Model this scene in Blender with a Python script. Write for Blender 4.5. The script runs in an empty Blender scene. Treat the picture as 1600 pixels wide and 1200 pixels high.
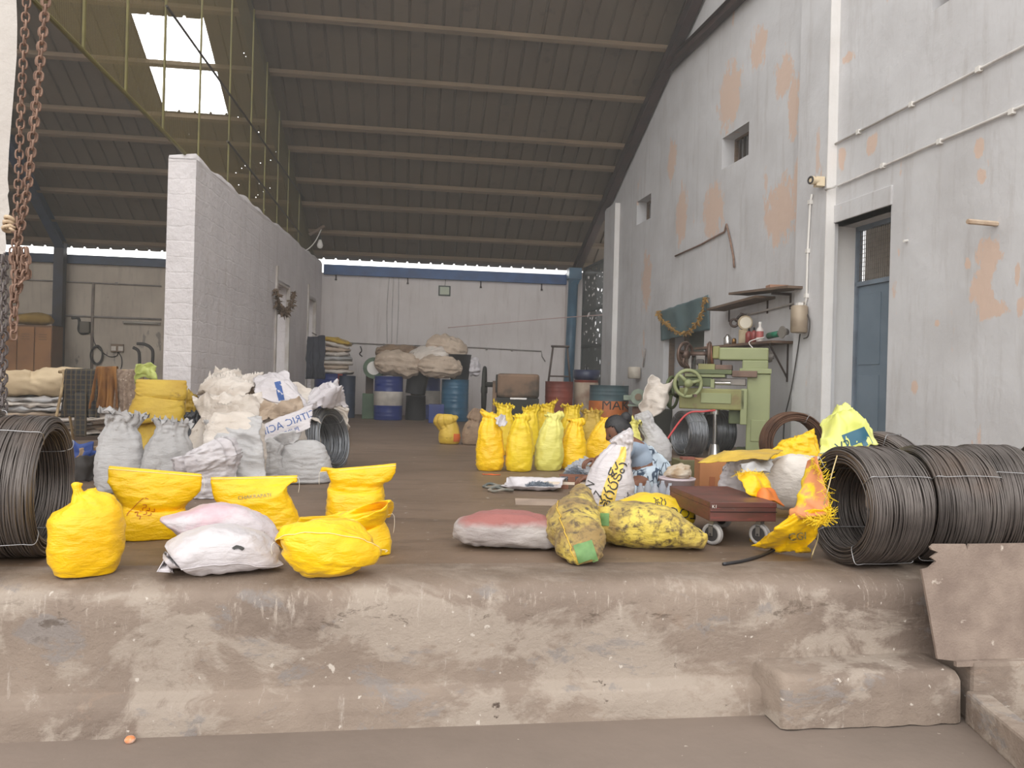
import bpy, math, random
import numpy as np
from mathutils import Vector, Matrix, noise
from mathutils.bvhtree import BVHTree
SC = bpy.context.scene
COL = SC.collection
V = Vector
PI = math.pi
# ------------------------------------------------------------------ camera
F = 1200.0
YAW = math.atan(155.0 / F)
ROLL = 0.026
EYE = V((0.0, 0.0, 0.8))            # platform floor is z = 0, the eye is 0.8 m above it
FW = V((math.sin(YAW), math.cos(YAW), 0)); RT = V((math.cos(YAW), -math.sin(YAW), 0)); UP = V((0, 0, 1))
cs, sn = math.cos(ROLL), math.sin(ROLL)
cam_d = bpy.data.cameras.new('camera'); cam = bpy.data.objects.new('camera', cam_d); COL.objects.link(cam)
cx_ = RT * cs + UP * sn; cy_ = -RT * sn + UP * cs; cz_ = -FW
cam.matrix_world = Matrix(((cx_.x, cy_.x, cz_.x, EYE.x), (cx_.y, cy_.y, cz_.y, EYE.y), (cx_.z, cy_.z, cz_.z, EYE.z), (0, 0, 0, 1)))
cam_d.sensor_width = 36.0; cam_d.lens = 27.0; cam_d.clip_start = 0.05; cam_d.clip_end = 200
SC.camera = cam
# ------------------------------------------------------------------ world light and exposure
wd = bpy.data.worlds.new('sky'); SC.world = wd; wd.use_nodes = True
bgn = wd.node_tree.nodes['Background']
bgn.inputs['Color'].default_value = (0.985, 0.975, 0.955, 1); 
_t = wd.node_tree; _tc = _t.nodes.new('ShaderNodeTexCoord'); _d = _t.nodes.new('ShaderNodeVectorMath'); _d.operation = 'DOT_PRODUCT'
_t.links.new(_tc.outputs['Generated'], _d.inputs[0]); _d.inputs[1].default_value = V((-0.35, -1.0, 0.45)).normalized()   # hazy bright sky over the open yard
_p = _t.nodes.new('ShaderNodeMath'); _p.operation = 'MAXIMUM'; _t.links.new(_d.outputs['Value'], _p.inputs[0]); _p.inputs[1].default_value = 0.0
_q = _t.nodes.new('ShaderNodeMath'); _q.operation = 'POWER'; _t.links.new(_p.outputs[0], _q.inputs[0]); _q.inputs[1].default_value = 3.0
_r = _t.nodes.new('ShaderNodeMath'); _r.operation = 'MULTIPLY_ADD'; _t.links.new(_q.outputs[0], _r.inputs[0]); _r.inputs[1].default_value = 1.15; _r.inputs[2].default_value = 0.74
_d2 = _t.nodes.new('ShaderNodeVectorMath'); _d2.operation = 'DOT_PRODUCT'; _t.links.new(_tc.outputs['Generated'], _d2.inputs[0]); _d2.inputs[1].default_value = V((-0.26, 0.88, 0.40)).normalized()   # added sky glow, lined up with the skylight to blow it white
_p2 = _t.nodes.new('ShaderNodeMath'); _p2.operation = 'MAXIMUM'; _t.links.new(_d2.outputs['Value'], _p2.inputs[0]); _p2.inputs[1].default_value = 0.0
_q2 = _t.nodes.new('ShaderNodeMath'); _q2.operation = 'POWER'; _t.links.new(_p2.outputs[0], _q2.inputs[0]); _q2.inputs[1].default_value = 26.0
_r2 = _t.nodes.new('ShaderNodeMath'); _r2.operation = 'MULTIPLY_ADD'; _t.links.new(_q2.outputs[0], _r2.inputs[0]); _r2.inputs[1].default_value = 7.0; _t.links.new(_r.outputs[0], _r2.inputs[2])
_t.links.new(_r2.outputs[0], bgn.inputs['Strength'])
SC.view_settings.view_transform = 'Standard'; SC.view_settings.look = 'None'
SC.view_settings.gamma = 1.0; SC.view_settings.use_curve_mapping = False
SC.view_settings.exposure = 0.9
SC.cycles.max_bounces = 8; SC.cycles.diffuse_bounces = 6; SC.cycles.transparent_max_bounces = 12
# ------------------------------------------------------------------ pixels of the 1600 x 1200 photograph to points of the place
def ray(x, y):
    u = (x - 800) / F; v = (y - 600) / F
    return RT * (u * cs + v * sn) + FW * (-u * sn * 0 + 1.0) - UP * (-u * sn + v * cs)
def atD(x, y, d): return EYE + ray(x, y) * d
def fl(x, y, z=0.0):
    r = ray(x, y); return EYE + r * ((z - EYE.z) / r.z)
def atY(x, y, Y):
    r = ray(x, y); return EYE + r * (Y / r.y)
def depth(p): return (V(p) - EYE).dot(FW)
def plane_hit(x, y, p0, n):
    r = ray(x, y); return EYE + r * ((p0 - EYE).dot(n) / r.dot(n))
# right wall: runs towards the pixel column 548; partition: towards 723
def dirvp(x): return (RT * ((x - 800) / F) + FW).normalized()
WR_DIR = dirvp(548); WR_P = EYE + RT * (2.1 * 0.955) + FW * (17.0 * 0.955); WR_P.z = 0
WR_N = V((-WR_DIR.y, WR_DIR.x, 0))           # towards the room
def wr(x, y, off=0.0): return plane_hit(x, y, WR_P + WR_N * off, WR_N)
WP_DIR = dirvp(723); WP_P = EYE + RT * ((298 - 800) / F * 9.3) + FW * 9.3; WP_P.z = 0
WP_N = V((WP_DIR.y, -WP_DIR.x, 0))           # towards the right bay
def wp(x, y, off=0.0): return plane_hit(x, y, WP_P + WP_N * off, WP_N)
YB = 18.2
EZ = 3.62; SL = 0.545
def roof_z(Y): return EZ + SL * (YB - Y)
ROOF_N = V((0, SL, 1)).normalized()
def rf(x, y, off=0.0): return plane_hit(x, y, V((0, YB, EZ)) - ROOF_N * off, ROOF_N)
# ------------------------------------------------------------------ materials
def lin(c):
    def f(v):
        v /= 255.0
        return v / 12.92 if v <= 0.04045 else ((v + 0.055) / 1.055) ** 2.4
    return (f(c[0]), f(c[1]), f(c[2]), 1.0)
class NT:
    def __init__(s, m): s.t = m.node_tree; s.n = s.t.nodes; s.l = s.t.links
    def add(s, ty, **kw):
        n = s.n.new(ty)
        for k, v in kw.items(): setattr(n, k, v)
        return n
    def link(s, a, b): s.l.new(a, b)
    def coords(s, scale=(1, 1, 1), rnd=True):
        tc = s.add('ShaderNodeTexCoord'); mp = s.add('ShaderNodeMapping')
        if rnd:
            oi = s.add('ShaderNodeObjectInfo'); mu = s.add('ShaderNodeMath', operation='MULTIPLY'); mu.inputs[1].default_value = 37.0
            s.link(oi.outputs['Random'], mu.inputs[0])
            ad = s.add('ShaderNodeVectorMath', operation='ADD'); s.link(tc.outputs['Object'], ad.inputs[0]); s.link(mu.outputs[0], ad.inputs[1])
            s.link(ad.outputs[0], mp.inputs['Vector'])
        else: s.link(tc.outputs['Object'], mp.inputs['Vector'])
        mp.inputs['Scale'].default_value = scale
        return mp.outputs[0]
    def noise(s, vec, scale, detail=4, rough=0.55, dist=0.0):
        n = s.add('ShaderNodeTexNoise'); n.inputs['Scale'].default_value = scale; n.inputs['Detail'].default_value = detail
        n.inputs['Roughness'].default_value = rough; n.inputs['Distortion'].default_value = dist
        s.link(vec, n.inputs['Vector']); return n.outputs['Fac']
    def ramp(s, fac, lo, hi, c0=(0, 0, 0, 1), c1=(1, 1, 1, 1)):
        r = s.add('ShaderNodeValToRGB'); r.color_ramp.elements[0].position = lo; r.color_ramp.elements[1].position = hi
        r.color_ramp.elements[0].color = c0; r.color_ramp.elements[1].color = c1
        s.link(fac, r.inputs[0]); return r.outputs[0]
    def mix(s, fac, a, b, mode='MIX'):
        m = s.add('ShaderNodeMix', data_type='RGBA', blend_type=mode)
        if hasattr(fac, 'node'): s.link(fac, m.inputs[0])
        else: m.inputs[0].default_value = fac
        for sock, v in ((m.inputs[6], a), (m.inputs[7], b)):
            if hasattr(v, 'node'): s.link(v, sock)
            else: sock.default_value = v
        return m.outputs[2]
    def bump(s, h, strength=0.3, dist=0.01, normal=None):
        b = s.add('ShaderNodeBump'); b.inputs['Strength'].default_value = strength; b.inputs['Distance'].default_value = dist
        s.link(h, b.inputs['Height'])
        if normal is not None: s.link(normal, b.inputs['Normal'])
        return b.outputs[0]
MATS = {}
def new_mat(name):
    m = bpy.data.materials.new(name); m.use_nodes = True; return m, NT(m), m.node_tree.nodes['Principled BSDF']
def mk(name, c1, c2=None, scale=4, lo=0.4, hi=0.65, rough=0.6, metal=0.0, bump=0.0, bscale=25, bdist=0.01, stretch=(1, 1, 1), c3=None, s3=12, lo3=0.6, hi3=0.7, bstretch=None, spec=0.5, detail=5):
    if name in MATS: return MATS[name]
    m, t, p = new_mat(name)
    p.inputs['Roughness'].default_value = rough; p.inputs['Metallic'].default_value = metal
    p.inputs['Specular IOR Level'].default_value = spec
    col = lin(c1); p.inputs['Base Color'].default_value = col
    if c2 or bump: vec = t.coords(stretch)
    if c2:
        f = t.ramp(t.noise(vec, scale, detail), lo, hi)
        out = t.mix(f, col, lin(c2))
        if c3: out = t.mix(t.ramp(t.noise(vec, s3, detail), lo3, hi3), out, lin(c3))
        t.link(out, p.inputs['Base Color'])
    if bump:
        bv = t.coords(bstretch) if bstretch else vec
        t.link(t.bump(t.noise(bv, bscale, 5), bump, bdist), p.inputs['Normal'])
    MATS[name] = m; return m
# ------------------------------------------------------------------ meshes
GEO = {}
def obj(name, verts, faces, mat=None, parent=None, mw=None, smooth=True, mats=None, fmat=None, bevel=0.0, solid=0.0):
    me = bpy.data.meshes.new(name)
    me.from_pydata([tuple(v) for v in verts], [], [tuple(f) for f in faces]); me.update()
    if smooth: me.polygons.foreach_set('use_smooth', [True] * len(me.polygons))
    for mm in (mats or [mat]):
        if mm: me.materials.append(mm)
    if fmat is not None: me.polygons.foreach_set('material_index', list(fmat))
    o = bpy.data.objects.new(name, me); COL.objects.link(o)
    if parent is not None: o.parent = parent
    if mw is not None: o.matrix_world = mw if parent is None else mw
    if mw is not None and parent is not None: o.matrix_parent_inverse = Matrix.Identity(4); o.matrix_local = mw
    if bevel:
        b = o.modifiers.new('bevel', 'BEVEL'); b.width = bevel; b.segments = 2; b.limit_method = 'ANGLE'; b.angle_limit = 0.7
    if solid:
        s = o.modifiers.new('solid', 'SOLIDIFY'); s.thickness = solid; s.offset = 0
    return o
def tag(o, label, cat, group=None, kind=None):
    o['label'] = label; o['category'] = cat
    if group: o['group'] = group
    if kind: o['kind'] = kind
    return o
def struct(o): o['kind'] = 'structure'; return o
def thing(name, label, cat, mw=None, group=None):
    e = bpy.data.objects.new(name, None); COL.objects.link(e); e.empty_display_size = 0.1
    if mw is not None: e.matrix_world = mw
    return tag(e, label, cat, group)
class MB:
    def __init__(s): s.v = []; s.f = []
    def add(s, vs, fs):
        o = len(s.v); s.v += [V(v) for v in vs]; s.f += [tuple(i + o for i in f) for f in fs]; return s
    def box(s, x0, x1, y0, y1, z0, z1, m=None):
        vs = [V((x, y, z)) for z in (z0, z1) for y in (y0, y1) for x in (x0, x1)]
        if m is not None: vs = [m @ v for v in vs]
        return s.add(vs, [(0, 2, 3, 1), (4, 5, 7, 6), (0, 1, 5, 4), (2, 6, 7, 3), (0, 4, 6, 2), (1, 3, 7, 5)])
    def cyl(s, p0, p1, r0, r1=None, n=16, cap=True):
        r1 = r0 if r1 is None else r1; p0 = V(p0); p1 = V(p1); d = (p1 - p0).normalized()
        a = d.orthogonal().normalized(); b = d.cross(a); vs = []
        for p, r in ((p0, r0), (p1, r1)):
            vs += [p + a * (r * math.cos(2 * PI * i / n)) + b * (r * math.sin(2 * PI * i / n)) for i in range(n)]
        fs = [(i, (i + 1) % n, n + (i + 1) % n, n + i) for i in range(n)]
        if cap: fs += [tuple(range(n - 1, -1, -1)), tuple(range(n, 2 * n))]
        return s.add(vs, fs)
    def tube(s, pts, r, n=6, closed=False):
        pts = [V(p) for p in pts]; k = len(pts); vs = []; up = None
        for i, p in enumerate(pts):
            a = pts[(i - 1) % k] if (closed or i > 0) else p; b = pts[(i + 1) % k] if (closed or i < k - 1) else p
            d = (b - a).normalized() if (b - a).length > 1e-9 else V((0, 0, 1))
            if up is None: up = d.orthogonal().normalized()
            up = (up - d * up.dot(d))
            up = up.normalized() if up.length > 1e-6 else d.orthogonal().normalized()
            w = d.cross(up); rr = r(i / max(k - 1, 1)) if callable(r) else r
            vs += [p + up * (rr * math.cos(2 * PI * j / n)) + w * (rr * math.sin(2 * PI * j / n)) for j in range(n)]
        m = k if closed else k - 1
        fs = [(i * n + j, i * n + (j + 1) % n, ((i + 1) % k) * n + (j + 1) % n, ((i + 1) % k) * n + j) for i in range(m) for j in range(n)]
        if not closed: fs += [tuple(range(n - 1, -1, -1)), tuple(range((k - 1) * n, k * n))]
        return s.add(vs, fs)
    def lathe(s, prof, n=32, m=None, cap=True):
        vs = [V((r * math.cos(2 * PI * i / n), r * math.sin(2 * PI * i / n), z)) for r, z in prof for i in range(n)]
        if m is not None: vs = [m @ v for v in vs]
        k = len(prof)
        fs = [(a * n + i, a * n + (i + 1) % n, (a + 1) * n + (i + 1) % n, (a + 1) * n + i) for a in range(k - 1) for i in range(n)]
        if cap: fs += [tuple(range(n - 1, -1, -1)), tuple(range((k - 1) * n, k * n))]
        return s.add(vs, fs)
    def torus(s, c, ax, R, r, n=24, k=8):
        ax = V(ax).normalized(); a = ax.orthogonal().normalized(); b = ax.cross(a); c = V(c)
        return s.tube([c + a * (R * math.cos(2 * PI * i / n)) + b * (R * math.sin(2 * PI * i / n)) for i in range(n)], r, k, True)
    def prism(s, poly, y0, y1, m=None):
        n = len(poly); vs = [V((x, y0, z)) for x, z in poly] + [V((x, y1, z)) for x, z in poly]
        if m is not None: vs = [m @ v for v in vs]
        return s.add(vs, [tuple(range(n - 1, -1, -1)), tuple(range(n, 2 * n))] + [(i, (i + 1) % n, n + (i + 1) % n, n + i) for i in range(n)])
    def obj(s, name, mat, parent=None, mw=None, smooth=False, bevel=0.0, solid=0.0):
        return obj(name, s.v, s.f, mat, parent, mw, smooth, bevel=bevel, solid=solid)
def basis(X, Y, Z, o): return Matrix(((X.x, Y.x, Z.x, o.x), (X.y, Y.y, Z.y, o.y), (X.z, Y.z, Z.z, o.z), (0, 0, 0, 1)))
def facing(p, rot=0.0):
    """local X to the right as seen from the eye, local Y away from it, Z up"""
    d = V((p.x - EYE.x, p.y - EYE.y, 0)).normalized(); x = V((d.y, -d.x, 0))
    return basis(x, d, UP, V(p)) @ Matrix.Rotation(rot, 4, 'Z')
def at(p, rot=0.0): return Matrix.Translation(V(p)) @ Matrix.Rotation(rot, 4, 'Z')
def cr(rows, t):
    """Catmull-Rom through rows of numbers"""
    n = len(rows) - 1; f = min(max(t * n, 0), n - 1e-9); i = int(f); u = f - i
    a, b, c, d = rows[max(i - 1, 0)], rows[i], rows[i + 1], rows[min(i + 2, n)]
    return [0.5 * (2 * q + (r - p) * u + (2 * p - 5 * q + 4 * r - s) * u * u + (3 * q - p - 3 * r + s) * u ** 3) for p, q, r, s in zip(a, b, c, d)]
def nz(p, s, seed=0.0): return noise.noise(V((p[0] * s + seed, p[1] * s + seed * 1.7, p[2] * s - seed)))
def curve_pts(pts, n=20): return [V(cr([tuple(p) for p in pts], i / (n - 1))) for i in range(n)]
# ------------------------------------------------------------------ sacks
def loft(rows, nu=52, nv=52, wr_=0.009, ws=9.0, seed=0.0, caps=(True, True), floor=None, folds=0.0, jag=0.0):
    """rows: (x, y, z, half width, half depth, squareness, pleat, tilt) along the bag. returns grid of points and faces"""
    rows = [tuple(r) + (2.4, 0.0, 0.0)[len(r) - 5:] if len(r) < 8 else tuple(r) for r in rows]
    grid = []
    for j in range(nv + 1):
        t = j / nv; q = cr(rows, t); q2 = cr(rows, min(t + 0.01, 1)); q1 = cr(rows, max(t - 0.01, 0))
        T = (V(q2[:3]) - V(q1[:3])).normalized(); X = V((1, 0, 0))
        if abs(T.x) > 0.75: X = V((0, 0, 1))
        Yv = T.cross(X).normalized(); X = Yv.cross(T).normalized(); c = V(q[:3]); a, b, n, pl, ti = max(q[3], 1e-4), max(q[4], 1e-4), max(q[5], 1.6), q[6], q[7]
        ring = []
        for i in range(nu):
            th = 2 * PI * i / nu; ct, st = math.cos(th), math.sin(th)
            k = 1 + pl * (0.6 * math.sin(11 * th + seed) + 0.4 * math.sin(17 * th + 2.1 * seed))
            ex = math.copysign(abs(ct) ** (2 / n), ct) * a * k; ey = math.copysign(abs(st) ** (2 / n), st) * b * k
            p = c + X * ex + Yv * ey + UP * (ti * ex)
            nd = (X * (ct / a) + Yv * (st / b)).normalized()
            amp = wr_ * min(1.0, min(a, b) / 0.05 + 0.25)
            d = nz(p, ws, seed) * 0.8 + nz((p.x, p.y, p.z * 2.2), ws * 2.3, seed + 5) * 0.5 + nz((p.x * .6, p.y * .6, p.z * 3), ws * 4, seed + 9) * 0.25
            if folds: d += folds * (abs(nz((p.x * .5, p.y * .5, p.z), ws * 3.2, seed + 3)) - 0.25) * 2
            p = p + nd * (amp * d)
            if jag and j == nv: p.z += jag * (nz((ct * 3, st * 3, 0), 2.0, seed) + nz((ct * 9, st * 9, 0), 2.0, seed))
            if floor is not None and p.z < floor: p.z = floor + 0.002 * (1 + nz(p, 30, seed))
            ring.append(p)
        grid.append(ring)
    vs = [p for r in grid for p in r]
    fs = [(j * nu + i, j * nu + (i + 1) % nu, (j + 1) * nu + (i + 1) % nu, (j + 1) * nu + i) for j in range(nv) for i in range(nu)]
    if caps[0]:
        vs.append(sum(grid[0], V((0, 0, 0))) / nu); k = len(vs) - 1; fs += [(k, (i + 1) % nu, i) for i in range(nu)]
    if caps[1]:
        vs.append(sum(grid[-1], V((0, 0, 0))) / nu); k = len(vs) - 1; b = nv * nu; fs += [(k, b + i, b + (i + 1) % nu) for i in range(nu)]
    return vs, fs, grid
def remember(o, mw, vs, fs):
    GEO[o.name] = ([mw @ v for v in vs], fs)
def sackpx(name, label, xc, yb, rows, mat, z0=0.0, rot=0.0, seed=1.0, group=None, cat='sack', back=None, **kw):
    """a bag standing on the floor; rows in photograph pixels at its own distance: (dx, height, half width, half depth, towards the eye, squareness, pleat, tilt)"""
    p = fl(xc, yb, z0); s = depth(p) / F
    b0 = (max(r[3] for r in rows[:4]) if back is None else back) * s
    fwd = V((p.x - EYE.x, p.y - EYE.y, 0)).normalized(); p = p + fwd * b0
    s = s * (1 + b0 / max((p - EYE).length, 1) * 0.5)
    R = []
    for r in rows:
        r = tuple(r) + (0, 2.5, 0, 0)[len(r) - 4:]
        R.append((r[0] * s, -r[4] * s, r[1] * s, r[2] * s, r[3] * s, r[5], r[6], r[7]))
    vs, fs, grid = loft(R, seed=seed, floor=0.0, **kw)
    mw = facing(p, rot); o = obj(name, vs, fs, mat, mw=mw)
    tag(o, label, cat, group); remember(o, mw, vs, fs)
    o_grid[o.name] = grid
    return o
o_grid = {}
def seam(o, mat, t=0.97, r=0.0016, name='seam_stitching', side=-1, out=0.0015):
    g = o_grid[o.name]; ring = g[int(round(t * (len(g) - 1)))]; nu = len(ring)
    idx = list(range(nu // 2, nu + 1)) if side < 0 else list(range(0, nu // 2 + 1))
    c = sum(ring, V((0, 0, 0))) / nu
    pts = [ring[i % nu] + V((0, side * out, 0)) for i in idx]
    return MB().tube(pts, r, 5).obj(name, mat, o, smooth=True), pts
def string(o, p, mat, L=0.06, r=0.0012, dx=0.01, name='loose_string'):
    pts = curve_pts([p, p + V((dx, -0.004, -0.15 * L)), p + V((dx * 1.2, -0.004, -0.6 * L)), p + V((dx * .8, -0.003, -L))], 10)
    return MB().tube(pts, r, 5).obj(name, mat, o, smooth=True)
def bvh_of(objs):
    vs, fs = [], []
    for o in objs:
        if o.name not in GEO: W = world_of(o); GEO[o.name] = ([W @ v.co for v in o.data.vertices], [tuple(f.vertices) for f in o.data.polygons])
        v, f = GEO[o.name]; k = len(vs); vs += v; fs += [tuple(i + k for i in q) for q in f]
    return BVHTree.FromPolygons(vs, fs)
def world_of(o):
    m = o.matrix_world
    if o.parent is not None: m = o.parent.matrix_world @ o.matrix_local
    return m
def print_mesh(o, vs, fs, C, Rv, Uv, D, mat, name='printed_lettering', off=0.004, target=None):
    """lays flat outlines (vs in 2-D) on the surface of o, looking along D"""
    b = bvh_of([target or o]); W = (GEO[(target or o).name][0]); inv = world_of(o).inverted(); out = []; ok = []
    for x, y in vs:
        q = C + Rv * x + Uv * y; h, nrm, i, di = b.ray_cast(q - D * 0.6, D, 1.4)
        if h is None: ok.append(False); out.append(V((0, 0, 0))); continue
        if nrm.dot(D) > 0: nrm = -nrm
        ok.append(True); out.append(inv @ (h + nrm * off))
    keep = [f for f in fs if all(ok[i] for i in f)]
    if not keep: return None
    used = sorted({i for f in keep for i in f}); mp = {i: k for k, i in enumerate(used)}
    keep = [f for f in keep if max((out[a] - out[b_]).length for a in f for b_ in f) < 0.08]
    r = obj(name, [out[i] for i in used], [[mp[i] for i in f] for f in keep], mat, o, smooth=True)
    return r
def text_mesh(txt, size=1.0, mirror=False, cuts=2):
    cu = bpy.data.curves.new('lettering', 'FONT'); cu.body = txt; cu.size = size; cu.align_x = 'CENTER'; cu.align_y = 'CENTER'; cu.resolution_u = 2
    to = bpy.data.objects.new('lettering', cu); COL.objects.link(to)
    dg = bpy.context.evaluated_depsgraph_get(); dg.update()
    me = bpy.data.meshes.new_from_object(to.evaluated_get(dg))
    import bmesh
    bm = bmesh.new(); bm.from_mesh(me); bmesh.ops.triangulate(bm, faces=bm.faces)
    for _ in range(5):
        ed = [e for e in bm.edges if e.calc_length() > size * 0.12]
        if not ed: break
        bmesh.ops.subdivide_edges(bm, edges=ed, cuts=1); bmesh.ops.triangulate(bm, faces=bm.faces)
    bm.verts.index_update()
    vs = [((-v.co.x if mirror else v.co.x), v.co.y) for v in bm.verts]; fs = [[v.index for v in f.verts] for f in bm.faces]
    bm.free(); bpy.data.objects.remove(to); bpy.data.curves.remove(cu); bpy.data.meshes.remove(me)
    return vs, fs
def strokes_mesh(strokes, w):
    vs, fs = [], []
    for st in strokes:
        pts = [V((x, y, 0)) for x, y in st]
        if len(pts) > 2: pts = curve_pts(pts, 4 * len(pts))
        for i, p in enumerate(pts):
            d = (pts[min(i + 1, len(pts) - 1)] - pts[max(i - 1, 0)]); d = d.normalized() if d.length > 1e-9 else V((1, 0, 0)); n = V((-d.y, d.x, 0)) * w / 2
            vs += [((p + n).x, (p + n).y), ((p - n).x, (p - n).y)]
            if i: k = len(vs) - 4; fs.append((k, k + 2, k + 3, k + 1))
    return vs, fs
def print_px(o, mesh2d, x, y, ang, mat, d=None, target=None, name='printed_lettering', up_tilt=0.0):
    """mesh2d is in metres; placed where the photograph's pixel (x, y) meets o, turned by ang degrees"""
    D = ray(x, y).normalized(); b = bvh_of([target or o]); h = b.ray_cast(EYE, D, 60)[0]
    C = h if h is not None else atD(x, y, d or 4.0)
    r0 = D.cross(UP).normalized(); u0 = r0.cross(D).normalized(); a = math.radians(ang)
    return print_mesh(o, mesh2d[0], mesh2d[1], C, r0 * math.cos(a) + u0 * math.sin(a), -r0 * math.sin(a) + u0 * math.cos(a), D, mat, name, target=target)
# ------------------------------------------------------------------ cloth
def cloth(name, f, nu, nv, mat, parent=None, mw=None, crumple=0.01, cs_=12, seed=0.0, solid=0.004, jag=0.0):
    vs = []
    for j in range(nv + 1):
        for i in range(nu + 1):
            u, v = i / nu, j / nv; p = V(f(u, v))
            if jag and (j in (0, nv) or i in (0, nu)): p += V((nz(p, 40, seed), nz(p, 40, seed + 7), nz(p, 40, seed + 3))) * jag
            d = V((nz(p, cs_, seed), nz(p, cs_, seed + 11), nz(p, cs_, seed + 23))) + V((nz(p, cs_ * 2.3, seed + 1), nz(p, cs_ * 2.3, seed + 12), nz(p, cs_ * 2.3, seed + 24))) * 0.5
            vs.append(p + d * crumple)
    fs = [(j * (nu + 1) + i, j * (nu + 1) + i + 1, (j + 1) * (nu + 1) + i + 1, (j + 1) * (nu + 1) + i) for j in range(nv) for i in range(nu)]
    o = obj(name, vs, fs, mat, parent, mw, solid=solid)
    if parent is None: GEO[o.name] = ([(mw @ v if mw else v) for v in vs], fs)
    return o
def drape(name, label, c, w, h, rot, bases, mat, n=44, crumple=0.012, seed=0.0, group=None, cat='sack', sag=0.03, zmin=0.01, extra=0.006, ridge=0.03, maxz=None):
    """an empty bag thrown over whatever already stands there"""
    b = bvh_of(bases); ca, sa = math.cos(rot), math.sin(rot); m = max(6, int(n * h / w))
    P = np.zeros((m + 1, n + 1, 3)); H = np.zeros((m + 1, n + 1))
    for j in range(m + 1):
        for i in range(n + 1):
            x = (i / n - .5) * w; y = (j / m - .5) * h
            e = 0.02 * nz((x, y, 0), 6, seed)
            X = c[0] + (x + e) * ca - (y + e) * sa; Y = c[1] + (x + e) * sa + (y - e) * ca
            r = b.ray_cast(V((X, Y, 3.0)), V((0, 0, -1)), 4)[0]
            H[j, i] = max(r.z if r is not None else 0.0, zmin); P[j, i] = (X, Y, 0)
    Z = H.copy()
    for _ in range(30):
        A = Z.copy(); A[1:-1] = np.maximum(A[1:-1], (Z[:-2] + Z[2:]) / 2 - sag / 10); A[:, 1:-1] = np.maximum(A[:, 1:-1], (Z[:, :-2] + Z[:, 2:]) / 2 - sag / 10)
        B = A.copy(); B[1:-1, 1:-1] = (A[1:-1, 1:-1] * 2 + A[:-2, 1:-1] + A[2:, 1:-1] + A[1:-1, :-2] + A[1:-1, 2:]) / 6
        Z = np.maximum(B, H)
    vs = []
    for j in range(m + 1):
        for i in range(n + 1):
            X, Y = P[j, i, 0], P[j, i, 1]; q = (X, Y, Z[j, i])
            rg = (1 - abs(nz(q, 5.5, seed + 4)) * 3) ; rg2 = 1 - abs(nz(q, 12, seed + 8)) * 3
            fa = seed * 2.3; al = X * math.cos(fa) + Y * math.sin(fa); ac = -X * math.sin(fa) + Y * math.cos(fa)
            fo = (1 - abs(nz((al * 1.6, ac * 7 + .8 * nz(q, 3, seed), 0), 1.0, seed + 2)) * 2.6); fo2 = (1 - abs(nz((al * 4, ac * 16, Z[j, i] * 6), 1.0, seed + 6)) * 2.6)
            z = Z[j, i] + extra + ridge * max(0, rg) * 0.6 + ridge * .4 * max(0, rg2) + ridge * 1.1 * max(0, fo) + ridge * .45 * max(0, fo2)
            vs.append(V((X + crumple * nz(q, 14, seed), Y + crumple * nz(q, 14, seed + 31), z + crumple * 0.5 * (nz(q, 22, seed) + 0.4))))
    k = n + 1
    fs = [(j * k + i, j * k + i + 1, (j + 1) * k + i + 1, (j + 1) * k + i) for j in range(m) for i in range(n)]
    o = obj(name, vs, fs, mat, solid=0.004); tag(o, label, cat, group); GEO[o.name] = (vs, fs); return o
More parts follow.
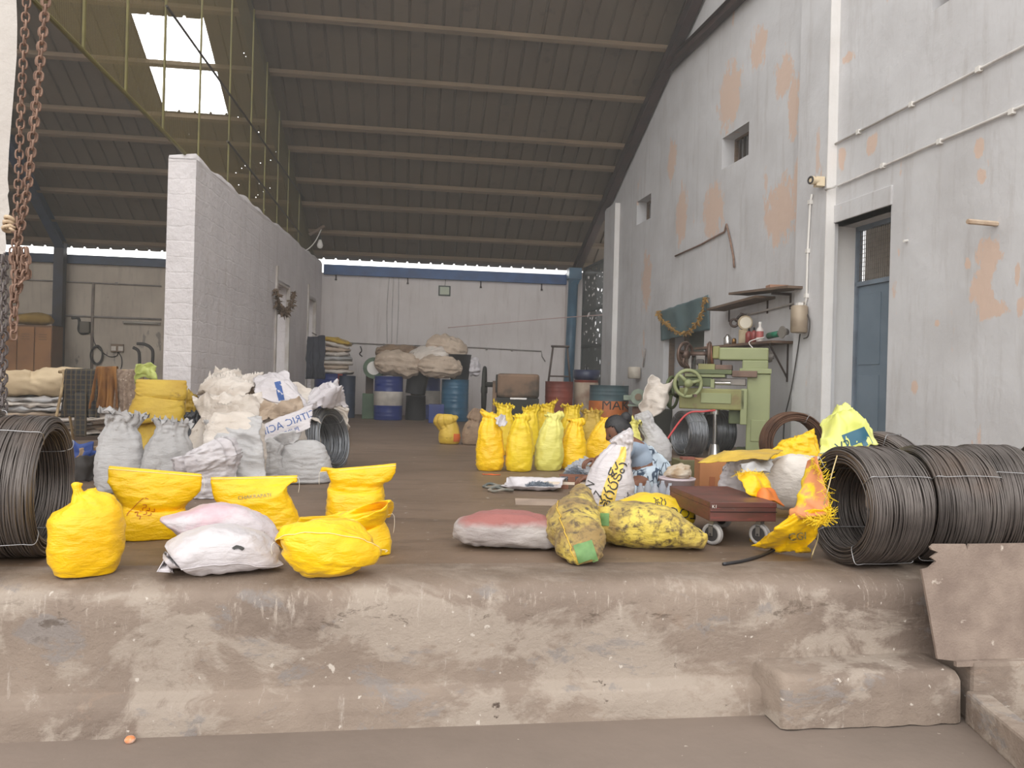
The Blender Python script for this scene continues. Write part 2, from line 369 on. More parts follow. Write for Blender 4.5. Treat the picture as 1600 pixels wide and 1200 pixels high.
# ------------------------------------------------------------------ wire coils
def coil_mesh(R, r, L, n=150, seed=1, wire=0.0042, seg=56, loose=0.012):
    """rings of wire about local Y, from y = 0 to y = L, lying with its lowest point at z = 0"""
    rnd = random.Random(seed); vs = []; fs = []
    def ring(y, rad, wr_, ox, oz, tx, tz, ph):
        k = len(vs)
        for i in range(seg):
            th = 2 * PI * i / seed_seg(i) ; c, s = math.cos(th), math.sin(th)
            w = 1 + 0.006 * math.sin(3 * th + ph)
            for q in range(4):
                a = PI / 2 * q + PI / 4; rr = rad * w + wr_ * math.cos(a); yy = y + wr_ * math.sin(a) + tx * c + tz * s
                vs.append(V((rr * c + ox, yy, rr * s + oz + R)))
        for i in range(seg):
            for q in range(4):
                fs.append((k + i * 4 + q, k + i * 4 + (q + 1) % 4, k + ((i + 1) % seg) * 4 + (q + 1) % 4, k + ((i + 1) % seg) * 4 + q))
    def seed_seg(i): return seg
    for j in range(n):
        y = L * (j + rnd.random()) / n; edge = min(y, L - y) / L
        rad = R - wire - rnd.random() * loose - max(0, 0.07 - edge) * 0.35 * (R - r)
        ring(y, rad, wire * rnd.uniform(.8, 1.15), rnd.uniform(-.004, .004), rnd.uniform(-.003, .003), rnd.uniform(-.012, .012), rnd.uniform(-.012, .012), rnd.uniform(0, 6))
    for j in range(int(n * .7)):
        y = L * (j + rnd.random()) / (n * .7)
        ring(y, r + rnd.random() * loose, wire * rnd.uniform(.8, 1.15), rnd.uniform(-.004, .004), rnd.uniform(-.003, .003), rnd.uniform(-.012, .012), rnd.uniform(-.012, .012), rnd.uniform(0, 6))
    for j in range(int(n * .25)):
        for y in (rnd.uniform(-.01, .02), L - rnd.uniform(-.01, .02)):
            ring(y, rnd.uniform(r + .004, R - .012), wire * 1.1, rnd.uniform(-.003, .003), rnd.uniform(-.003, .003), rnd.uniform(-.006, .006), rnd.uniform(-.006, .006), rnd.uniform(0, 6))
    mb = MB(); mb.v = vs; mb.f = fs
    prof = [(R - .02, .012), (R - .014, .05), (R - .014, L - .05), (R - .02, L - .012), (r + .02, L - .012), (r + .014, L - .05), (r + .014, .05), (r + .02, .012)]
    k = len(mb.v); nn = 48
    for rad, y in prof:
        for i in range(nn): mb.v.append(V((rad * math.cos(2 * PI * i / nn), y, rad * math.sin(2 * PI * i / nn) + R)))
    for a in range(8):
        b = (a + 1) % 8
        for i in range(nn): mb.f.append((k + a * nn + i, k + a * nn + (i + 1) % nn, k + b * nn + (i + 1) % nn, k + b * nn + i))
    return mb.v, mb.f
def coil(label, p, axis_angle, R, r, L, mat, tie, seed=1, n=150, tilt=0.0, group=None, ties=(0.6, 2.2, 3.9, 5.2), roll=0.0, wire=0.0042):
    """p on the floor under the near end; axis_angle turns the axis (0 = straight away from the eye, positive = to the right)"""
    vs, fs = coil_mesh(R, r, L, n, seed, wire)
    mw = facing(V(p), -axis_angle) @ Matrix.Rotation(tilt, 4, 'X') @ Matrix.Rotation(roll, 4, 'Y')
    o = obj('wire_coil', vs, fs, mat, mw=mw); tag(o, label, 'wire coil', group)
    GEO[o.name] = ([mw @ v for v in vs[-384:]], [tuple(i - len(vs) + 384 for i in f) for f in fs[-384:]])
    rn = random.Random(seed + 50)
    for th in ties:
        c, s = math.cos(th), math.sin(th); e = .006
        pt = lambda rad, y: V((rad * c, y, rad * s + R))
        lp = [pt(R + e, L * .1), pt(R + e, L * .5), pt(R + e, L * .9), pt(R, L + e * 2), pt((R + r) / 2, L + e * 3), pt(r, L + e), pt(r - e, L * .85), pt(r - e, L * .15), pt(r, -e), pt((R + r) / 2, -e * 3), pt(R, -e * 2)]
        lp = [q + V((rn.uniform(-.006, .006), 0, rn.uniform(-.006, .006))) for q in lp]
        MB().tube(curve_pts(lp + [lp[0]], 44)[:-1], .0022, 5, True).obj('binding_wire', tie, o, smooth=True)
    return o
# ================================================================== the shed
def plaster(name, base, base2, patch, ells, thr=0.62, bump=0.25, block=None, grime=(120, 108, 98), gz=0.7, pstretch=(1.4, 1, 0.5), pscale=0.9):
    """limewash with flaked patches; ells are patches (s, z, rs, rz) in the wall's own frame"""
    m, t, p = new_mat(name); p.inputs['Roughness'].default_value = 0.85; p.inputs['Specular IOR Level'].default_value = 0.2
    vec = t.coords((1, 1, 1), False); v2 = t.coords(pstretch, False)
    col = t.mix(t.ramp(t.noise(vec, 1.3, 6), 0.35, 0.7), lin(base), lin(base2))
    col = t.mix(t.ramp(t.noise(t.coords((3, 1, 0.35), False), 2.2, 8, 0.7), 0.52, 0.75, (0, 0, 0, 1), (.5, .5, .5, 1)), col, lin(grime))
    nf = t.noise(v2, pscale * 2.2, 7, 0.62)
    mask = t.ramp(nf, thr, thr + 0.02, (0, 0, 0, 1), (.7, .7, .7, 1))
    warp = t.noise(t.coords((1.5, 1, .7), False), 5.5, 10, .78)
    for s0, z0, rs, rz in ells:
        sub = t.add('ShaderNodeVectorMath', operation='SUBTRACT'); t.link(vec, sub.inputs[0]); sub.inputs[1].default_value = (s0, 0, z0)
        mu = t.add('ShaderNodeVectorMath', operation='MULTIPLY'); t.link(sub.outputs[0], mu.inputs[0]); mu.inputs[1].default_value = (1 / rs, 0, 1 / rz)
        ln = t.add('ShaderNodeVectorMath', operation='LENGTH'); t.link(mu.outputs[0], ln.inputs[0])
        ad = t.add('ShaderNodeMath', operation='MULTIPLY_ADD'); t.link(warp, ad.inputs[0]); ad.inputs[1].default_value = -4.2; t.link(ln.outputs['Value'], ad.inputs[2])
        sh = t.add('ShaderNodeMath', operation='MULTIPLY_ADD'); t.link(ad.outputs[0], sh.inputs[0]); sh.inputs[1].default_value = .2; sh.inputs[2].default_value = .6
        e = t.ramp(sh.outputs[0], .37, .396, (.85, .85, .85, 1), (0, 0, 0, 1))
        mx = t.add('ShaderNodeMath', operation='MAXIMUM'); t.link(mask, mx.inputs[0]); t.link(e, mx.inputs[1]); mask = mx.outputs[0]
    col = t.mix(mask, col, lin(patch))
    h = t.noise(vec, 9, 6, 0.6); nrm = t.bump(h, bump, 0.03); nrm = t.bump(t.noise(t.coords((1, 1, 0.35), False), 28, 4), bump * 0.6, 0.01, nrm)
    if block:
        tc = t.add('ShaderNodeTexCoord'); sp = t.add('ShaderNodeSeparateXYZ'); t.link(tc.outputs['Object'], sp.inputs[0])
        cb = t.add('ShaderNodeCombineXYZ'); t.link(sp.outputs[0], cb.inputs[0]); t.link(sp.outputs[2], cb.inputs[1])
        wv = t.add('ShaderNodeVectorMath', operation='MULTIPLY_ADD'); t.link(t.noise(vec, 3.0, 3), wv.inputs[0]); wv.inputs[1].default_value = (0.12, 0.10, 0); t.link(cb.outputs[0], wv.inputs[2])
        bk = t.add('ShaderNodeTexBrick'); bk.inputs['Scale'].default_value = 1.0; bk.inputs['Brick Width'].default_value = block[0]; bk.inputs['Row Height'].default_value = block[1]
        bk.inputs['Mortar Size'].default_value = 0.012; bk.inputs['Mortar Smooth'].default_value = 0.5
        bk.inputs['Color1'].default_value = (1, 1, 1, 1); bk.inputs['Color2'].default_value = (.9, .9, .9, 1); bk.inputs['Mortar'].default_value = (0, 0, 0, 1)
        t.link(wv.outputs[0], bk.inputs['Vector']); nrm = t.bump(bk.outputs['Color'], 0.28, 0.03, nrm)
    t.link(col, p.inputs['Base Color']); t.link(nrm, p.inputs['Normal']); return m
def wall(name, O, S, N, s0, s1, z0, z1, th, holes, mat):
    Y = -N; mw = basis(S, Y, UP, V(O)); sc = sorted({s0, s1} | {h[0] for h in holes} | {h[1] for h in holes}); zc = sorted({z0, z1} | {h[2] for h in holes} | {h[3] for h in holes})
    mb = MB()
    def solid(i, k):
        if i < 0 or k < 0 or i >= len(sc) - 1 or k >= len(zc) - 1: return False
        a, b = (sc[i] + sc[i + 1]) / 2, (zc[k] + zc[k + 1]) / 2
        return not any(h[0] < a < h[1] and h[2] < b < h[3] for h in holes)
    def q(*p): mb.add(p, [(0, 1, 2, 3)])
    for i in range(len(sc) - 1):
        for k in range(len(zc) - 1):
            if not solid(i, k): continue
            a, b, c, d = sc[i], sc[i + 1], zc[k], zc[k + 1]
            q((a, 0, c), (b, 0, c), (b, 0, d), (a, 0, d)); q((a, th, c), (a, th, d), (b, th, d), (b, th, c))
            if not solid(i - 1, k): q((a, 0, c), (a, 0, d), (a, th, d), (a, th, c))
            if not solid(i + 1, k): q((b, 0, c), (b, th, c), (b, th, d), (b, 0, d))
            if not solid(i, k - 1): q((a, 0, c), (a, th, c), (b, th, c), (b, 0, c))
            if not solid(i, k + 1): q((a, 0, d), (b, 0, d), (b, th, d), (a, th, d))
    return struct(mb.obj(name, mat, mw=mw)), mw
def rs(x, y): p = wr(x, y); return (p - WR_P).dot(WR_DIR), p.z
def ps(x, y): p = wp(x, y); return (p - WP_P).dot(WP_DIR), p.z
# ---- floor and platform
m_fl, t, p = new_mat('worn_concrete_floor'); p.inputs['Roughness'].default_value = 0.55
vec = t.coords((1, 1, 1), False)
c = t.mix(t.ramp(t.noise(vec, 0.9, 8, 0.6), 0.35, 0.7), lin((124, 104, 88)), lin((104, 86, 70)))
c = t.mix(t.ramp(t.noise(t.coords((0.6, 2.5, 1), False), 2.2, 7, 0.65), 0.5, 0.72), c, lin((88, 73, 60)))
c = t.mix(t.ramp(t.noise(vec, 16, 5), 0.66, 0.74), c, lin((168, 160, 150)))
t.link(c, p.inputs['Base Color']); t.link(t.bump(t.noise(vec, 14, 8, 0.65), 0.25, 0.02), p.inputs['Normal'])
m_led, t, p = new_mat('patched_cement_ledge'); p.inputs['Roughness'].default_value = 0.9; p.inputs['Specular IOR Level'].default_value = 0.2
vec = t.coords((1, 1, 1), False)
def lay(c, fac, lo, hi, rgb, amt=1.0): return t.mix(t.ramp(fac, lo, hi, (0, 0, 0, 1), (amt, amt, amt, 1)), c, lin(rgb))
c = t.mix(t.ramp(t.noise(vec, 1.1, 9, 0.6), 0.36, 0.66), lin((126, 112, 102)), lin((156, 141, 128)))
c = lay(c, t.noise(t.coords((.8, 1, 1.3), False), 2.1, 10, .68, .5), .50, .56, (172, 160, 148), .7)
c = lay(c, t.noise(t.coords((1, 1, 1.7), False), 2.7, 10, .7, .3), .58, .62, (138, 132, 129), .7)
c = lay(c, t.noise(t.coords((1.2, 1, 1.6), False), 3.9, 10, .72, .8), .62, .65, (146, 128, 114), .6)
c = lay(c, t.noise(t.coords((9, 3, 1.4), False), 3.0, 8, .75), .60, .68, (176, 165, 155), .8)
tc = t.add('ShaderNodeTexCoord'); sz = t.add('ShaderNodeSeparateXYZ'); t.link(tc.outputs['Object'], sz.inputs[0])
def zband(z0, w):
    a = t.add('ShaderNodeMath', operation='SUBTRACT'); t.link(sz.outputs[2], a.inputs[0]); a.inputs[1].default_value = z0
    b = t.add('ShaderNodeMath', operation='ABSOLUTE'); t.link(a.outputs[0], b.inputs[0]); d = t.add('ShaderNodeMath', operation='DIVIDE'); t.link(b.outputs[0], d.inputs[0]); d.inputs[1].default_value = w
    e = t.add('ShaderNodeMath', operation='SUBTRACT', use_clamp=True); e.inputs[0].default_value = 1.0; t.link(d.outputs[0], e.inputs[1]); return e.outputs[0]
def mul(a, b):
    m_ = t.add('ShaderNodeMath', operation='MULTIPLY'); t.link(a, m_.inputs[0]); t.link(b, m_.inputs[1]); return m_.outputs[0]
# paint drips and scuffs run down from the nosing
c = t.mix(mul(zband(-.08, .14), t.ramp(t.noise(t.coords((13, 4, 3.2), False), 2.4, 9, .8), .55, .66, (0, 0, 0, 1), (.75, .75, .75, 1))), c, lin((196, 184, 172)))
c = t.mix(mul(zband(-.14, .12), t.ramp(t.noise(t.coords((2.2, 2, 5), False), 2.6, 9, .75, .6), .57, .61, (0, 0, 0, 1), (.7, .7, .7, 1))), c, lin((90, 78, 69)))
c = lay(c, t.noise(vec, 26, 4, .5), .70, .73, (196, 186, 176))
c = lay(c, t.noise(vec, 7, 5, .6), .70, .73, (92, 80, 72))
# trodden dirt of the floor comes up to the nosing
a = t.add('ShaderNodeMath', operation='MULTIPLY_ADD'); t.link(t.noise(vec, 3.2, 8, .65), a.inputs[0]); a.inputs[1].default_value = .09; t.link(sz.outputs[2], a.inputs[2])
c = t.mix(t.ramp(a.outputs[0], -.01, .06), c, t.mix(t.ramp(t.noise(t.coords((1, 2, 1), False), 3, 7), .4, .65), lin((122, 106, 93)), lin((102, 88, 76))))
t.link(c, p.inputs['Base Color'])
nb = t.bump(t.noise(vec, 5, 9, 0.65), 0.5, 0.05); nb = t.bump(t.noise(t.coords((1, 1, 1.7), False), 2.7, 10, .7, .3), .35, .04, nb); t.link(t.bump(t.noise(vec, 60, 3), 0.2, 0.006, nb), p.inputs['Normal'])
m_gr = mk('yard_concrete', (138, 124, 114), (122, 110, 101), 1.1, 0.35, 0.7, 0.9, bump=0.3, bscale=18, c3=(196, 186, 174), s3=30, lo3=0.7, hi3=0.74, spec=0.2)
# the platform edge: a worn rounded nosing, an upright face, a splayed foot
def edgeY(x): return 3.10 + 0.012 * (x - 0.4)
prof = [(0.30, 0.0), (0.16, 0.0), (0.1, -0.004), (0.05, -0.016), (0.015, -0.04), (0.0, -0.08), (-0.002, -0.15), (0.0, -0.23), (-0.004, -0.32), (-0.004, -0.405), (-0.008, -0.42), (-0.05, -0.432), (-0.062, -0.445), (-0.066, -0.5), (-0.072, -0.56)]
vs, fs = [], []; nx = 260; X0, X1 = -7.0, 6.0
for i in range(nx + 1):
    x = X0 + (X1 - X0) * i / nx
    for k, (dy, z) in enumerate(prof):
        w = 0.0 if k in (0, len(prof) - 1) else 1.0
        vs.append(V((x, edgeY(x) + dy + w * (0.018 * nz((x, 0, z), 2.2, 3) + 0.008 * nz((x, 0, z), 9, 5)), z + (w * 0.006 * nz((x, dy, 0), 5, 2) if 0 < k < 4 else 0))))
k = len(prof)
fs = [(i * k + j, (i + 1) * k + j, (i + 1) * k + j + 1, i * k + j + 1) for i in range(nx) for j in range(k - 1)]
struct(obj('floor_ledge', vs, fs, m_led))
fy = lambda x: edgeY(x) + 0.30
mb = MB(); n = 40
for i in range(n):
    a, b = X0 + (X1 - X0) * i / n, X0 + (X1 - X0) * (i + 1) / n
    mb.add([(a, fy(a), 0), (b, fy(b), 0), (b, 22, 0), (a, 22, 0)], [(0, 1, 2, 3)])
mb.add([(-14, 3.5, 0), (X0, 3.5, 0), (X0, 22, 0), (-14, 22, 0)], [(0, 1, 2, 3)])
struct(mb.obj('floor', m_fl))
struct(MB().add([(-30, -30, -0.555), (30, -30, -0.555), (30, 3.2, -0.555), (-30, 3.2, -0.555)], [(0, 1, 2, 3)]).obj('ground', m_gr))
# the step in front of the platform, its edges worn round
A = fl(1222, 1141, -0.55); B = fl(1505, 1130, -0.55); dx = (B - A); Ls = dx.length; dx.normalize(); dy = V((-dx.y, dx.x, 0))
vs, fs = [], []; NX, NP = 40, 0
sp = [(0.0, 0.0), (0.003, 0.06), (0.006, 0.13), (0.01, 0.185), (0.025, 0.205), (0.06, 0.21), (0.2, 0.212), (0.36, 0.212)]
for i in range(NX + 1):
    u = i / NX; e = min(u, 1 - u) * Ls; rd = 0.02 * max(0, 1 - e / 0.022) ** 2
    for (q, z) in sp:
        off = 0.012 * nz((u * 3, q, z), 4, 8); sk = 0.12 * q if u < .5 else 0
        vs.append(A + dx * (u * Ls - sk * (1 - u) * 1.0) + dy * (q + off + rd * .5) + UP * (max(0, z - rd * (z / .2)) + 0.004 * nz((u * 4, q * 4, 1), 3, 4)))
k = len(sp)
fs = [(i * k + j, (i + 1) * k + j, (i + 1) * k + j + 1, i * k + j + 1) for i in range(NX) for j in range(k - 1)]
for i in (0, NX):
    b0 = len(vs); vs += [V(vs[i * k])+dy*0.36 ]
    fs.append(tuple([i * k + j for j in range(k)] + [b0]))
struct(obj('floor_step', vs, fs, m_led))
sx = (B + V((0.03, 0, 0)))
struct(MB().box(2.33, 5.0, 2.9, 3.25, -0.56, -0.30).obj('floor_bench', m_led, bevel=0.02))
q0 = fl(1507, 1100, -0.48); q1 = fl(1640, 1215, -0.48); d = (q1 - q0).normalized(); nn = V((-d.y, d.x, 0))
mb = MB(); mb.add([q0 + UP * z + nn * w for z in (-0.08, 0.06) for w in (0, 0.09)] + [q1 + UP * z + nn * w for z in (-0.08, 0.06) for w in (0, 0.09)], [(0, 1, 5, 4), (2, 6, 7, 3), (0, 4, 6, 2), (1, 3, 7, 5), (0, 2, 3, 1), (4, 5, 7, 6)])
struct(mb.obj('floor_kerb', m_led, bevel=0.012))
# ---- right wall
E = lambda x, y, rx, ry: (rs(x, y)[0], rs(x, y)[1], abs(rs(x + rx, y)[0] - rs(x - rx, y)[0]) / 2, abs(rs(x, y - ry)[1] - rs(x, y + ry)[1]) / 2)
ell = [E(1545, 400, 20, 30), E(1535, 450, 16, 40), E(1550, 485, 22, 14), E(1512, 412, 5, 10), E(1590, 430, 4, 20), E(1363, 225, 8, 16), E(1533, 275, 8, 12), E(1531, 232, 7, 14), E(1325, 90, 9, 9), E(1315, 250, 5, 18),
       E(1595, 480, 6, 18), E(1428, 605, 5, 12), E(1465, 505, 4, 6), E(1220, 330, 24, 45), E(1225, 120, 14, 30), E(1140, 150, 16, 45), E(1240, 165, 8, 50), E(1115, 330, 14, 40), E(1050, 250, 6, 30), E(1010, 440, 7, 40), E(1185, 75, 12, 30), E(1245, 290, 5, 40), E(1065, 335, 8, 40)]
m_wr = plaster('peeling_blue_white_limewash', (206, 205, 206), (190, 188, 188), (212, 184, 165), ell, 0.645, grime=(160, 152, 146))
v1 = (rs(1170, 215)[0], rs(1128, 240)[0], rs(1128, 265)[1], rs(1170, 190)[1])
v2 = (rs(1017, 320)[0], rs(995, 330)[0], rs(995, 352)[1], rs(1017, 302)[1])
v3 = (rs(1492, 5)[0], rs(1456, 10)[0], rs(1456, 18)[1], rs(1456, 18)[1] + 0.55)
win = (rs(1101, 500)[0], rs(1038, 500)[0], 0.75, rs(1101, 470)[1])
dr = (rs(1388, 500)[0], rs(1289, 500)[0], 0.0, rs(1391, 321)[1])
sEnd = rs(948, 500)[0]
TH = 0.42
wall('wall_right', WR_P, WR_DIR, WR_N, rs(2600, 600)[0], sEnd, -0.0, 9.6, TH, [v1, v2, v3, win, dr], m_wr)
WMW = basis(WR_DIR, -WR_N, UP, WR_P)       # local X along the wall (away), local Y into it
mb = MB().box(rs(1300, 500)[0], rs(1253, 500)[0], -0.11, 0.05, 0, 9.6); struct(mb.obj('wall_pilaster', m_wr, mw=WMW))
mb = MB().box(rs(964, 500)[0], sEnd, -0.10, 0.05, 0, rs(962, 322)[1]); struct(mb.obj('wall_end_pilaster', m_wr, mw=WMW))
mb = MB().box(dr[0] - 0.02, dr[1] + .0, -0.02, 0.2, dr[3], dr[3] + 0.2); struct(mb.obj('door_lintel', m_wr, mw=WMW, bevel=0.008))
# whiter limewash, daylight painted in, on the door reveal and on the near face of the pilaster
m_wr2 = plaster('limewash_lit_faces', (232, 229, 226), (224, 220, 216), (214, 200, 188), [], 0.74, 0.3, grime=(206, 200, 194))
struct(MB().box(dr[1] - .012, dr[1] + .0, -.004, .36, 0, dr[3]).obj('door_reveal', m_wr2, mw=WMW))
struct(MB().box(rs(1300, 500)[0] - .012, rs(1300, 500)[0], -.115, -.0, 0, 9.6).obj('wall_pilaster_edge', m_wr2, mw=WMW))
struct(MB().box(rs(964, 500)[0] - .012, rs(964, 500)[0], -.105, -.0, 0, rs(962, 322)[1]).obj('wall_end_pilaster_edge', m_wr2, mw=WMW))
# the blue door and its barred transom
m_door = mk('dusty_blue_paint', (112, 126, 138), (102, 116, 128), 3, .4, .7, 0.5, bump=.1, bscale=12)
m_dframe = mk('grey_blue_frame_paint', (122, 134, 146), (104, 112, 122), 6, .4, .7, 0.55)
m_mesh = mk('grey_wire_mesh', (128, 120, 112), (96, 90, 84), 8, .4, .7, 0.6, 0.3)
m_dark = mk('dark_void', (26, 24, 23), rough=.9)
zt = rs(1388, 447)[1] * 1.0
zt = 2.02
f = MB(); f.box(dr[0], dr[1], .36, .42, zt, zt + .05); f.box(dr[0], dr[0] + .05, .36, .42, 0, dr[3]); f.box(dr[1] - .05, dr[1], .36, .42, 0, dr[3]); f.box(dr[0], dr[1], .36, .42, dr[3] - .05, dr[3])
d1 = struct(f.obj('door_1', m_dframe, mw=WMW))
lf = MB(); lf.box(dr[0] + .05, dr[1] - .05, .385, .415, 0.01, zt)
for a, b, c_, d_ in ((.12, .46, .1, 1.0), (.12, .46, 1.12, 1.92), (.58, .92, .1, 1.0), (.58, .92, 1.12, 1.92)):
    w = dr[1] - dr[0]; lf.box(dr[0] + w * a, dr[0] + w * b, .375, .39, c_, d_)
struct(lf.obj('door_leaf', m_door, d1, Matrix.Identity(4), bevel=.006))
tm = MB(); z = zt + .06
nb = int((dr[1] - dr[0]) / .035)
for i in range(nb): tm.box(dr[0] + .05 + i * .035, dr[0] + .056 + i * .035, .385, .391, zt + .05, dr[3] - .05)
for i in range(int((dr[3] - zt - .1) / .05)): tm.box(dr[0] + .05, dr[1] - .05, .384, .39, zt + .07 + i * .05, zt + .075 + i * .05)
struct(tm.obj('door_transom_mesh', m_mesh, d1, Matrix.Identity(4)))
struct(MB().box(dr[0], dr[1], .5, .52, zt, dr[3]).obj('door_backing', mk('dim_room_beyond', (150, 140, 128), rough=.9), d1, Matrix.Identity(4)))
# vents with iron bars
m_iron = mk('dark_painted_iron', (62, 54, 52), (84, 66, 56), 8, .4, .7, 0.6, 0.4)
m_wood_old = mk('old_grey_wood', (120, 100, 84), (92, 76, 64), 6, .35, .7, .8, bump=.3, bscale=20, stretch=(1, 1, 6))
for n, (h, bars) in enumerate(((v1, 5), (v2, 2), (v3, 4))):
    f = MB(); f.box(h[0], h[1], .2, .25, h[2], h[2] + .03); f.box(h[0], h[1], .2, .25, h[3] - .03, h[3]); f.box(h[0], h[0] + .03, .2, .25, h[2], h[3]); f.box(h[1] - .03, h[1], .2, .25, h[2], h[3])
    w = struct(f.obj('window_%d' % (n + 2), m_wood_old, mw=WMW))
    b = MB()
    for i in range(bars): x = h[0] + (h[1] - h[0]) * (i + 1) / (bars + 1); b.box(x - .016, x + .016, .21, .24, h[2], h[3])
    struct(b.obj('window_bars', m_iron, w, Matrix.Identity(4)))
    struct(MB().box(h[0] - .02, h[1] + .02, .425, .44, h[2], h[3]).obj('window_board', mk('weathered_shutter', (112, 104, 98), (90, 82, 76), 5, rough=.8), w, Matrix.Identity(4)))
# curtained window opening: frame, shutter
f = MB()
for a, b in ((win[0], win[0] + .06), (win[1] - .06, win[1]), ((win[0] + win[1]) / 2 + .1, (win[0] + win[1]) / 2 + .16)): f.box(a, b, .1, .18, win[2], win[3])
f.box(win[0], win[1], .1, .18, win[2], win[2] + .05); f.box(win[0], win[1], .1, .18, win[3] - .06, win[3])
w = struct(f.obj('window_5', m_wood_old, mw=WMW))
struct(MB().box(win[0] + .05, (win[0] + win[1]) / 2 + .1, .16, .19, win[2] + .45, win[3] - .1).obj('window_shutter', mk('grey_green_shutter', (96, 104, 98), (80, 84, 78), 4, rough=.7), w, Matrix.Identity(4)))
struct(MB().box(win[0] - .05, win[1] + .05, .43, .45, win[2] - .05, win[3]).obj('window_backing', mk('dim_yard_wall', (150, 148, 142), (110, 104, 96), 2, rough=.9), w, Matrix.Identity(4)))
# ---- back wall, one line behind both bays
m_wb = plaster('off_white_back_plaster', (226, 219, 216), (214, 206, 202), (190, 178, 168), [], 0.72, 0.12, grime=(178, 166, 156))
WBL = atY(915, 600, YB).x + 0.1
m_wbw = plaster('stained_west_plaster', (196, 184, 168), (172, 160, 146), (120, 112, 106), [], 0.62, 0.15, grime=(120, 110, 102))
wall('wall_back_west', V((0, YB, 0)), V((1, 0, 0)), V((0, -1, 0)), -12.0, atY(503, 420, YB).x, 0, 3.27, 0.25, [], m_wbw)
WB, _ = wall('wall_back', V((0, YB, 0)), V((1, 0, 0)), V((0, -1, 0)), atY(503, 420, YB).x, WBL, 0, 3.27, 0.25, [], m_wb)
m_blue = mk('blue_beam_paint', (40, 86, 142), (30, 64, 112), 3, .4, .7, .45)
m_bluedk = mk('old_dark_blue_paint', (52, 66, 92), (40, 48, 64), 3, .4, .7, .5)
xp = atY(503, 420, YB).x
struct(MB().box(xp + .05, WBL - .35, YB - .1, YB + .1, 3.22, 3.45).obj('beam_back', m_blue))
struct(MB().box(-12, xp - .05, YB - .1, YB + .1, 3.22, 3.41).obj('beam_back_west', m_bluedk))
c0 = atY(880, 600, YB).x
struct(MB().box(c0, WBL + .05, YB - .22, YB + .2, 0, 3.5).obj('wall_corner_pillar', m_wb))
# pipe tracks scratched in the back wall: narrow chases
# ---- roof
m_roof = mk('dull_brown_roof_sheet', (100, 86, 70), (90, 77, 64), 1.2, .3, .7, .6, .1, bump=.08, bscale=3, c3=(78, 64, 52), s3=4, lo3=.6, hi3=.75)
per, rib, rh = 0.275, 0.055, 0.035
t = NT(m_roof); p_ = m_roof.node_tree.nodes['Principled BSDF']; o_ = t.n['Material Output']
vo = t.add('ShaderNodeTexVoronoi'); vo.inputs['Scale'].default_value = 9.0; vv = t.coords((1, 1, 1), False); t.link(vv, vo.inputs['Vector'])
sp_ = t.add('ShaderNodeSeparateXYZ'); t.link(vv, sp_.inputs[0])
def mth(op, a, b):
    n = t.add('ShaderNodeMath', operation=op)
    for i, q in enumerate((a, b)):
        if hasattr(q, 'node'): t.link(q, n.inputs[i])
        else: n.inputs[i].default_value = q
    return n.outputs[0]
hole = mth('MULTIPLY', mth('LESS_THAN', vo.outputs['Distance'], .09), mth('GREATER_THAN', t.noise(vv, 1.4, 2), .54))
hole = mth('MULTIPLY', hole, mth('MULTIPLY', mth('LESS_THAN', sp_.outputs[0], -2.5), mth('GREATER_THAN', sp_.outputs[0], -4.3)))
tr_n = t.add('ShaderNodeBsdfTransparent'); mx_n = t.add('ShaderNodeMixShader'); t.link(hole, mx_n.inputs[0]); t.link(p_.outputs[0], mx_n.inputs[1]); t.link(tr_n.outputs[0], mx_n.inputs[2]); t.link(mx_n.outputs[0], o_.inputs['Surface'])   # rusted pinholes in the sheet
hx0, hx1, hy0, hy1 = -4.55, -3.46, 12.88, 14.6
vs, fs = [], []; xs = []
x = -12.0
while x < 5.4:
    xs += [(x, 0), (x + per - rib, 0), (x + per - rib * .75, rh), (x + per - rib * .25, rh)]; x += per
yrow = [18.27, 17.0, 15.8, hy1, hy0, 11.7, 10.7]
def rp(x, y, h): return V((x, y + 0.0, roof_z(y) + h))
kk = len(yrow)
for x, h in xs: vs += [rp(x, y, h) for y in yrow]
for i in range(len(xs) - 1):
    for j in range(kk - 1):
        xm = (xs[i][0] + xs[i + 1][0]) / 2
        if yrow[j] == hy1 and hx0 < xm < hx1: continue
        fs.append((i * kk + j, (i + 1) * kk + j, (i + 1) * kk + j + 1, i * kk + j + 1))
struct(obj('ceiling', vs, fs, m_roof, smooth=False))
# clear sheet in the skylight
m_sky, t, p = new_mat('clear_roof_sheet')
o = t.n['Material Output']; tr = t.add('ShaderNodeBsdfTransparent'); tl = t.add('ShaderNodeBsdfTranslucent'); mx = t.add('ShaderNodeMixShader')
mx.inputs[0].default_value = 0.3; t.link(tr.outputs[0], mx.inputs[1]); t.link(tl.outputs[0], mx.inputs[2]); t.link(mx.outputs[0], o.inputs['Surface'])
sv, sf = [], []
xx = [a for a in xs if hx0 - .1 < a[0] < hx1 + .1]
for x, h in xx: sv += [rp(x, hy1 + .05, h + .012), rp(x, hy0 - .05, h + .012)]
sf = [(2 * i, 2 * i + 2, 2 * i + 3, 2 * i + 1) for i in range(len(xx) - 1)]
struct(obj('window_1', sv, sf, m_sky, smooth=False))
m_purlin = mk('brown_timber_purlin', (124, 104, 82), (102, 86, 68), 3, .35, .7, .7, stretch=(0.3, 3, 3), c3=(92, 76, 62), s3=5)
slope = Matrix.Rotation(-math.atan(SL), 4, 'X')
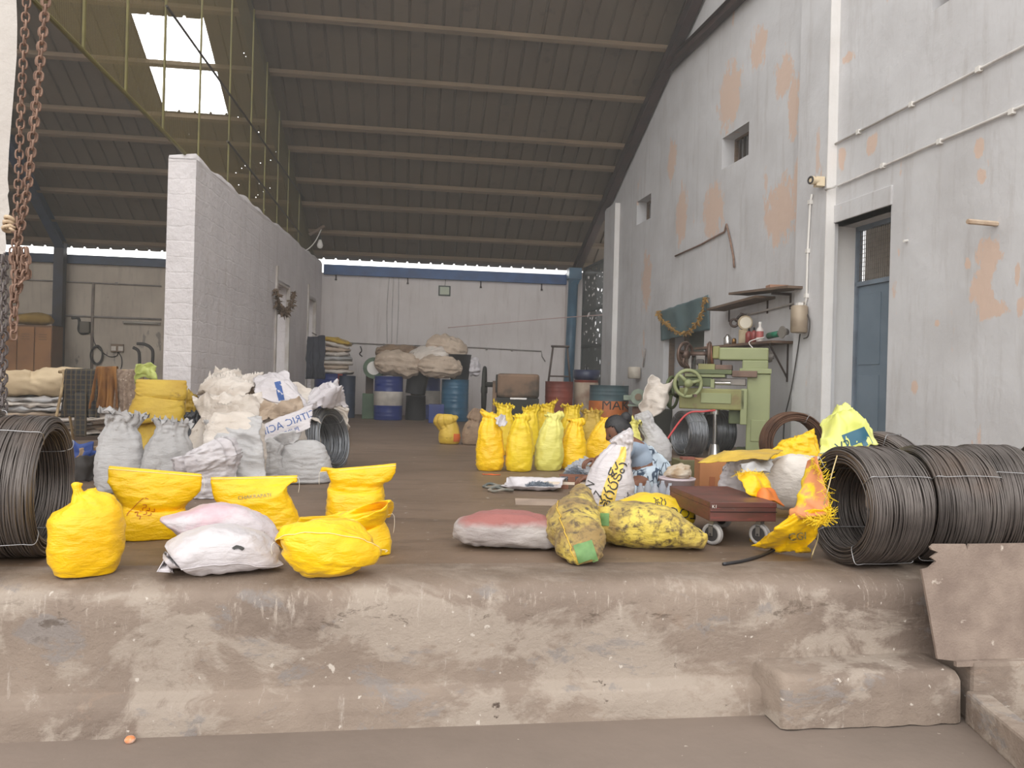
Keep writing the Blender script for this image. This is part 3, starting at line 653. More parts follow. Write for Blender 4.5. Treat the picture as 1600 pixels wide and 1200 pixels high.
for i, y in enumerate([11.0, 11.75, 12.68, 13.65, 14.66, 15.2, 15.95, 16.57, 17.35, 18.0]):
    mw = Matrix.Translation(V((0, y, roof_z(y)))) @ slope
    for a, b in ((-12.0, 5.0),):
        mb = MB(); mb.box(a, b, -.03, .03, -.085, -.002); mb.box(a, b, -.03, .045, -.10, -.085)
        struct(mb.obj('ceiling_purlin', m_purlin, mw=mw))
# rafters
m_raf = mk('grey_brown_steel', (82, 80, 72), (66, 60, 54), 3, .4, .7, .6, .2)
m_red = mk('dark_red_oxide_steel', (70, 48, 44), (52, 40, 38), 4, .4, .7, .65, .2)
def ibeam(name, a, b, mat, w=.09, h=.2, tw=.012):
    a, b = V(a), V(b); d = (b - a); L = d.length; d.normalize(); x = d.cross(UP).normalized(); z = x.cross(d)
    mw = basis(x, d, z, a); mb = MB(); mb.box(-w, w, 0, L, -tw, 0); mb.box(-w, w, 0, L, -h, -h + tw); mb.box(-tw / 2, tw / 2, 0, L, -h, 0)
    return struct(mb.obj(name, mat, mw=mw))
r0 = rf(384, 0, .1); r1 = rf(486, 405, .1)
xr = lambda y: r0.x + (r1.x - r0.x) * (y - r0.y) / (r1.y - r0.y)
ibeam('ceiling_rafter', (xr(18.1), 18.1, roof_z(18.1) - .1), (xr(10.7), 10.7, roof_z(10.7) - .1), m_raf)
struct(MB().box(-.07, .07, -.07, .07, 0, 0.7).obj('trim_1', m_raf, mw=at((xr(18.05), 18.05, 2.9))))
wl = lambda y: WR_P + WR_DIR * ((y - WR_P.y) / WR_DIR.y) + WR_N * .12
a, b = wl(18.15), wl(10.7); a.z = roof_z(18.15) - .1; b.z = roof_z(10.7) - .1
ibeam('ceiling_rafter_right', a, b, m_red, .08, .2)
ta, tb_ = wr(1046, 100, .1), wr(1240, -90, .1); zt_ = wr(1100, 46, .1).z; ta.z = zt_ + .05; tb_.z = zt_ + .05
ibeam('ceiling_tie_beam', ta, tb_, m_red, .06, .16)
ra, rb = rf(100, 384, .1), None
ibeam('ceiling_rafter_west', (-7.7, 18.1, roof_z(18.1) - .1), (-7.2, 10.7, roof_z(10.7) - .1), m_bluedk)
struct(MB().box(-.1, .1, -.09, .09, 0, 3.62).obj('wall_west_post', mk('blue_black_steel', (56, 56, 66), (52, 44, 42), 2, .4, .6, .5, .2), mw=at((-7.7, 17.9, 0))))
# ---- partition: whitewashed blocks with two door openings
pe = (E and [(ps(340, 500)[0] - .6, 1.2, .25, .3)])
m_wp = plaster('rough_whitewashed_blocks', (228, 222, 222), (214, 208, 208), (214, 198, 178), [], 0.72, 0.75, (0.42, 0.19), (180, 168, 158))
PT = 0.33
sp1 = ps(503, 430)[0]
dA = (ps(430, 500)[0], ps(452, 500)[0], 0, ps(430, 437)[1]); dB = (ps(480, 500)[0], ps(493, 500)[0], 0, ps(480, 462)[1])
wall('wall_partition', WP_P, WP_DIR, WP_N, 0.0, sp1, 0, ps(298, 238)[1] - .02, PT, [dA, dB], m_wp)
PMW = basis(WP_DIR, -WP_N, UP, WP_P)
# uneven mortar cap on the partition
vs, fs = [], []; zt = ps(298, 238)[1] - .03
for i in range(61):
    s = sp1 * i / 60
    for y, z in ((0.0, 0), (.01, .05), (.17, .07), (.32, .05), (PT, 0)): vs.append(V((s, y + .015 * nz((s, y, 0), 3, 2), zt + z * (1 + 1.2 * nz((s, y, 0), 2.5, 1)) if z else zt)))
fs = [(i * 5 + j, (i + 1) * 5 + j, (i + 1) * 5 + j + 1, i * 5 + j + 1) for i in range(60) for j in range(4)] + [tuple(range(5))]
struct(obj('wall_partition_cap', vs, fs, m_wp, mw=PMW))
m_frame = mk('white_door_frame', (206, 200, 196), (176, 164, 152), 4, .4, .7, .6)
for n, h in enumerate((dA, dB)):
    f = MB(); f.box(h[0] - .04, h[0] + .03, -.03, .06, 0, h[3] + .25); f.box(h[0], h[1], 0, .06, h[3] - .03, h[3] + .03); f.box(h[1] - .03, h[1] + .02, -.01, .06, 0, h[3])
    struct(f.obj('door_%d' % (n + 2), m_frame, mw=PMW))
# ---- wire mesh screen between the bays, over the partition
m_scr, t, p = new_mat('olive_wire_mesh'); p.inputs['Base Color'].default_value = lin((128, 112, 62)); p.inputs['Roughness'].default_value = .6
o = t.n['Material Output']; tr = t.add('ShaderNodeBsdfTransparent'); mx = t.add('ShaderNodeMixShader')
wv = t.add('ShaderNodeTexWave'); wv.inputs['Scale'].default_value = 11.0; wv.bands_direction = 'X'; t.link(t.coords((1, 1, 1), False), wv.inputs['Vector'])
rr = t.ramp(wv.outputs['Fac'], .3, .8, (.30, .30, .30, 1), (.62, .62, .62, 1)); t.link(rr, mx.inputs[0]); t.link(tr.outputs[0], mx.inputs[1]); t.link(p.outputs[0], mx.inputs[2]); t.link(mx.outputs[0], o.inputs['Surface'])
zs = ps(298, 238)[1] + .02; s_a = (9.0 - WP_P.y) - 1.2
def scr_top(s): return roof_z((WP_P + WP_DIR * s).y) - .12
sv = []; sN = 20; s0_ = -4.2
for i in range(sN + 1):
    s = s0_ + (sp1 - s0_) * i / sN; zb = zs if s > 0 else zs + .07 * (-s)
    sv += [(s, .16, zb), (s, .16, max(zb + .02, min(scr_top(s), 8.6)))]
sc_ = thing('mesh_screen', 'tall olive wire mesh screen standing on the white block partition', 'screen', PMW)
obj('wire_mesh', sv, [(2 * i, 2 * i + 2, 2 * i + 3, 2 * i + 1) for i in range(sN)], m_scr, sc_, Matrix.Identity(4), smooth=False)
m_bat = mk('yellow_green_angle_iron', (118, 110, 60), (98, 90, 50), 4, .4, .7, .6)
for px in (150, 215, 272, 326, 371, 404, 426, 446, 462, 479):
    s = ps(px, 300)[0]; zb = zs if s > 0 else zs + .07 * (-s); MB().box(s - .014, s + .014, .13, .15, zb, min(scr_top(s), 8.6)).obj('batten', m_bat, sc_, Matrix.Identity(4))
MB().tube([V((s0_, .14, zs + .07 * 4.2)), V((0, .14, zs + .02))], .022, 8).obj('bottom_rail', m_bat, sc_, Matrix.Identity(4))
m_dkp = mk('dark_rod', (58, 50, 42), rough=.6)
for (xa, ya), (xb, yb) in (((276, 10), (494, 326)), ((368, 221), (480, 368))):
    a, b = ps(xa, ya), ps(xb, yb); MB().tube([V((a[0], .11, a[1])), V((b[0], .11, b[1]))], .016, 6).obj('brace_rod', m_dkp, sc_, Matrix.Identity(4))
# ---- near left: limewashed wall stub with a ragged edge, and the wall west of it
m_wn = plaster('thick_limewash', (196, 190, 184), (184, 176, 170), (160, 148, 138), [], 0.74, 0.5)
edge = [(8, 397), (10, 385), (8, 360), (15, 330), (12, 305), (14, 298), (12, 280), (14, 235), (19, 175), (22, 140), (26, 90), (27, 40), (25, -20), (27, -120), (28, -260)]
vs, fs = [], []; D4 = 4.0
ee = [atD(x, y, D4) for x, y in edge]; wx = FW
for e in ee:
    for w in (0.0, .02, .3): vs.append(e + wx * w - RT * (0.24 if w == .3 else (.014 if w else .0)))
k = 3; fs = [(i * k + j, i * k + j + 1, (i + 1) * k + j + 1, (i + 1) * k + j) for i in range(len(ee) - 1) for j in range(2)]
nl = len(vs)
for e in ee:
    for w in (0.0, .3): vs.append(e + wx * w - RT * 7.0)
for i in range(len(ee) - 1):
    fs += [(i * k, (i + 1) * k, nl + 2 * i + 2, nl + 2 * i), (i * k + 2, nl + 2 * i + 1, nl + 2 * i + 3, (i + 1) * k + 2)]
fs.append((0, nl, nl + 1, 2, 1))
struct(obj('wall_front', vs, fs, m_wn, smooth=False))
struct(MB().box(0.03, 6.9, .0, .04, -.05, -.005).obj('wall_front_lintel', m_iron, mw=basis(-RT, FW, UP, ee[0] + RT * .05)))
struct(MB().box(-12.3, -12.0, 3, 18.4, 0, 8.5).obj('wall_left_unseen', m_wb))  # unseen wall, put in to keep the west bay dim

# ---- dust hanging in the shed
hz_ = bpy.data.materials.new('dusty_air'); hz_.use_nodes = True; t = NT(hz_); t.n.remove(t.n['Principled BSDF']); vs_ = t.add('ShaderNodeVolumeScatter'); vs_.inputs['Density'].default_value = 0.012; vs_.inputs['Anisotropy'].default_value = 0.2; vs_.inputs['Color'].default_value = (1, .97, .92, 1)
t.link(vs_.outputs[0], t.n['Material Output'].inputs['Volume'])
hz = MB().box(-11.9, 8, 3.9, 18.0, 0.02, 9.0).obj('haze', hz_); hz['kind'] = 'stuff'; tag(hz, 'thin dusty haze filling the air of the shed', 'haze')
# ================================================================== sacks: materials
def weave(name, c1, c2, rough=0.42, scale=3.0, lo=.4, hi=.7, bump=.35, c3=None, lo3=.6, hi3=.68, s3=9, stretch=(1, 1, 2.6), fold=14, trans=0.0):
    if name in MATS: return MATS[name]
    m, t, p = new_mat(name); p.inputs['Roughness'].default_value = rough
    vec = t.coords((1, 1, 1)); v2 = t.coords(stretch)
    col = t.mix(t.ramp(t.noise(vec, scale, 6, .6), lo, hi), lin(c1), lin(c2))
    if c3: col = t.mix(t.ramp(t.noise(vec, s3, 7, .65), lo3, hi3), col, lin(c3))
    t.link(col, p.inputs['Base Color'])
    n1 = t.bump(t.noise(v2, fold, 5, .55, .4), bump, .02); n2 = t.bump(t.noise(vec, fold * 2.4, 4), bump * .5, .008, n1)
    t.link(n2, p.inputs['Normal']); p.inputs['Sheen Weight'].default_value = 0.08
    MATS[name] = m; return m
Y_ = weave('yellow_woven_plastic', (246, 198, 8), (236, 182, 6), .32, bump=.5)
Y_OLD = weave('yellow_woven_plastic_dusty', (236, 204, 30), (214, 176, 22), .45, c3=(180, 140, 30), lo3=.66, hi3=.74)
Y_PALE = weave('pale_yellow_woven_plastic', (224, 216, 118), (212, 204, 98), .4, c3=(206, 212, 150), lo3=.58, hi3=.68, s3=5)
Y_DIRT = weave('yellow_sack_soiled_brown', (214, 190, 84), (146, 120, 72), .6, 3.6, .38, .56, .6, c3=(92, 76, 52), lo3=.48, hi3=.64, s3=26)
Y_MUST = weave('mustard_sack', (206, 172, 60), (184, 146, 44), .5, c3=(150, 118, 50), lo3=.62, hi3=.72)
W_ = weave('white_woven_plastic', (206, 200, 202), (188, 181, 184), .4, bump=.45)
W_PINK = weave('white_sack_pink_tint', (206, 198, 202), (206, 174, 182), .4, 3.5, .48, .62, .4)
W_GREY = weave('grey_white_dusty_sack', (192, 190, 190), (166, 163, 162), .5, 2.5, .35, .7, .5, c3=(120, 112, 106), lo3=.62, hi3=.72)
W_BEIGE = weave('beige_stained_white_sack', (224, 215, 206), (198, 186, 174), .6, 2.2, .38, .66, .5, c3=(146, 126, 106), lo3=.62, hi3=.72, s3=6)
W_REDTOP = weave('white_sack_red_dust', (176, 168, 164), (150, 140, 138), .6, 3, .4, .7, .5)
JUTE = weave('brown_jute', (150, 126, 102), (122, 100, 82), .85, 6, .4, .7, .5, c3=(94, 78, 64))
JUTE_L = weave('light_jute', (186, 166, 146), (160, 140, 120), .8, 4, .4, .7, .5)
STITCH = mk('pale_stitching', (242, 226, 170), rough=.7)
STR_W = mk('white_string', (226, 220, 206), rough=.8)
INK_R = mk('red_marker_ink', (168, 62, 34), rough=.6)
INK_K = mk('black_print', (60, 58, 56), rough=.6)
INK_B = mk('blue_print', (62, 92, 150), rough=.6)
INK_BK = mk('faded_grey_print', (150, 148, 110), rough=.6)
G1 = 'yellow filled sacks at the platform edge'
# ---- yellow sacks along the front edge
s1 = sackpx('filled_sack', 'plump yellow sack with twisted knotted top beside the big black wire coil', 134, 905,
    [(0, 0, 36, 26, 0, 2.8), (0, 4, 45, 32, 0, 2.8), (0, 30, 53, 40, 0, 2.6), (0, 62, 55, 42, 0, 2.4), (-1, 90, 53, 38, 0, 2.3), (-4, 108, 42, 28, 0, 2.2, .06), (-8, 119, 24, 18, 0, 2, .14), (-13, 126, 9, 8, 0, 2, .2), (-15, 134, 6, 6, 0, 2, .1), (-16, 142, 7, 5, 0, 2, .1), (-16, 145, 3, 3, 0, 2)], Y_, seed=1.3, group=G1, wr_=.009, folds=.7)
def flapof(o, pts, mat, name='loose_bag_corner', seed=0):
    m = o.matrix_world.inverted(); a, b, c, d = [m @ V(p) for p in pts]
    return cloth(name, lambda u, v: a * (1 - u) * (1 - v) + b * u * (1 - v) + c * u * v + d * (1 - u) * v + V((0, -.012 * math.sin(PI * u) * v, 0)), 10, 10, mat, o, Matrix.Identity(4), .006, 16, seed, .003)
dd = depth(fl(134, 905)) + .1
flapof(s1, [atD(126, 785, dd), atD(166, 800, dd + .02), atD(150, 762, dd + .03), atD(137, 764, dd + .03)], Y_)
s2 = sackpx('filled_sack', 'yellow sack with red scribble under a wide flat folded top', 237, 846,
    [(0, 0, 44, 32, 0, 3.2), (0, 5, 50, 36, 0, 3.2), (0, 28, 50, 38, 0, 3), (0, 48, 47, 33, 0, 2.8), (1, 58, 47, 27, 4, 2.5), (2, 66, 56, 22, 10, 2.2), (4, 84, 66, 12, 16, 2.2, 0, -.04), (4, 100, 67, 5, 18, 2.2, 0, -.1), (4, 108, 66, 1.6, 18, 2.2, 0, -.12)], Y_, seed=2.2, group=G1, folds=.5)
_, pts = seam(s2, STITCH, .93); string(s2, pts[-1], STR_W, .085)
s3 = sackpx('filled_sack', 'yellow sack leaning sideways with broad cupped top behind the white sacks', 420, 834,
    [(10, 0, 34, 26, 0, 2.6), (10, 4, 40, 30, 0, 2.6), (6, 18, 38, 28, 0, 2.5), (-4, 34, 40, 25, 2, 2.4, .03), (-16, 50, 52, 20, 6, 2.2), (-22, 66, 61, 12, 8, 2.2), (-23, 80, 64, 5, 8, 2.2, 0, .02), (-23, 86, 64, 1.6, 8, 2.2, 0, .03)], Y_, seed=3.1, group=G1, folds=.5)
_, pts = seam(s3, STITCH, .92); string(s3, pts[-1], STR_W, .08)
s4 = sackpx('filled_sack', 'upright yellow sack with pinched neck and flared sewn top, farthest of the front five', 555, 822,
    [(0, 0, 40, 30, 0, 3), (0, 5, 45, 34, 0, 3), (0, 34, 45, 34, 0, 2.8), (0, 54, 43, 28, 0, 2.5), (0, 64, 40, 20, 5, 2.3), (1, 72, 46, 14, 10, 2.2), (3, 82, 57, 8, 11, 2.2, 0, .05), (3, 89, 58, 1.6, 10, 2.2, 0, .07)], Y_, seed=4.7, group=G1, folds=.5)
_, pts = seam(s4, STITCH, .93); string(s4, pts[0], STR_W, .07, dx=-.004)
s5 = sackpx('filled_sack', 'yellow sack slumped behind the lens shaped one, its glossy top flap folded over', 545, 872,
    [(0, 0, 54, 34, 0, 2.8), (4, 5, 62, 40, 0, 2.8), (4, 26, 60, 38, 0, 2.4), (0, 42, 52, 28, 2, 2.2), (-2, 52, 62, 18, 12, 2.2, 0, .12), (-6, 58, 72, 9, 20, 2.2, 0, .22), (-6, 60, 74, 2, 22, 2.2, 0, .26)], Y_, seed=5.5, group=G1, folds=.7)
_, pts = seam(s5, STITCH, .93); string(s5, pts[-1], STR_W, .09)
s6 = sackpx('filled_sack', 'lens shaped yellow sack lying with its sewn mouth towards the yard', 514, 908,
    [(0, 0, 28, 18, 0, 2.2), (0, 4, 42, 28, 0, 2.2), (-1, 22, 58, 42, 4, 2.1), (-2, 37, 68, 48, 10, 2.0, 0, -.08), (-1, 45, 80, 44, 12, 1.9, 0, -.14), (-1, 49, 80, 42, 9, 1.9, 0, -.15), (0, 57, 66, 38, -2, 2.0, 0, -.1), (0, 74, 50, 26, -14, 2.1), (0, 84, 26, 12, -18, 2.1)], Y_, seed=6.1, group=G1, folds=1.1, wr_=.010)
g = o_grid[s6.name]
_, pts = seam(s6, STITCH, .56, out=.003); string(s6, pts[0], STR_W, .05, dx=-.012); string(s6, pts[-1], STR_W, .01, dx=.022)
sc1 = [[(-.05, .045), (-.052, .0), (-.05, -.05), (-.045, -.06)], [(-.045, .05), (-.03, .055)], [(-.03, .02), (-.02, .03), (-.012, .02), (-.02, .01), (-.012, 0), (-.02, -.01)], [(0, .03), (.01, .02), (.0, .01), (.012, 0), (.004, -.014)], [(.02, .04), (.03, .03), (.02, .02), (.03, .008), (.022, -.004)], [(-.03, -.03), (-.02, -.02), (-.012, -.034), (0, -.026), (.006, -.04)]]
print_px(s2, strokes_mesh(sc1, .0028), 226, 800, -42, INK_R, name='red_scribble')
print_px(s3, text_mesh('CHAKRAPATI', .027), 398, 776, 4, INK_BK)
# ---- two white sacks lying
def lying(name, label, xc, yb, rows, mat, seed, rot=0.0, group=None, z0=0.0, cat='sack', **kw):
    """a bag on its side; rows in pixels along its length: (along, height of the axis, half height, half depth, towards the eye, squareness, pleat)"""
    p = fl(xc, yb, z0); s = depth(p) / F; b0 = max(r[3] for r in rows) * s
    p = p + V((p.x, p.y, 0)).normalized() * b0 * .8; s *= 1 + b0 * .8 / depth(p)
    R = [(r[0] * s, -r[4] * s, r[1] * s, r[2] * s, r[3] * s, r[5], (r[6] if len(r) > 6 else 0), 0.0) for r in rows]
    vs, fs, grid = loft(R, seed=seed, floor=0.0, **kw)
    mw = facing(p, rot); o = obj(name, vs, fs, mat, mw=mw); tag(o, label, cat, group); remember(o, mw, vs, fs); o_grid[o.name] = grid; return o
G2 = 'white sacks lying at the platform edge'
w2 = lying('filled_sack', 'white sack lying flat at the platform edge with a dark slot in its top', 350, 901,
    [(-80, 14, 2, 34, 6, 2.2), (-78, 15, 10, 46, 6, 2.6), (-66, 25, 24, 54, 4, 2.8), (-40, 31, 32, 56, 0, 2.8), (0, 34, 35, 58, 0, 2.8), (40, 29, 29, 54, 0, 2.8), (66, 19, 18, 46, 4, 2.6), (78, 12, 9, 36, 6, 2.4), (81, 12, 2, 24, 6, 2.2)], W_, 7.7, group=G2, folds=.8, wr_=.008)
def edge_piping(o, mat, k, name='sewn_edge', r=.0025, out=.004):
    g = o_grid[o.name]; nu = len(g[0]); pts = [ring[k % nu] + V((0, -out, 0)) for ring in g[2:-2]]
    return MB().tube(pts, r, 5).obj(name, mat, o, smooth=True)
edge_piping(w2, mk('grey_seam', (196, 190, 192), rough=.7), 15)
print_px(w2, strokes_mesh([[(-.022, -.002), (-.008, .006), (.008, .002), (.022, -.006)], [(-.018, -.005), (0, .0), (.018, -.008)]], .007), 372, 856, 0, INK_K, name='dark_slot')
w1 = lying('filled_sack', 'pink tinted white sack lying tilted behind and above the flat white one', 350, 868,
    [(-92, 52, 2, 12, 0, 2.2), (-86, 52, 5, 26, 0, 2.4), (-62, 46, 17, 38, 0, 2.6), (-30, 40, 34, 42, 0, 2.6), (10, 36, 36, 44, 0, 2.6), (45, 28, 28, 40, 0, 2.5), (72, 16, 16, 30, 0, 2.4), (84, 10, 8, 18, 0, 2.3), (87, 9, 2, 8, 0, 2.2)], W_PINK, 8.3, group=G2, folds=.8, wr_=.008)
string(w1, w1.matrix_world.inverted() @ atD(272, 812, depth(w1.matrix_world.translation) - .12), STR_W, .05)
print_px(w1, strokes_mesh([[(-.02, 0), (-.012, .008), (-.006, -.004)], [(0, .006), (.006, -.004), (.012, .006)], [(.018, -.004), (.024, .006)]], .002), 404, 832, -12, INK_K, name='ink_scrawl')
# ---- soiled sacks lying mid floor
d1_ = lying('filled_sack', 'long white sack dusted red on top lying on the bare floor', 785, 861,
    [(-78, 18, 2, 8, 0, 2.2), (-74, 19, 9, 16, 0, 2.3), (-60, 24, 20, 30, 0, 2.5), (-30, 28, 27, 36, 0, 2.6), (10, 29, 28, 38, 0, 2.6), (50, 27, 26, 36, 0, 2.6), (85, 22, 20, 30, 0, 2.4), (95, 20, 3, 10, 0, 2.2)], W_REDTOP, 9.4, folds=.8, wr_=.008)
# red dust lies on the upper side of the bag
m = W_REDTOP; t = NT(m); p_ = m.node_tree.nodes['Principled BSDF']; src = p_.inputs['Base Color'].links[0].from_socket
tc = t.add('ShaderNodeTexCoord'); sp_ = t.add('ShaderNodeSeparateXYZ'); t.link(tc.outputs['Object'], sp_.inputs[0])
ad = t.add('ShaderNodeMath', operation='MULTIPLY_ADD'); t.link(t.noise(t.coords(), 5, 5), ad.inputs[0]); ad.inputs[1].default_value = .09; t.link(sp_.outputs[2], ad.inputs[2])
t.link(t.mix(t.ramp(ad.outputs[0], .155, .185), src, lin((150, 92, 86))), p_.inputs['Base Color'])
# d2: end-on, pointing at the eye
def endon(name, label, xc, yb, rows, mat, seed, rot=0.0, **kw):
    """rows in pixels: (dx, height of axis, half width, half height, distance along the floor away from the eye, squareness)"""
    p = fl(xc, yb); s = depth(p) / F
    R = [(r[0] * s, r[4] * s, r[1] * s, r[2] * s, r[3] * s, r[5], 0.0, 0.0) for r in rows]
    vs, fs, grid = loft(R, seed=seed, floor=0.0, **kw); mw = facing(p, rot); o = obj(name, vs, fs, mat, mw=mw); tag(o, label, 'sack'); remember(o, mw, vs, fs); o_grid[o.name] = grid; return o
d2_ = endon('filled_sack', 'brown soiled yellow sack lying end-on with a green corner', 908, 885,
    [(10, 6, 16, 2, 0, 2.4), (8, 12, 26, 11, 4, 2.5), (2, 24, 36, 23, 26, 2.4), (-6, 34, 43, 33, 64, 2.3), (-14, 38, 47, 38, 104, 2.2), (-16, 42, 46, 42, 146, 2.2), (-12, 44, 40, 40, 190, 2.2), (-6, 52, 32, 32, 232, 2.1), (-4, 66, 24, 22, 270, 2.1), (-4, 78, 18, 14, 300, 2.1), (-4, 84, 9, 6, 318, 2)], Y_DIRT, 10.1, folds=.9, wr_=.012, nv=64)
m_green = mk('green_print_patch', (112, 150, 92), (92, 128, 76), 12, rough=.6)
sq = lambda w, h, n=7: ([((i / n - .5) * w, (j / n - .5) * h) for j in range(n + 1) for i in range(n + 1)], [(j * (n + 1) + i, j * (n + 1) + i + 1, (j + 1) * (n + 1) + i + 1, (j + 1) * (n + 1) + i) for j in range(n) for i in range(n)])
print_px(d2_, sq(.085, .09), 915, 864, 20, m_green, name='green_corner_patch')
g = o_grid[d2_.name]; nu = len(g[0])
MB().tube([g[j][int(nu * (.62 + .0016 * j))] + V((0, 0, .004)) for j in range(2, 34)], .003, 5).obj('sewn_edge', mk('ochre_seam', (206, 170, 70), rough=.7), d2_, smooth=True)
d3_ = lying('filled_sack', 'brown soiled yellow sack lying sideways in front of the standing white sack', 1010, 861,
    [(-84, 30, 4, 14, 0, 2.3), (-78, 31, 18, 28, 0, 2.4), (-55, 33, 31, 40, 0, 2.5), (-15, 34, 34, 44, 0, 2.5), (25, 32, 32, 42, 0, 2.4), (55, 24, 22, 34, 0, 2.3), (76, 17, 14, 24, 0, 2.3), (88, 14, 10, 14, 0, 2.2), (91, 13, 3, 5, 0, 2.2)], Y_DIRT, 11.6, folds=.7, wr_=.01)
print_px(d3_, sq(.05, .06), 944, 812, 0, m_green, name='green_corner_patch')
d4_ = lying('filled_sack', 'bright yellow sack with black lettering lying behind the brown soiled one', 1024, 826,
    [(-62, 18, 3, 12, 0, 2.3), (-56, 20, 14, 26, 0, 2.4), (-30, 23, 23, 34, 0, 2.4), (5, 24, 25, 36, 0, 2.4), (35, 22, 22, 34, 0, 2.4), (54, 16, 12, 24, 0, 2.3), (60, 15, 3, 10, 0, 2.2)], Y_OLD, 12.2, folds=.5)
print_px(d4_, text_mesh('LOGISTI', .075, True), 1050, 801, -3, INK_K)
print_px(d4_, text_mesh('\u0c17\u0c36', .06, True), 1032, 785, 4, INK_K)
d5_ = sackpx('filled_sack', 'standing white sack with a yellow lettered stripe before the crouching woman', 953, 805,
    [(0, 0, 26, 18, 0, 2.4), (-1, 4, 32, 22, 0, 2.4), (-2, 26, 38, 28, 0, 2.3), (0, 52, 37, 27, 0, 2.2), (5, 76, 29, 21, 0, 2.2, .03), (12, 94, 20, 15, 0, 2.1, .07), (18, 106, 14, 10, 0, 2, .14), (18, 114, 15, 10, 2, 2, .18), (15, 121, 19, 9, 4, 2, .2), (13, 124, 17, 7, 5, 2, .2)], W_, seed=13.4, folds=.7, nu=64)
m_ys = mk('yellow_print', (238, 206, 104), (226, 190, 84), 8, rough=.5)
def stripe(o, pix, wpx, mat, name, n=40):
    """a band printed on o that runs through the photograph's pixels"""
    b = bvh_of([o]); inv = o.matrix_world.inverted(); P = curve_pts([V((x, y, w)) for (x, y), w in zip(pix, wpx)], n); vs, ok, fs = [], [], []; M = 8
    for p in P:
        for k in range(M + 1):
            D = ray(p.x + (k / M - .5) * p.z, p.y).normalized(); h, nrm, i, di = b.ray_cast(EYE, D, 60); ok.append(h is not None); vs.append(inv @ (h - D * .0014) if h is not None else V((0, 0, 0)))
    for j in range(n - 1):
        for k in range(M):
            f = (j * (M + 1) + k, j * (M + 1) + k + 1, (j + 1) * (M + 1) + k + 1, (j + 1) * (M + 1) + k)
            if all(ok[i] for i in f) and max((vs[f[a]] - vs[f[a - 1]]).length for a in range(4)) < .06: fs.append(f)
    us = sorted({i for f in fs for i in f}); mp = {i: k for k, i in enumerate(us)}
    return obj(name, [vs[i] for i in us], [[mp[i] for i in f] for f in fs], mat, o)
stripe(d5_, [(944, 804), (950, 778), (957, 752), (966, 728), (973, 712), (974, 698)], [25, 24, 21, 17, 11, 8], m_ys, 'yellow_printed_stripe')
def txt_px(o, txt, size, x, y, ang, mat, mirror=False):
    return print_px(o, text_mesh(txt, size, mirror), x, y, ang, mat)
txt_px(d5_, '\u0c36\u0c17\u0c30\u0c15\u0c4d\u0c37', .105, 958, 757, 68, INK_K)
txt_px(d5_, 'UN\n7', .07, 927, 768, 62, INK_K); txt_px(d5_, '\u0c30\u0c36', .06, 981, 780, 62, INK_K)
# ---- the row of yellow sacks further in
G3 = 'standing yellow sacks in the middle of the floor'
def rowsack(label, x, yb, w, h, mat, seed, top=0, lean=0, group=G3, name='filled_sack', dep=.75, cat='sack', tops='tied'):
    w /= 2
    rr = random.Random(int(seed * 10)); k = lambda v, a=.06: v * (1 + rr.uniform(-a, a)); ti = rr.uniform(-.35, .35)
    R = [(0, 0, w * .7, w * .55, 0, 2.5), (0, h * .03, w * .86, w * .68, 0, 2.5), (0, h * .16, k(w * .98), w * dep * 1.05, 0, 2.4), (lean * .2, h * .36, k(w), w * dep, 0, 2.3, .01), (lean * .35, h * .54, k(w * .92), w * dep * .9, 0, 2.2, .02), (lean * .6, h * .70, k(w * .77), w * dep * .72, 0, 2.2, .04), (lean * .8, h * .83, k(w * .58), w * .44, 0, 2.1, .09, ti * .3)]
    if tops == 'tied': R += [(lean * .95, h * .91, k(w * .46), w * .26, 1, 2, .16, ti * .6), (lean * 1.05 + top, h * .965, k(w * .56, .15), w * .2, 2, 2, .2, ti), (lean * 1.1 + top + rr.uniform(-3, 3), h, k(w * .5, .2), w * .08, 2, 2, .22, ti * 1.3)]
    else: R += [(lean * .9, h * .91, k(w * .6), w * .4, 0, 2.1, .12, ti * .4), (lean + top, h * .96, k(w * .7), w * .42, 0, 2.1, .14, ti * .7), (lean + top, h, k(w * .8, .15), w * .46, 0, 2.1, .16, ti)]
    return sackpx(name, label, x, yb, R, mat, seed=seed, group=group, caps=(True, tops == 'tied'), jag=.05 if tops != 'tied' else .03, nu=60, nv=44, folds=.9, wr_=.009, cat=cat)
rowsack('deep yellow sack at the near end of the row, white rag in its top', 765, 737, 46, 90, Y_, 20.1, lean=-2)
rowsack('yellow filled sack in the front row beside the pale one, tied with a thin top', 811, 738, 46, 89, Y_OLD, 21.3, lean=2)
r3 = rowsack('pale lemon filled sack with greenish print, third in the front row', 856, 737, 45, 90, Y_PALE, 22.7, lean=8)
rowsack('bright yellow filled sack between the pale one and the crouching woman', 894, 735, 44, 79, Y_, 23.9, lean=4)
rowsack('yellow filled sack leaning behind the crouching woman', 935, 728, 46, 74, Y_, 24.2, lean=14)
rowsack('orange stained yellow sack with gaping torn top behind the near end of the row', 786, 712, 40, 79, Y_OLD, 25.4, tops='open', lean=0)
rowsack('narrow yellow sack with frayed top, second of the back row', 822, 712, 38, 76, Y_OLD, 26.8, tops='open', lean=6)
rowsack('tall yellow sack behind the pale one with torn open mouth', 853, 708, 40, 76, Y_OLD, 27.2, tops='open', lean=-2)
rowsack('orange speckled yellow sack with torn mouth behind the bright one', 890, 706, 38, 72, Y_OLD, 28.6, tops='open', lean=2)
rowsack('low mustard sack with two ear-like corners at the back of the group', 924, 700, 46, 58, Y_MUST, 29.3, tops='open')
rowsack('lime yellow sack with fringed top beyond the woman\'s head', 980, 722, 46, 66, Y_PALE, 30.5, tops='open', lean=2)
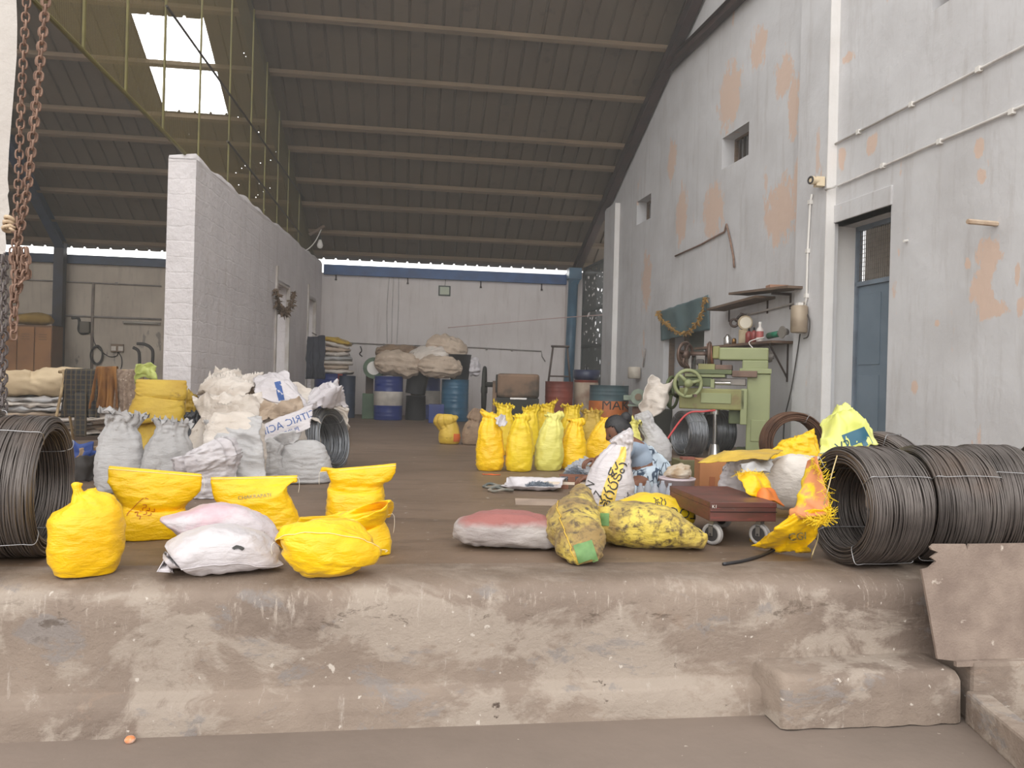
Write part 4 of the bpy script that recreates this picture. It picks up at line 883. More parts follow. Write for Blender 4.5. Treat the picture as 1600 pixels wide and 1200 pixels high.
o = sackpx('folded_sack', 'white sack folded double and slumped behind the woman', 1014, 722,
    [(8, 0, 22, 16, 0, 2.4), (8, 4, 26, 18, 0, 2.4), (9, 24, 25, 17, 0, 2.3), (6, 40, 16, 12, 0, 2.2, .05), (-4, 54, 13, 9, 0, 2.2, .08), (-10, 66, 15, 8, 0, 2.2, .1), (-14, 76, 11, 4, 0, 2.1, .12)], W_GREY, seed=31.1, folds=.8)
rb1 = sackpx('round_bag', 'squat yellow bag with gathered ruffled top alone on the floor', 702, 695,
    [(0, 0, 12, 10, 0, 2.2), (0, 3, 16, 13, 0, 2.2), (0, 14, 17, 15, 0, 2.1), (-1, 26, 14, 12, 0, 2.1, .04), (-4, 31, 15, 11, 0, 2, .14), (-6, 38, 18, 12, 1, 2, .16), (-7, 44, 15, 9, 1, 2, .18), (-7, 47, 9, 5, 1, 2, .2)], Y_MUST, seed=32.2, cat='bag', group=None)
print_px(rb1, sq(.09, .1), 714, 684, 0, mk('orange_print', (206, 100, 46), rough=.6), name='orange_patch')
sackpx('round_bag', 'squat grey-brown bag with tied neck next to the yellow ruffled bag', 739, 696,
    [(0, 0, 13, 11, 0, 2.2), (0, 3, 17, 14, 0, 2.2), (0, 16, 18, 15, 0, 2.1), (1, 28, 15, 12, 0, 2.1, .05), (3, 36, 10, 8, 0, 2, .14), (4, 42, 13, 8, 0, 2, .18), (5, 52, 9, 5, 0, 2, .2), (6, 57, 5, 3, 0, 2, .2)], JUTE, seed=33.3, cat='bag')
# ================================================================== wire coils
m_wire = mk('black_annealed_wire', (114, 107, 103), (86, 80, 77), 5, .4, .7, .42, .6, c3=(110, 96, 87), s3=3, lo3=.55, hi3=.75)
m_wire_g = mk('grey_galvanised_wire', (150, 152, 156), (124, 126, 130), 5, .4, .7, .36, .8)
m_wire_r = mk('rusty_brown_wire', (112, 82, 64), (86, 62, 50), 6, .4, .7, .6, .5)
m_tie = mk('thin_tie_wire', (176, 176, 178), rough=.35, metal=.8)
GC = 'black wire coils along the wall'
coil('big black wire coil beside the torn yellow sacks, open mouth showing', fl(1312, 881), math.radians(55), .275, .2, .27, m_wire, m_tie, 1, 190, group=GC)
coil('second black wire coil of the row, its mouth hidden by the first coil', fl(1418, 876), math.radians(59), .278, .2, .28, m_wire, m_tie, 2, 180, group=GC)
coil('third black wire coil of the row, half covered by the rusty plate', fl(1506, 868), math.radians(62), .28, .2, .22, m_wire, m_tie, 3, 150, group=GC)
coil('last black wire coil of the row, cut by the frame beyond the rusty plate', fl(1618, 856), math.radians(64), .285, .2, .3, m_wire, m_tie, 4, 120, group=GC)
coil('black wire coil peeping out behind the lime plastic bag', fl(1354, 826), math.radians(20), .285, .21, .22, m_wire, m_tie, 5, 100, ties=(1.2,))
coil('rust brown wire coil on the floor beside the green machine column', fl(1243, 742), math.radians(-20), .3, .22, .2, m_wire_r, m_tie, 6, 80, ties=(1.2,))
coil('grey wire coil standing under the green machine table, mouth open', fl(1064, 713), math.radians(60), .27, .2, .2, m_wire_g, m_tie, 7, 110)
coil('grey wire coil behind the screw under the green machine table', fl(1108, 707), math.radians(62), .27, .2, .22, m_wire_g, m_tie, 8, 90, ties=(1.2,))
coil('large black wire coil at the west edge beside the plump yellow sack', fl(76, 868), math.radians(-73), .305, .235, .27, m_wire, m_tie, 9, 190)
coil('further black wire coil behind the large one at the west edge', fl(-14, 852), math.radians(-73), .315, .235, .3, m_wire, m_tie, 10, 110, ties=(1.2,))
coil('bright grey wire coil leaning at the foot of the white sack heap', fl(530, 735), math.radians(-60), .285, .21, .3, m_wire_g, m_tie, 11, 140, roll=math.radians(-8), tilt=math.radians(-10))
def quadcloth(name, label, corners, mat, seed, cat='sack', cr_=.02, nu=26, nv=26, bulge=.05, cs__=9, solid=.004, jag=.004, group=None, fold=0.0):
    """a loose piece of sacking between four points (x, y, distance)"""
    a, b, c, d = [atD(*q) for q in corners]; o0 = (a + b + c + d) / 4; nrm = (b - a).cross(d - a).normalized()
    if nrm.dot(FW) > 0: nrm = -nrm
    f = lambda u, v: a * (1 - u) * (1 - v) + b * u * (1 - v) + c * u * v + d * (1 - u) * v - o0 + nrm * bulge * math.sin(PI * u) * math.sin(PI * v) * (1 + .5 * math.sin(7 * u))
    if fold:
        g0 = f; sx = seed * 1.9; ca, sa = math.cos(sx), math.sin(sx); s0 = (b - a).length
        def f(u, v):
            x, y = u * s0 * 10, v * s0 * 10; al, ac = x * ca + y * sa, -x * sa + y * ca
            r1 = 1 - min(1, abs(nz((al * .22, ac * .9 + .5 * nz((x, y, 0), .5, seed), 0), 1, seed)) * 2.4); r2 = 1 - min(1, abs(nz((al * .5, ac * 2.2, 3), 1, seed + 5)) * 2.4)
            return g0(u, v) + nrm * fold * (1.1 * r1 * r1 + .45 * r2 * r2 - .35)
    o = cloth(name, f, nu, nv, mat, None, at(o0), cr_, cs__, seed, solid, jag); tag(o, label, cat, group); return o
quadcloth('rag', 'white rag tucked into the top of the near yellow sack', [(773, 651, 7.06), (790, 648, 7.1), (793, 664, 6.98), (776, 666, 6.95)], W_, 4.4, 'cloth', cr_=.012, nu=18, nv=18, bulge=.02, cs__=16, fold=.03)
# ================================================================== the heap of white sacks
GH = 'filled grey and white sacks around the heap'
k1 = rowsack('upright grey-white sack with flared open top, nearest the black coil', 186, 772, 74, 124, W_GREY, 41.1, tops='open', lean=0, group=GH, top=4)
k2 = rowsack('dusty grey sack behind the wide topped yellow sack, mouth half open', 262, 772, 78, 112, W_GREY, 42.3, tops='open', lean=4, group=GH)
k3 = sackpx('filled_sack', 'tall grey-white sack standing in front of the empty sack heap', 365, 772,
    [(0, 0, 40, 28, 0, 2.8), (0, 4, 46, 33, 0, 2.8), (0, 40, 48, 34, 0, 2.6), (0, 80, 46, 31, 0, 2.5), (2, 108, 42, 24, 0, 2.3), (4, 120, 30, 14, 0, 2.2), (4, 126, 10, 5, 0, 2)], W_BEIGE, seed=43.7, group=GH, folds=1.0)
k4 = sackpx('filled_sack', 'grey sack slumped against the bright wire coil', 472, 757,
    [(0, 0, 40, 28, 0, 2.8), (0, 4, 46, 32, 0, 2.8), (0, 24, 45, 32, 0, 2.6), (2, 44, 40, 27, 0, 2.4), (4, 58, 30, 18, 0, 2.3), (4, 66, 12, 8, 0, 2)], W_GREY, seed=44.9, group=GH, folds=.8)
k5 = sackpx('folded_sack', 'limp grey sack folded between the tall sack and the slumped one', 428, 758,
    [(0, 0, 20, 10, 0, 2.4), (0, 4, 23, 12, 0, 2.4), (-2, 26, 16, 11, 0, 2.2, .06), (-4, 48, 13, 9, 0, 2.2, .08), (0, 64, 15, 6, 0, 2.2, .08), (2, 68, 8, 3, 0, 2.2)], W_GREY, seed=45.2, group=GH, folds=1)
core = []
cl = ['white sack buried at the west end of the heap', 'white sack buried in the middle of the heap', 'white sack buried at the east end of the heap']
for (x, yb, w, h, sd), lb in zip(((345, 745, 104, 108, 46.0), (430, 742, 112, 106, 47.0), (478, 730, 64, 84, 48.0)), cl):
    core.append(rowsack(lb, x, yb, w, h, W_BEIGE, sd, group=GH, dep=.7))
GE = 'empty sacks thrown over the heap'
def es(label, corners, mat, seed, **kw): return quadcloth('empty_sack', label, corners, mat, seed, 'sack', group=GE, **{**dict(cr_=.022, nu=40, nv=36, bulge=.08, cs__=8, solid=.004, jag=.006, fold=.05), **kw})
e0 = es('cream empty sack spread across the back of the heap', [(352, 612, 6.75), (356, 592, 7.0), (486, 606, 7.0), (500, 668, 6.5)], W_BEIGE, 50.0)
e5 = es('crumpled white empty sack at the west end of the crest', [(306, 616, 6.4), (338, 580, 6.85), (412, 590, 6.8), (372, 640, 6.25)], W_BEIGE, 55.0, fold=.07)
e4 = es('white empty sack with a blue bar on the crest of the heap', [(398, 618, 6.35), (396, 592, 6.7), (448, 582, 6.75), (482, 640, 6.3)], W_, 54.0, fold=.035, cr_=.014)
e3 = es('long cream empty sack lying diagonally across the middle of the heap', [(318, 634, 6.2), (346, 604, 6.5), (470, 640, 6.3), (440, 678, 6.05)], W_BEIGE, 53.0, fold=.07)
e1 = es('stained white empty sack hanging down the west flank of the heap', [(300, 618, 6.25), (352, 622, 6.3), (398, 664, 6.0), (322, 674, 6.0)], W_BEIGE, 51.0, fold=.06)
e9 = es('torn beige empty sack sagging below the white flank sack', [(318, 656, 6.05), (380, 652, 6.05), (366, 700, 5.85), (322, 704, 5.9)], W_BEIGE, 59.0, fold=.06)
e8 = es('small brown stained empty sack between the lettered one and the crest', [(404, 662, 6.05), (412, 632, 6.2), (474, 624, 6.25), (476, 650, 6.1)], JUTE_L, 58.0, fold=.05)
e2 = es('white empty sack with blue lettering sliding off the front of the heap', [(410, 694, 5.8), (414, 664, 5.95), (490, 630, 6.1), (484, 668, 5.95)], W_, 52.0, fold=.018, cr_=.01, bulge=.05)
e7 = es('grey-white empty sack hanging below the lettered one', [(414, 700, 5.85), (416, 688, 5.9), (486, 662, 6.05), (460, 696, 5.9)], W_GREY, 57.0, fold=.05)
e6 = es('curled beige empty sack at the east end of the heap beside the bright coil', [(474, 642, 6.4), (486, 612, 6.7), (524, 596, 6.9), (540, 640, 6.9)], W_, 56.0, fold=.07, bulge=.12)
e10 = es('beige empty sack hanging down behind the bright coil', [(498, 636, 6.95), (520, 622, 7.05), (546, 640, 7.1), (540, 680, 7.05)], W_BEIGE, 60.0, fold=.05)
e11 = es('limp grey-white sack hanging down the front of the tall sack', [(322, 660, 5.36), (408, 648, 5.36), (414, 768, 5.14), (332, 760, 5.14)], W_GREY, 61.3, fold=.05, bulge=.09, cr_=.016)
txt_px(e2, 'CITRIC ACID', .078, 450, 661, 22, INK_B, True)
txt_px(e2, 'PURE', .05, 456, 674, 22, INK_B, True)
print_px(e4, sq(.05, .16), 437, 611, 14, INK_B, name='blue_bar')
o = sackpx('bunched_sack', 'bright white crumpled plastic sack leaning on the tall sack', 345, 772,
    [(6, 0, 28, 7, 0, 2.3), (6, 4, 31, 10, 0, 2.3), (4, 30, 34, 13, 0, 2.2), (0, 46, 42, 16, 0, 2.1, .1), (-4, 58, 46, 18, 2, 2, .14), (-6, 72, 40, 14, 2, 2, .16), (-10, 80, 26, 8, 0, 2, .16)], W_, seed=57.3, back=6, folds=1.4, wr_=.012, ws=14, z0=0)
o.location += V((-0.02, -0.22, 0)); remember(o, o.matrix_world, [v.co for v in o.data.vertices], [tuple(p.vertices) for p in o.data.polygons])
txt_px(o, 'CALCI', .06, 372, 745, 0, INK_B, True)
# sacks behind, beside the partition end
rowsack('dusty pale yellow sack under the mustard bag beside the partition end', 240, 742, 72, 92, Y_MUST, 61.0, tops='tied')
o = sackpx('filled_sack', 'mustard sack with its top folded over, perched beside the partition end', 243, 742,
    [(0, 82, 36, 18, 6, 2.8), (0, 86, 42, 24, 6, 2.8), (2, 102, 40, 22, 6, 2.8), (4, 120, 36, 16, 6, 2.6), (5, 126, 38, 12, 8, 2.4), (5, 140, 37, 8, 6, 2.4), (5, 147, 36, 2, 4, 2.4)], Y_MUST, seed=62.0, folds=.5)
rowsack('black plastic sack wedged between the mustard bag and the heap', 300, 742, 46, 96, mk('black_plastic', (52, 54, 60), (40, 42, 46), 4, rough=.35), 63.0)
rowsack('small yellow sack glimpsed between the mustard bag and the heap', 297, 735, 34, 118, Y_MUST, 64.0)
# ================================================================== the drying pole, clothes and bundles at the west side
DW = 7.0
def pt(x, y, d=DW): return atD(x, y, d)
m_bam = mk('bamboo_pole', (176, 152, 116), (140, 116, 84), 8, stretch=(1, 1, 1), rough=.7)
pr = thing('drying_rack', 'bamboo drying pole on two crossed legs with clothes over it', 'rack', at(V((pt(158, 580).x, pt(158, 580).y, 0))))
inv = pr.matrix_world.inverted(); a, b = pt(92, 581), pt(226, 579)
MB().tube([inv @ a, inv @ b], .014, 8).obj('pole', m_bam, pr, smooth=True)
for q in (a + RT * .05, b - RT * .02):
    for s in (-1, 1): MB().tube([inv @ (q + UP * .02 - FW * .02 * s), inv @ V((q.x + FW.x * .22 * s, q.y + FW.y * .22 * s, .01))], .013, 6).obj('leg', m_bam, pr, smooth=True)
# checked shirt, brown cloth, printed cloth hung over the pole
def hung(name, label, x0, x1, ytop, ybot, mat, seed, cat='cloth', flare=0.0, d=DW, fold=.02, back=.35, jag=.02, nf=5, group=None):
    A, B = pt(x0, ytop, d), pt(x1, ytop, d); L = pt((x0 + x1) / 2, ytop, d).z - pt((x0 + x1) / 2, ybot, d).z
    o0 = (A + B) / 2; x = (B - A); W = x.length; x.normalize(); y = V((-x.y, x.x, 0)).normalized(); mw = basis(x, y, UP, o0)
    def f(u, v):
        s = -back * L + v * (L * (1 + back)); q = abs(s); k = q / L
        z = -max(0, q - .02) + .016 * math.exp(-(q / .03) ** 2); yy = (-1 if s > 0 else 1) * .018 * (1 - math.exp(-q / .015))
        xx = (u - .5) * W * (1 + flare * k); yy += fold * k * math.sin(u * nf * 2 * PI + seed) + fold * .5 * k * math.sin(u * nf * 4.6 * PI + 2 * seed)
        return (xx, yy - .01 * k, z - jag * k * nz((u * 3, 0, 0), 2, seed))
    o = cloth(name, f, 40, 44, mat, None, mw, .006, 10, seed, .003); return tag(o, label, cat, group)
m_chk, t, p = new_mat('dark_checked_cotton'); p.inputs['Roughness'].default_value = .9
tc = t.add('ShaderNodeTexCoord'); sp_ = t.add('ShaderNodeSeparateXYZ'); t.link(tc.outputs['Object'], sp_.inputs[0])
def band(sock, sc, w):
    m1 = t.add('ShaderNodeMath', operation='MULTIPLY'); t.link(sock, m1.inputs[0]); m1.inputs[1].default_value = sc
    m2 = t.add('ShaderNodeMath', operation='FRACT'); t.link(m1.outputs[0], m2.inputs[0]); m3 = t.add('ShaderNodeMath', operation='LESS_THAN'); t.link(m2.outputs[0], m3.inputs[0]); m3.inputs[1].default_value = w; return m3.outputs[0]
c = t.mix(band(sp_.outputs[0], 22, .3), lin((54, 55, 58)), lin((78, 68, 56))); c2 = t.mix(band(sp_.outputs[2], 22, .3), c, lin((82, 74, 62))); c3 = t.mix(band(sp_.outputs[0], 22, .08), c2, lin((110, 98, 78)))
t.link(c3, p.inputs['Base Color'])
hung('checked_shirt', 'dark checked shirt hung over the bamboo pole', 104, 152, 579, 655, m_chk, 3.0, 'shirt', .25, nf=4)
MB().box(-.055, .055, -.012, .012, -.6, -.2).obj('shirt_sleeve', m_chk, bpy.data.objects['checked_shirt'], Matrix.Translation(V((.01, -.03, 0))), smooth=True, bevel=.01)
hung('brown_cloth', 'orange-brown cloth bunched over the bamboo pole beside the checked shirt', 152, 183, 575, 640, mk('orange_brown_cotton', (148, 104, 58), (110, 74, 46), 4, rough=.9, stretch=(4, 1, 1)), 5.0, 'cloth', .5, nf=3, fold=.03)
hung('printed_cloth', 'pale printed cloth with dark checks along its hem over the bamboo pole', 183, 222, 580, 660, mk('brown_speckled_cotton', (158, 138, 122), (128, 108, 94), 30, rough=.9, c3=(196, 180, 164), s3=40), 6.0, 'cloth', .15, nf=2)
o = cloth('plastic_bag', lambda u, v: ((u - .5) * .17, .03 * math.sin(5 * u), (v - .5) * .14 + .03 * math.sin(3 * u)), 16, 14, mk('lime_plastic', (198, 206, 120), (176, 190, 96), 8, rough=.35), None, facing(pt(228, 584, 6.9)), .03, 14, 8.0, .003); tag(o, 'crumpled lime plastic bag hung on the end of the bamboo pole', 'bag')
# table of flattened sacks under the cream bundle
tb = thing('low_table', 'low wooden table loaded with flat sacks beyond the black coil', 'table', facing(V((pt(70, 690, 7.6).x, pt(70, 690, 7.6).y, 0))))
m_pl = mk('dark_planks', (108, 92, 80), (82, 70, 62), 4, rough=.8, stretch=(.4, 4, 4))
MB().box(-1.0, .6, -.3, .35, .14, .18).obj('table_top', m_pl, tb, Matrix.Identity(4))
for x in (-.95, .55):
    for y in (-.26, .3): MB().box(x - .03, x + .03, y - .03, y + .03, 0, .14).obj('leg', m_pl, tb, Matrix.Identity(4))
tp = tb.matrix_world
fl_cols = [W_BEIGE, JUTE_L, W_GREY, W_BEIGE, JUTE_L, W_GREY, W_BEIGE, W_GREY]
zz = .18
ords = ['lowest', 'second', 'third', 'fourth', 'fifth', 'sixth', 'seventh', 'topmost']
rn = random.Random(5)
for i in range(8):
    w_, d_, h_ = rn.uniform(.5, .62), .26, .048; ox = -.12 + rn.uniform(-.16, .16)
    R = [(-w_, 0, h_ / 2, .003, d_ * .8, 2.4, 0, 0), (-w_ * .97, 0, h_ / 2, h_ * .4, d_, 2.6, 0, 0), (-w_ * .3, 0, h_ / 2, h_ * .6, d_, 2.8, 0, 0), (w_ * .4, 0, h_ / 2, h_ * .55, d_, 2.8, 0, 0), (w_ * .97, 0, h_ / 2, h_ * .4, d_ * .95, 2.6, 0, 0), (w_, 0, h_ / 2, .003, d_ * .7, 2.4, 0, 0)]
    vs, fs, g = loft(R, nu=40, nv=30, seed=70 + i, wr_=.022, folds=1.5, ws=6); mw = tp @ Matrix.Translation(V((ox, 0, zz))) @ Matrix.Rotation(rn.uniform(-.14, .14), 4, 'Z')
    o = obj('flat_sack', vs, fs, fl_cols[i], mw=mw); tag(o, '%s flattened sack in the pile on the low table under the cream bundle' % ords[i], 'sack', 'flattened sacks on the low table'); remember(o, mw, vs, fs); zz += h_ * .97
CREAM = mk('cream_tarpaulin', (214, 192, 158), (190, 166, 132), 3, rough=.75, bump=.4, bscale=9)
R = [(-1.0, 0, .1, .06, .16, 2.2, 0, 0), (-.95, 0, .1, .1, .2, 2.2, 0, 0), (-.5, 0, .11, .12, .22, 2.2, 0, 0), (-.1, 0, .13, .13, .2, 2.2, 0, 0), (.0, 0, .13, .115, .18, 2.2, 0, 0), (.1, 0, .14, .14, .2, 2.2, 0, 0), (.36, 0, .15, .15, .2, 2.2, 0, 0), (.5, 0, .15, .12, .16, 2.2, .03, 0), (.54, 0, .15, .03, .05, 2.2, 0, 0)]
vs, fs, g = loft(R, nu=48, nv=50, seed=81, wr_=.016, folds=1, ws=6); mw = tp @ Matrix.Translation(V((-.12, -.02, zz - .0)))
tag(obj('tarpaulin_bundle', vs, fs, CREAM, mw=mw), 'long cream tarpaulin bundle lying on the pile of flat sacks', 'bundle')
# scraps under the pole
sc_m = [mk('scrap_blue', (60, 84, 150), rough=.6), mk('scrap_brown', (140, 108, 80), rough=.8), mk('scrap_dark', (62, 58, 56), rough=.7), mk('scrap_tan', (186, 158, 128), rough=.8)]
lb = ['blue rag in the scrap pile under the drying pole', 'brown cardboard scrap under the drying pole', 'dark cloth scrap under the drying pole', 'tan paper scrap under the drying pole', 'blue strap lying under the drying pole', 'small brown roll under the drying pole']
for i, (x, y, s) in enumerate(((122, 702, .12), (120, 722, .11), (138, 724, .12), (138, 708, .1), (148, 716, .1), (112, 734, .09))):
    p = fl(x, 742 + (i % 3) * 5); zb = atD(x, y, depth(p)).z
    o = cloth('scrap', lambda u, v: ((u - .5) * s * 1.5, .05 * math.cos(4 * u + i), .06 * v + max(0, zb - .02) * v), 12, 12, sc_m[(i + (i == 4) * 0) % 4], None, facing(V((p.x, p.y, .01))), .03, 12, 90 + i, .003); tag(o, lb[i], 'scrap')
# ================================================================== chains hanging near the west wall stub
m_rust = mk('rusty_chain', (152, 124, 108), (116, 92, 80), 30, rough=.85, metal=.2, c3=(178, 146, 128), s3=60)
m_gch = mk('grey_chain', (126, 118, 116), (98, 90, 90), 30, rough=.7, metal=.4)
DC = 3.6
def link_geo(mb, c, d, n, L=.046, w=.0155, r=.0046):
    b = d.cross(n).normalized(); pts = []
    for i in range(12):
        th = 2 * PI * i / 12; cc, ss = math.cos(th), math.sin(th)
        pts.append(c + d * (cc * w * .9 + math.copysign(L / 2 - w * .9, cc) * (1 if abs(cc) > .01 else 0)) + b * (ss * w))
    mb.tube(pts, r, 5, True)
def chain(name, label, pts, mat, group, seed=0, L=.046):
    rn = random.Random(seed); mb = MB(); P = curve_pts(pts, 400); step = L * .72; acc = 0; k = 0; last = P[0]
    for i in range(1, len(P)):
        acc += (P[i] - P[i - 1]).length
        if acc >= step:
            d = (P[i] - last).normalized(); a = k % 2 * PI / 2 + .4 + rn.uniform(-.3, .3); n0 = d.orthogonal().normalized(); n = n0 * math.cos(a) + d.cross(n0) * math.sin(a)
            link_geo(mb, (P[i] + last) / 2, d, n, L); last = P[i]; acc = 0; k += 1
    o = mb.obj(name, mat, smooth=True); return tag(o, label, 'chain', group)
GCH = 'hoist chains by the west wall stub'
chain('hoist_chain', 'single rusty chain strand hanging closest to the limewashed wall stub', [atD(46, -60, DC), atD(40, 30, DC), atD(33, 170, DC), atD(28, 300, DC), atD(24, 390, DC), atD(21, 420, DC)], m_rust, GCH, 1)
chain('hoist_chain', 'front strand of the doubled rusty chain', [atD(80, -60, DC), atD(70, 30, DC), atD(58, 160, DC), atD(44, 290, DC), atD(30, 370, DC), atD(20, 420, DC)], m_rust, GCH, 2)
chain('hoist_chain', 'rear strand of the doubled rusty chain', [atD(76, -60, DC + .03), atD(67, 40, DC + .03), atD(54, 170, DC + .03), atD(40, 300, DC + .03), atD(28, 375, DC + .03), atD(24, 420, DC + .03)], m_rust, GCH, 3)
chain('hoist_chain', 'grey chain hanging below the wall stub at the frame edge', [atD(3, 400, DC + .1), atD(4, 480, DC + .1), atD(3, 560, DC + .1), atD(4, 665, DC + .1)], m_gch, GCH, 4)
chain('hoist_chain', 'second grey chain hanging beside the frame edge', [atD(7, 398, DC + .13), atD(8, 480, DC + .13), atD(6, 570, DC + .13), atD(6, 640, DC + .13)], m_gch, GCH, 5)
# the looped bundle
rn = random.Random(9); mb = MB()
for k in range(10):
    x0 = 20 + k * 2.4; yb = [528, 530, 520, 500, 470, 455, 450, 446, 440, 436][k]; dd_ = DC + rn.uniform(-.05, .05)
    P = curve_pts([atD(x0 + rn.uniform(-2, 2), 388, dd_), atD(x0 + 3 + rn.uniform(-2, 2), 430, dd_), atD(x0 - k * .6 + rn.uniform(-2, 2), (430 + yb) / 2, dd_), atD(x0 - k * 1.0, yb, dd_)], 200); last = P[0]; acc = 0; q = 0
    for i in range(1, len(P)):
        acc += (P[i] - P[i - 1]).length
        if acc > .034:
            d = (P[i] - last).normalized(); a = q % 2 * PI / 2 + rn.uniform(-.6, .6); n0 = d.orthogonal().normalized(); link_geo(mb, (P[i] + last) / 2, d, n0 * math.cos(a) + d.cross(n0) * math.sin(a)); last = P[i]; acc = 0; q += 1
tag(mb.obj('chain_bundle', m_rust, smooth=True), 'looped bundle of rusty chain tied below the hoist strands', 'chain', GCH)
rope = mk('knotted_rope', (206, 184, 156), (176, 152, 126), 30, rough=.9)
mb = MB(); c0_ = atD(13, 350, DC)
for k in range(3): mb.torus(c0_ + UP * (.022 * (k - 1)) + RT * .004 * k, (.3 * k - .3, .5, 1), .02, .009, 16, 6)
mb.tube(curve_pts([atD(6, 345, DC + .2), atD(13, 350, DC), atD(24, 356, DC)], 10), .007, 6); mb.tube(curve_pts([atD(6, 357, DC + .2), atD(14, 356, DC), atD(24, 362, DC)], 10), .007, 6)
tag(mb.obj('rope_tie', rope, smooth=True), 'pale knotted rope tying the chains to the wall stub', 'rope')
# ================================================================== back of the west bay
Q = lambda x, y: atY(x, y, 17.0)
lk = thing('locker_cabinet', 'orange-brown steel locker with three doors against the back wall', 'locker', at(V((Q(8, 590).x, 17.0, 0))))
m_lk = mk('orange_brown_enamel', (158, 112, 70), (138, 96, 62), 2, rough=.55); m_lks = mk('brown_enamel_side', (120, 88, 62), (104, 76, 56), 2, rough=.6)
wL = Q(80, 590).x - Q(8, 590).x; hL = Q(60, 508).z
MB().box(-wL * .5, wL, 0, .5, .0, hL).obj('cabinet_body', m_lks, lk, Matrix.Identity(4), bevel=.01)
for i in range(4):
    a = -wL * .5 + i * wL * .375; d_ = MB().box(a + .01, a + wL * .375 - .01, -.02, 0, .08, hL - .04); d = d_.obj('door', m_lk, lk, Matrix.Identity(4), bevel=.006)
    v = MB()
    for z in (hL - .2, hL - .25, hL - .3): v.box(a + .08, a + wL * .375 - .1, -.025, -.018, z, z + .012)
    v.obj('vent_slots', m_lks, d, Matrix.Identity(4)); MB().box(a + wL * .3, a + wL * .33, -.04, -.018, .3, .36).obj('handle', m_lks, d, Matrix.Identity(4))
R = [(-.35, 0, .12, .06, .12, 2.2, 0, 0), (-.3, 0, .12, .1, .16, 2.2, 0, 0), (0, 0, .14, .13, .18, 2.2, 0, 0), (.2, 0, .13, .12, .17, 2.2, 0, 0), (.32, 0, .1, .06, .1, 2.2, 0, 0)]
vs, fs, g = loft(R, nu=36, nv=28, seed=95, wr_=.012); tag(obj('cloth_bundle', vs, fs, mk('ochre_cloth', (158, 128, 66), (132, 106, 56), 3, rough=.9), mw=at(V((Q(48, 500).x, 17.2, hL)))), 'ochre bundle on top of the orange-brown locker', 'bundle')
WBk = lambda x, y, o=.02: atY(x, y, YB - o)
m_pipe = mk('grey_wall_pipe', (150, 142, 136), (124, 116, 110), 6, rough=.6); m_cab = mk('dark_cable', (64, 60, 58), rough=.7)
m_clip = mk('white_clip', (226, 222, 216), rough=.5)
def wallpipe(name, label, pts, r, mat, cat='pipe', group=None, clips=None):
    o = MB().tube(pts, r, 8).obj(name, mat, smooth=True); tag(o, label, cat, group)
    for c in clips or (): MB().box(-r * 1.5, r * 1.5, -r * 1.5, r * 2.2, -r * 1.8, r * 1.8).obj('pipe_clip', mat if mat is m_pipe else m_clip, o, Matrix.Translation(c))
    return o
wallpipe('conduit', 'upper of the two thin conduits along the back wall of the west bay', [WBk(-40, 433), WBk(100, 440), WBk(252, 447)], .016, m_pipe, group='west bay conduits', clips=[WBk(182, 443)])
wallpipe('conduit', 'lower conduit along the back wall of the west bay', [WBk(-40, 488), WBk(100, 493), WBk(252, 499)], .022, m_pipe, group='west bay conduits')
wallpipe('conduit', 'upright conduit between the two conduits of the west bay', [WBk(146, 442), WBk(144, 505), WBk(143, 595)], .03, mk('stained_wall_pipe', (140, 128, 118), (116, 104, 96), 5, rough=.7))
def wbox(name, label, x0, x1, y0, y1, dep, mat, cat, Y=YB):
    a, b = atY(x0, y1, Y), atY(x1, y0, Y); o = MB().box(0, b.x - a.x, -dep, 0, 0, b.z - a.z).obj(name, mat, mw=at(a), bevel=.006); return tag(o, label, cat)
m_sw = mk('brown_bakelite', (132, 108, 84), (112, 92, 72), 6, rough=.5)
wbox('switch_box', 'square switch box below the conduits of the west bay', 127, 142, 503, 520, .1, mk('dull_box_paint', (108, 100, 88), rough=.6), 'switch box')
sb = wbox('socket_board', 'brown wooden socket board with two plates on the west bay back wall', 174, 194, 538, 550, .06, m_sw, 'socket board')
MB().box(.02, .12, -.075, -.06, .03, .13).obj('socket_plate', mk('socket_white', (206, 196, 184), rough=.5), sb, Matrix.Identity(4)); MB().box(.17, .27, -.075, -.06, .03, .13).obj('socket_plate', mk('socket_white', (206, 196, 184), rough=.5), sb, Matrix.Identity(4))
mb = MB(); mb.tube(curve_pts([WBk(112, 497), WBk(122, 497), WBk(124, 505), WBk(123, 515), WBk(128, 521), WBk(138, 520)], 24), .03, 8); tag(mb.obj('hose', m_cab, smooth=True), 'black bent hose running into the square switch box', 'hose')
mb = MB(); c0_ = WBk(152, 554); mb.tube([c0_ + V((.11 * math.cos(2 * PI * i / 24), -.01, .2 * math.sin(2 * PI * i / 24))) for i in range(24)], .018, 6, True); mb.tube([c0_ + V((.13 * math.cos(2 * PI * i / 24), -.04, -.02 + .2 * math.sin(2 * PI * i / 24))) for i in range(24)], .015, 6, True)
tag(mb.obj('cable_loop', m_cab, smooth=True), 'black cable coil hanging on the west bay back wall', 'cable')
tag(MB().tube(curve_pts([WBk(145, 525), WBk(150, 540), WBk(168, 556), WBk(182, 556), WBk(184, 548)], 24), .01, 6).obj('cable', m_cab, smooth=True), 'thin cable sagging to the brown socket board', 'cable')
tag(MB().tube(curve_pts([WBk(184, 549), WBk(190, 560), WBk(189, 575), WBk(180, 590)], 20), .01, 6).obj('cable', m_cab, smooth=True), 'thin cable dropping from the brown socket board', 'cable')
tl_ = tag(MB().box(-.4, .4, -.05, 0, -.03, .03).obj('tube_light_fixture', mk('grey_batten_fixture', (140, 132, 122), rough=.5), mw=at(WBk(222, 505, 0.0))), 'grey tube light batten on the west bay back wall', 'light')
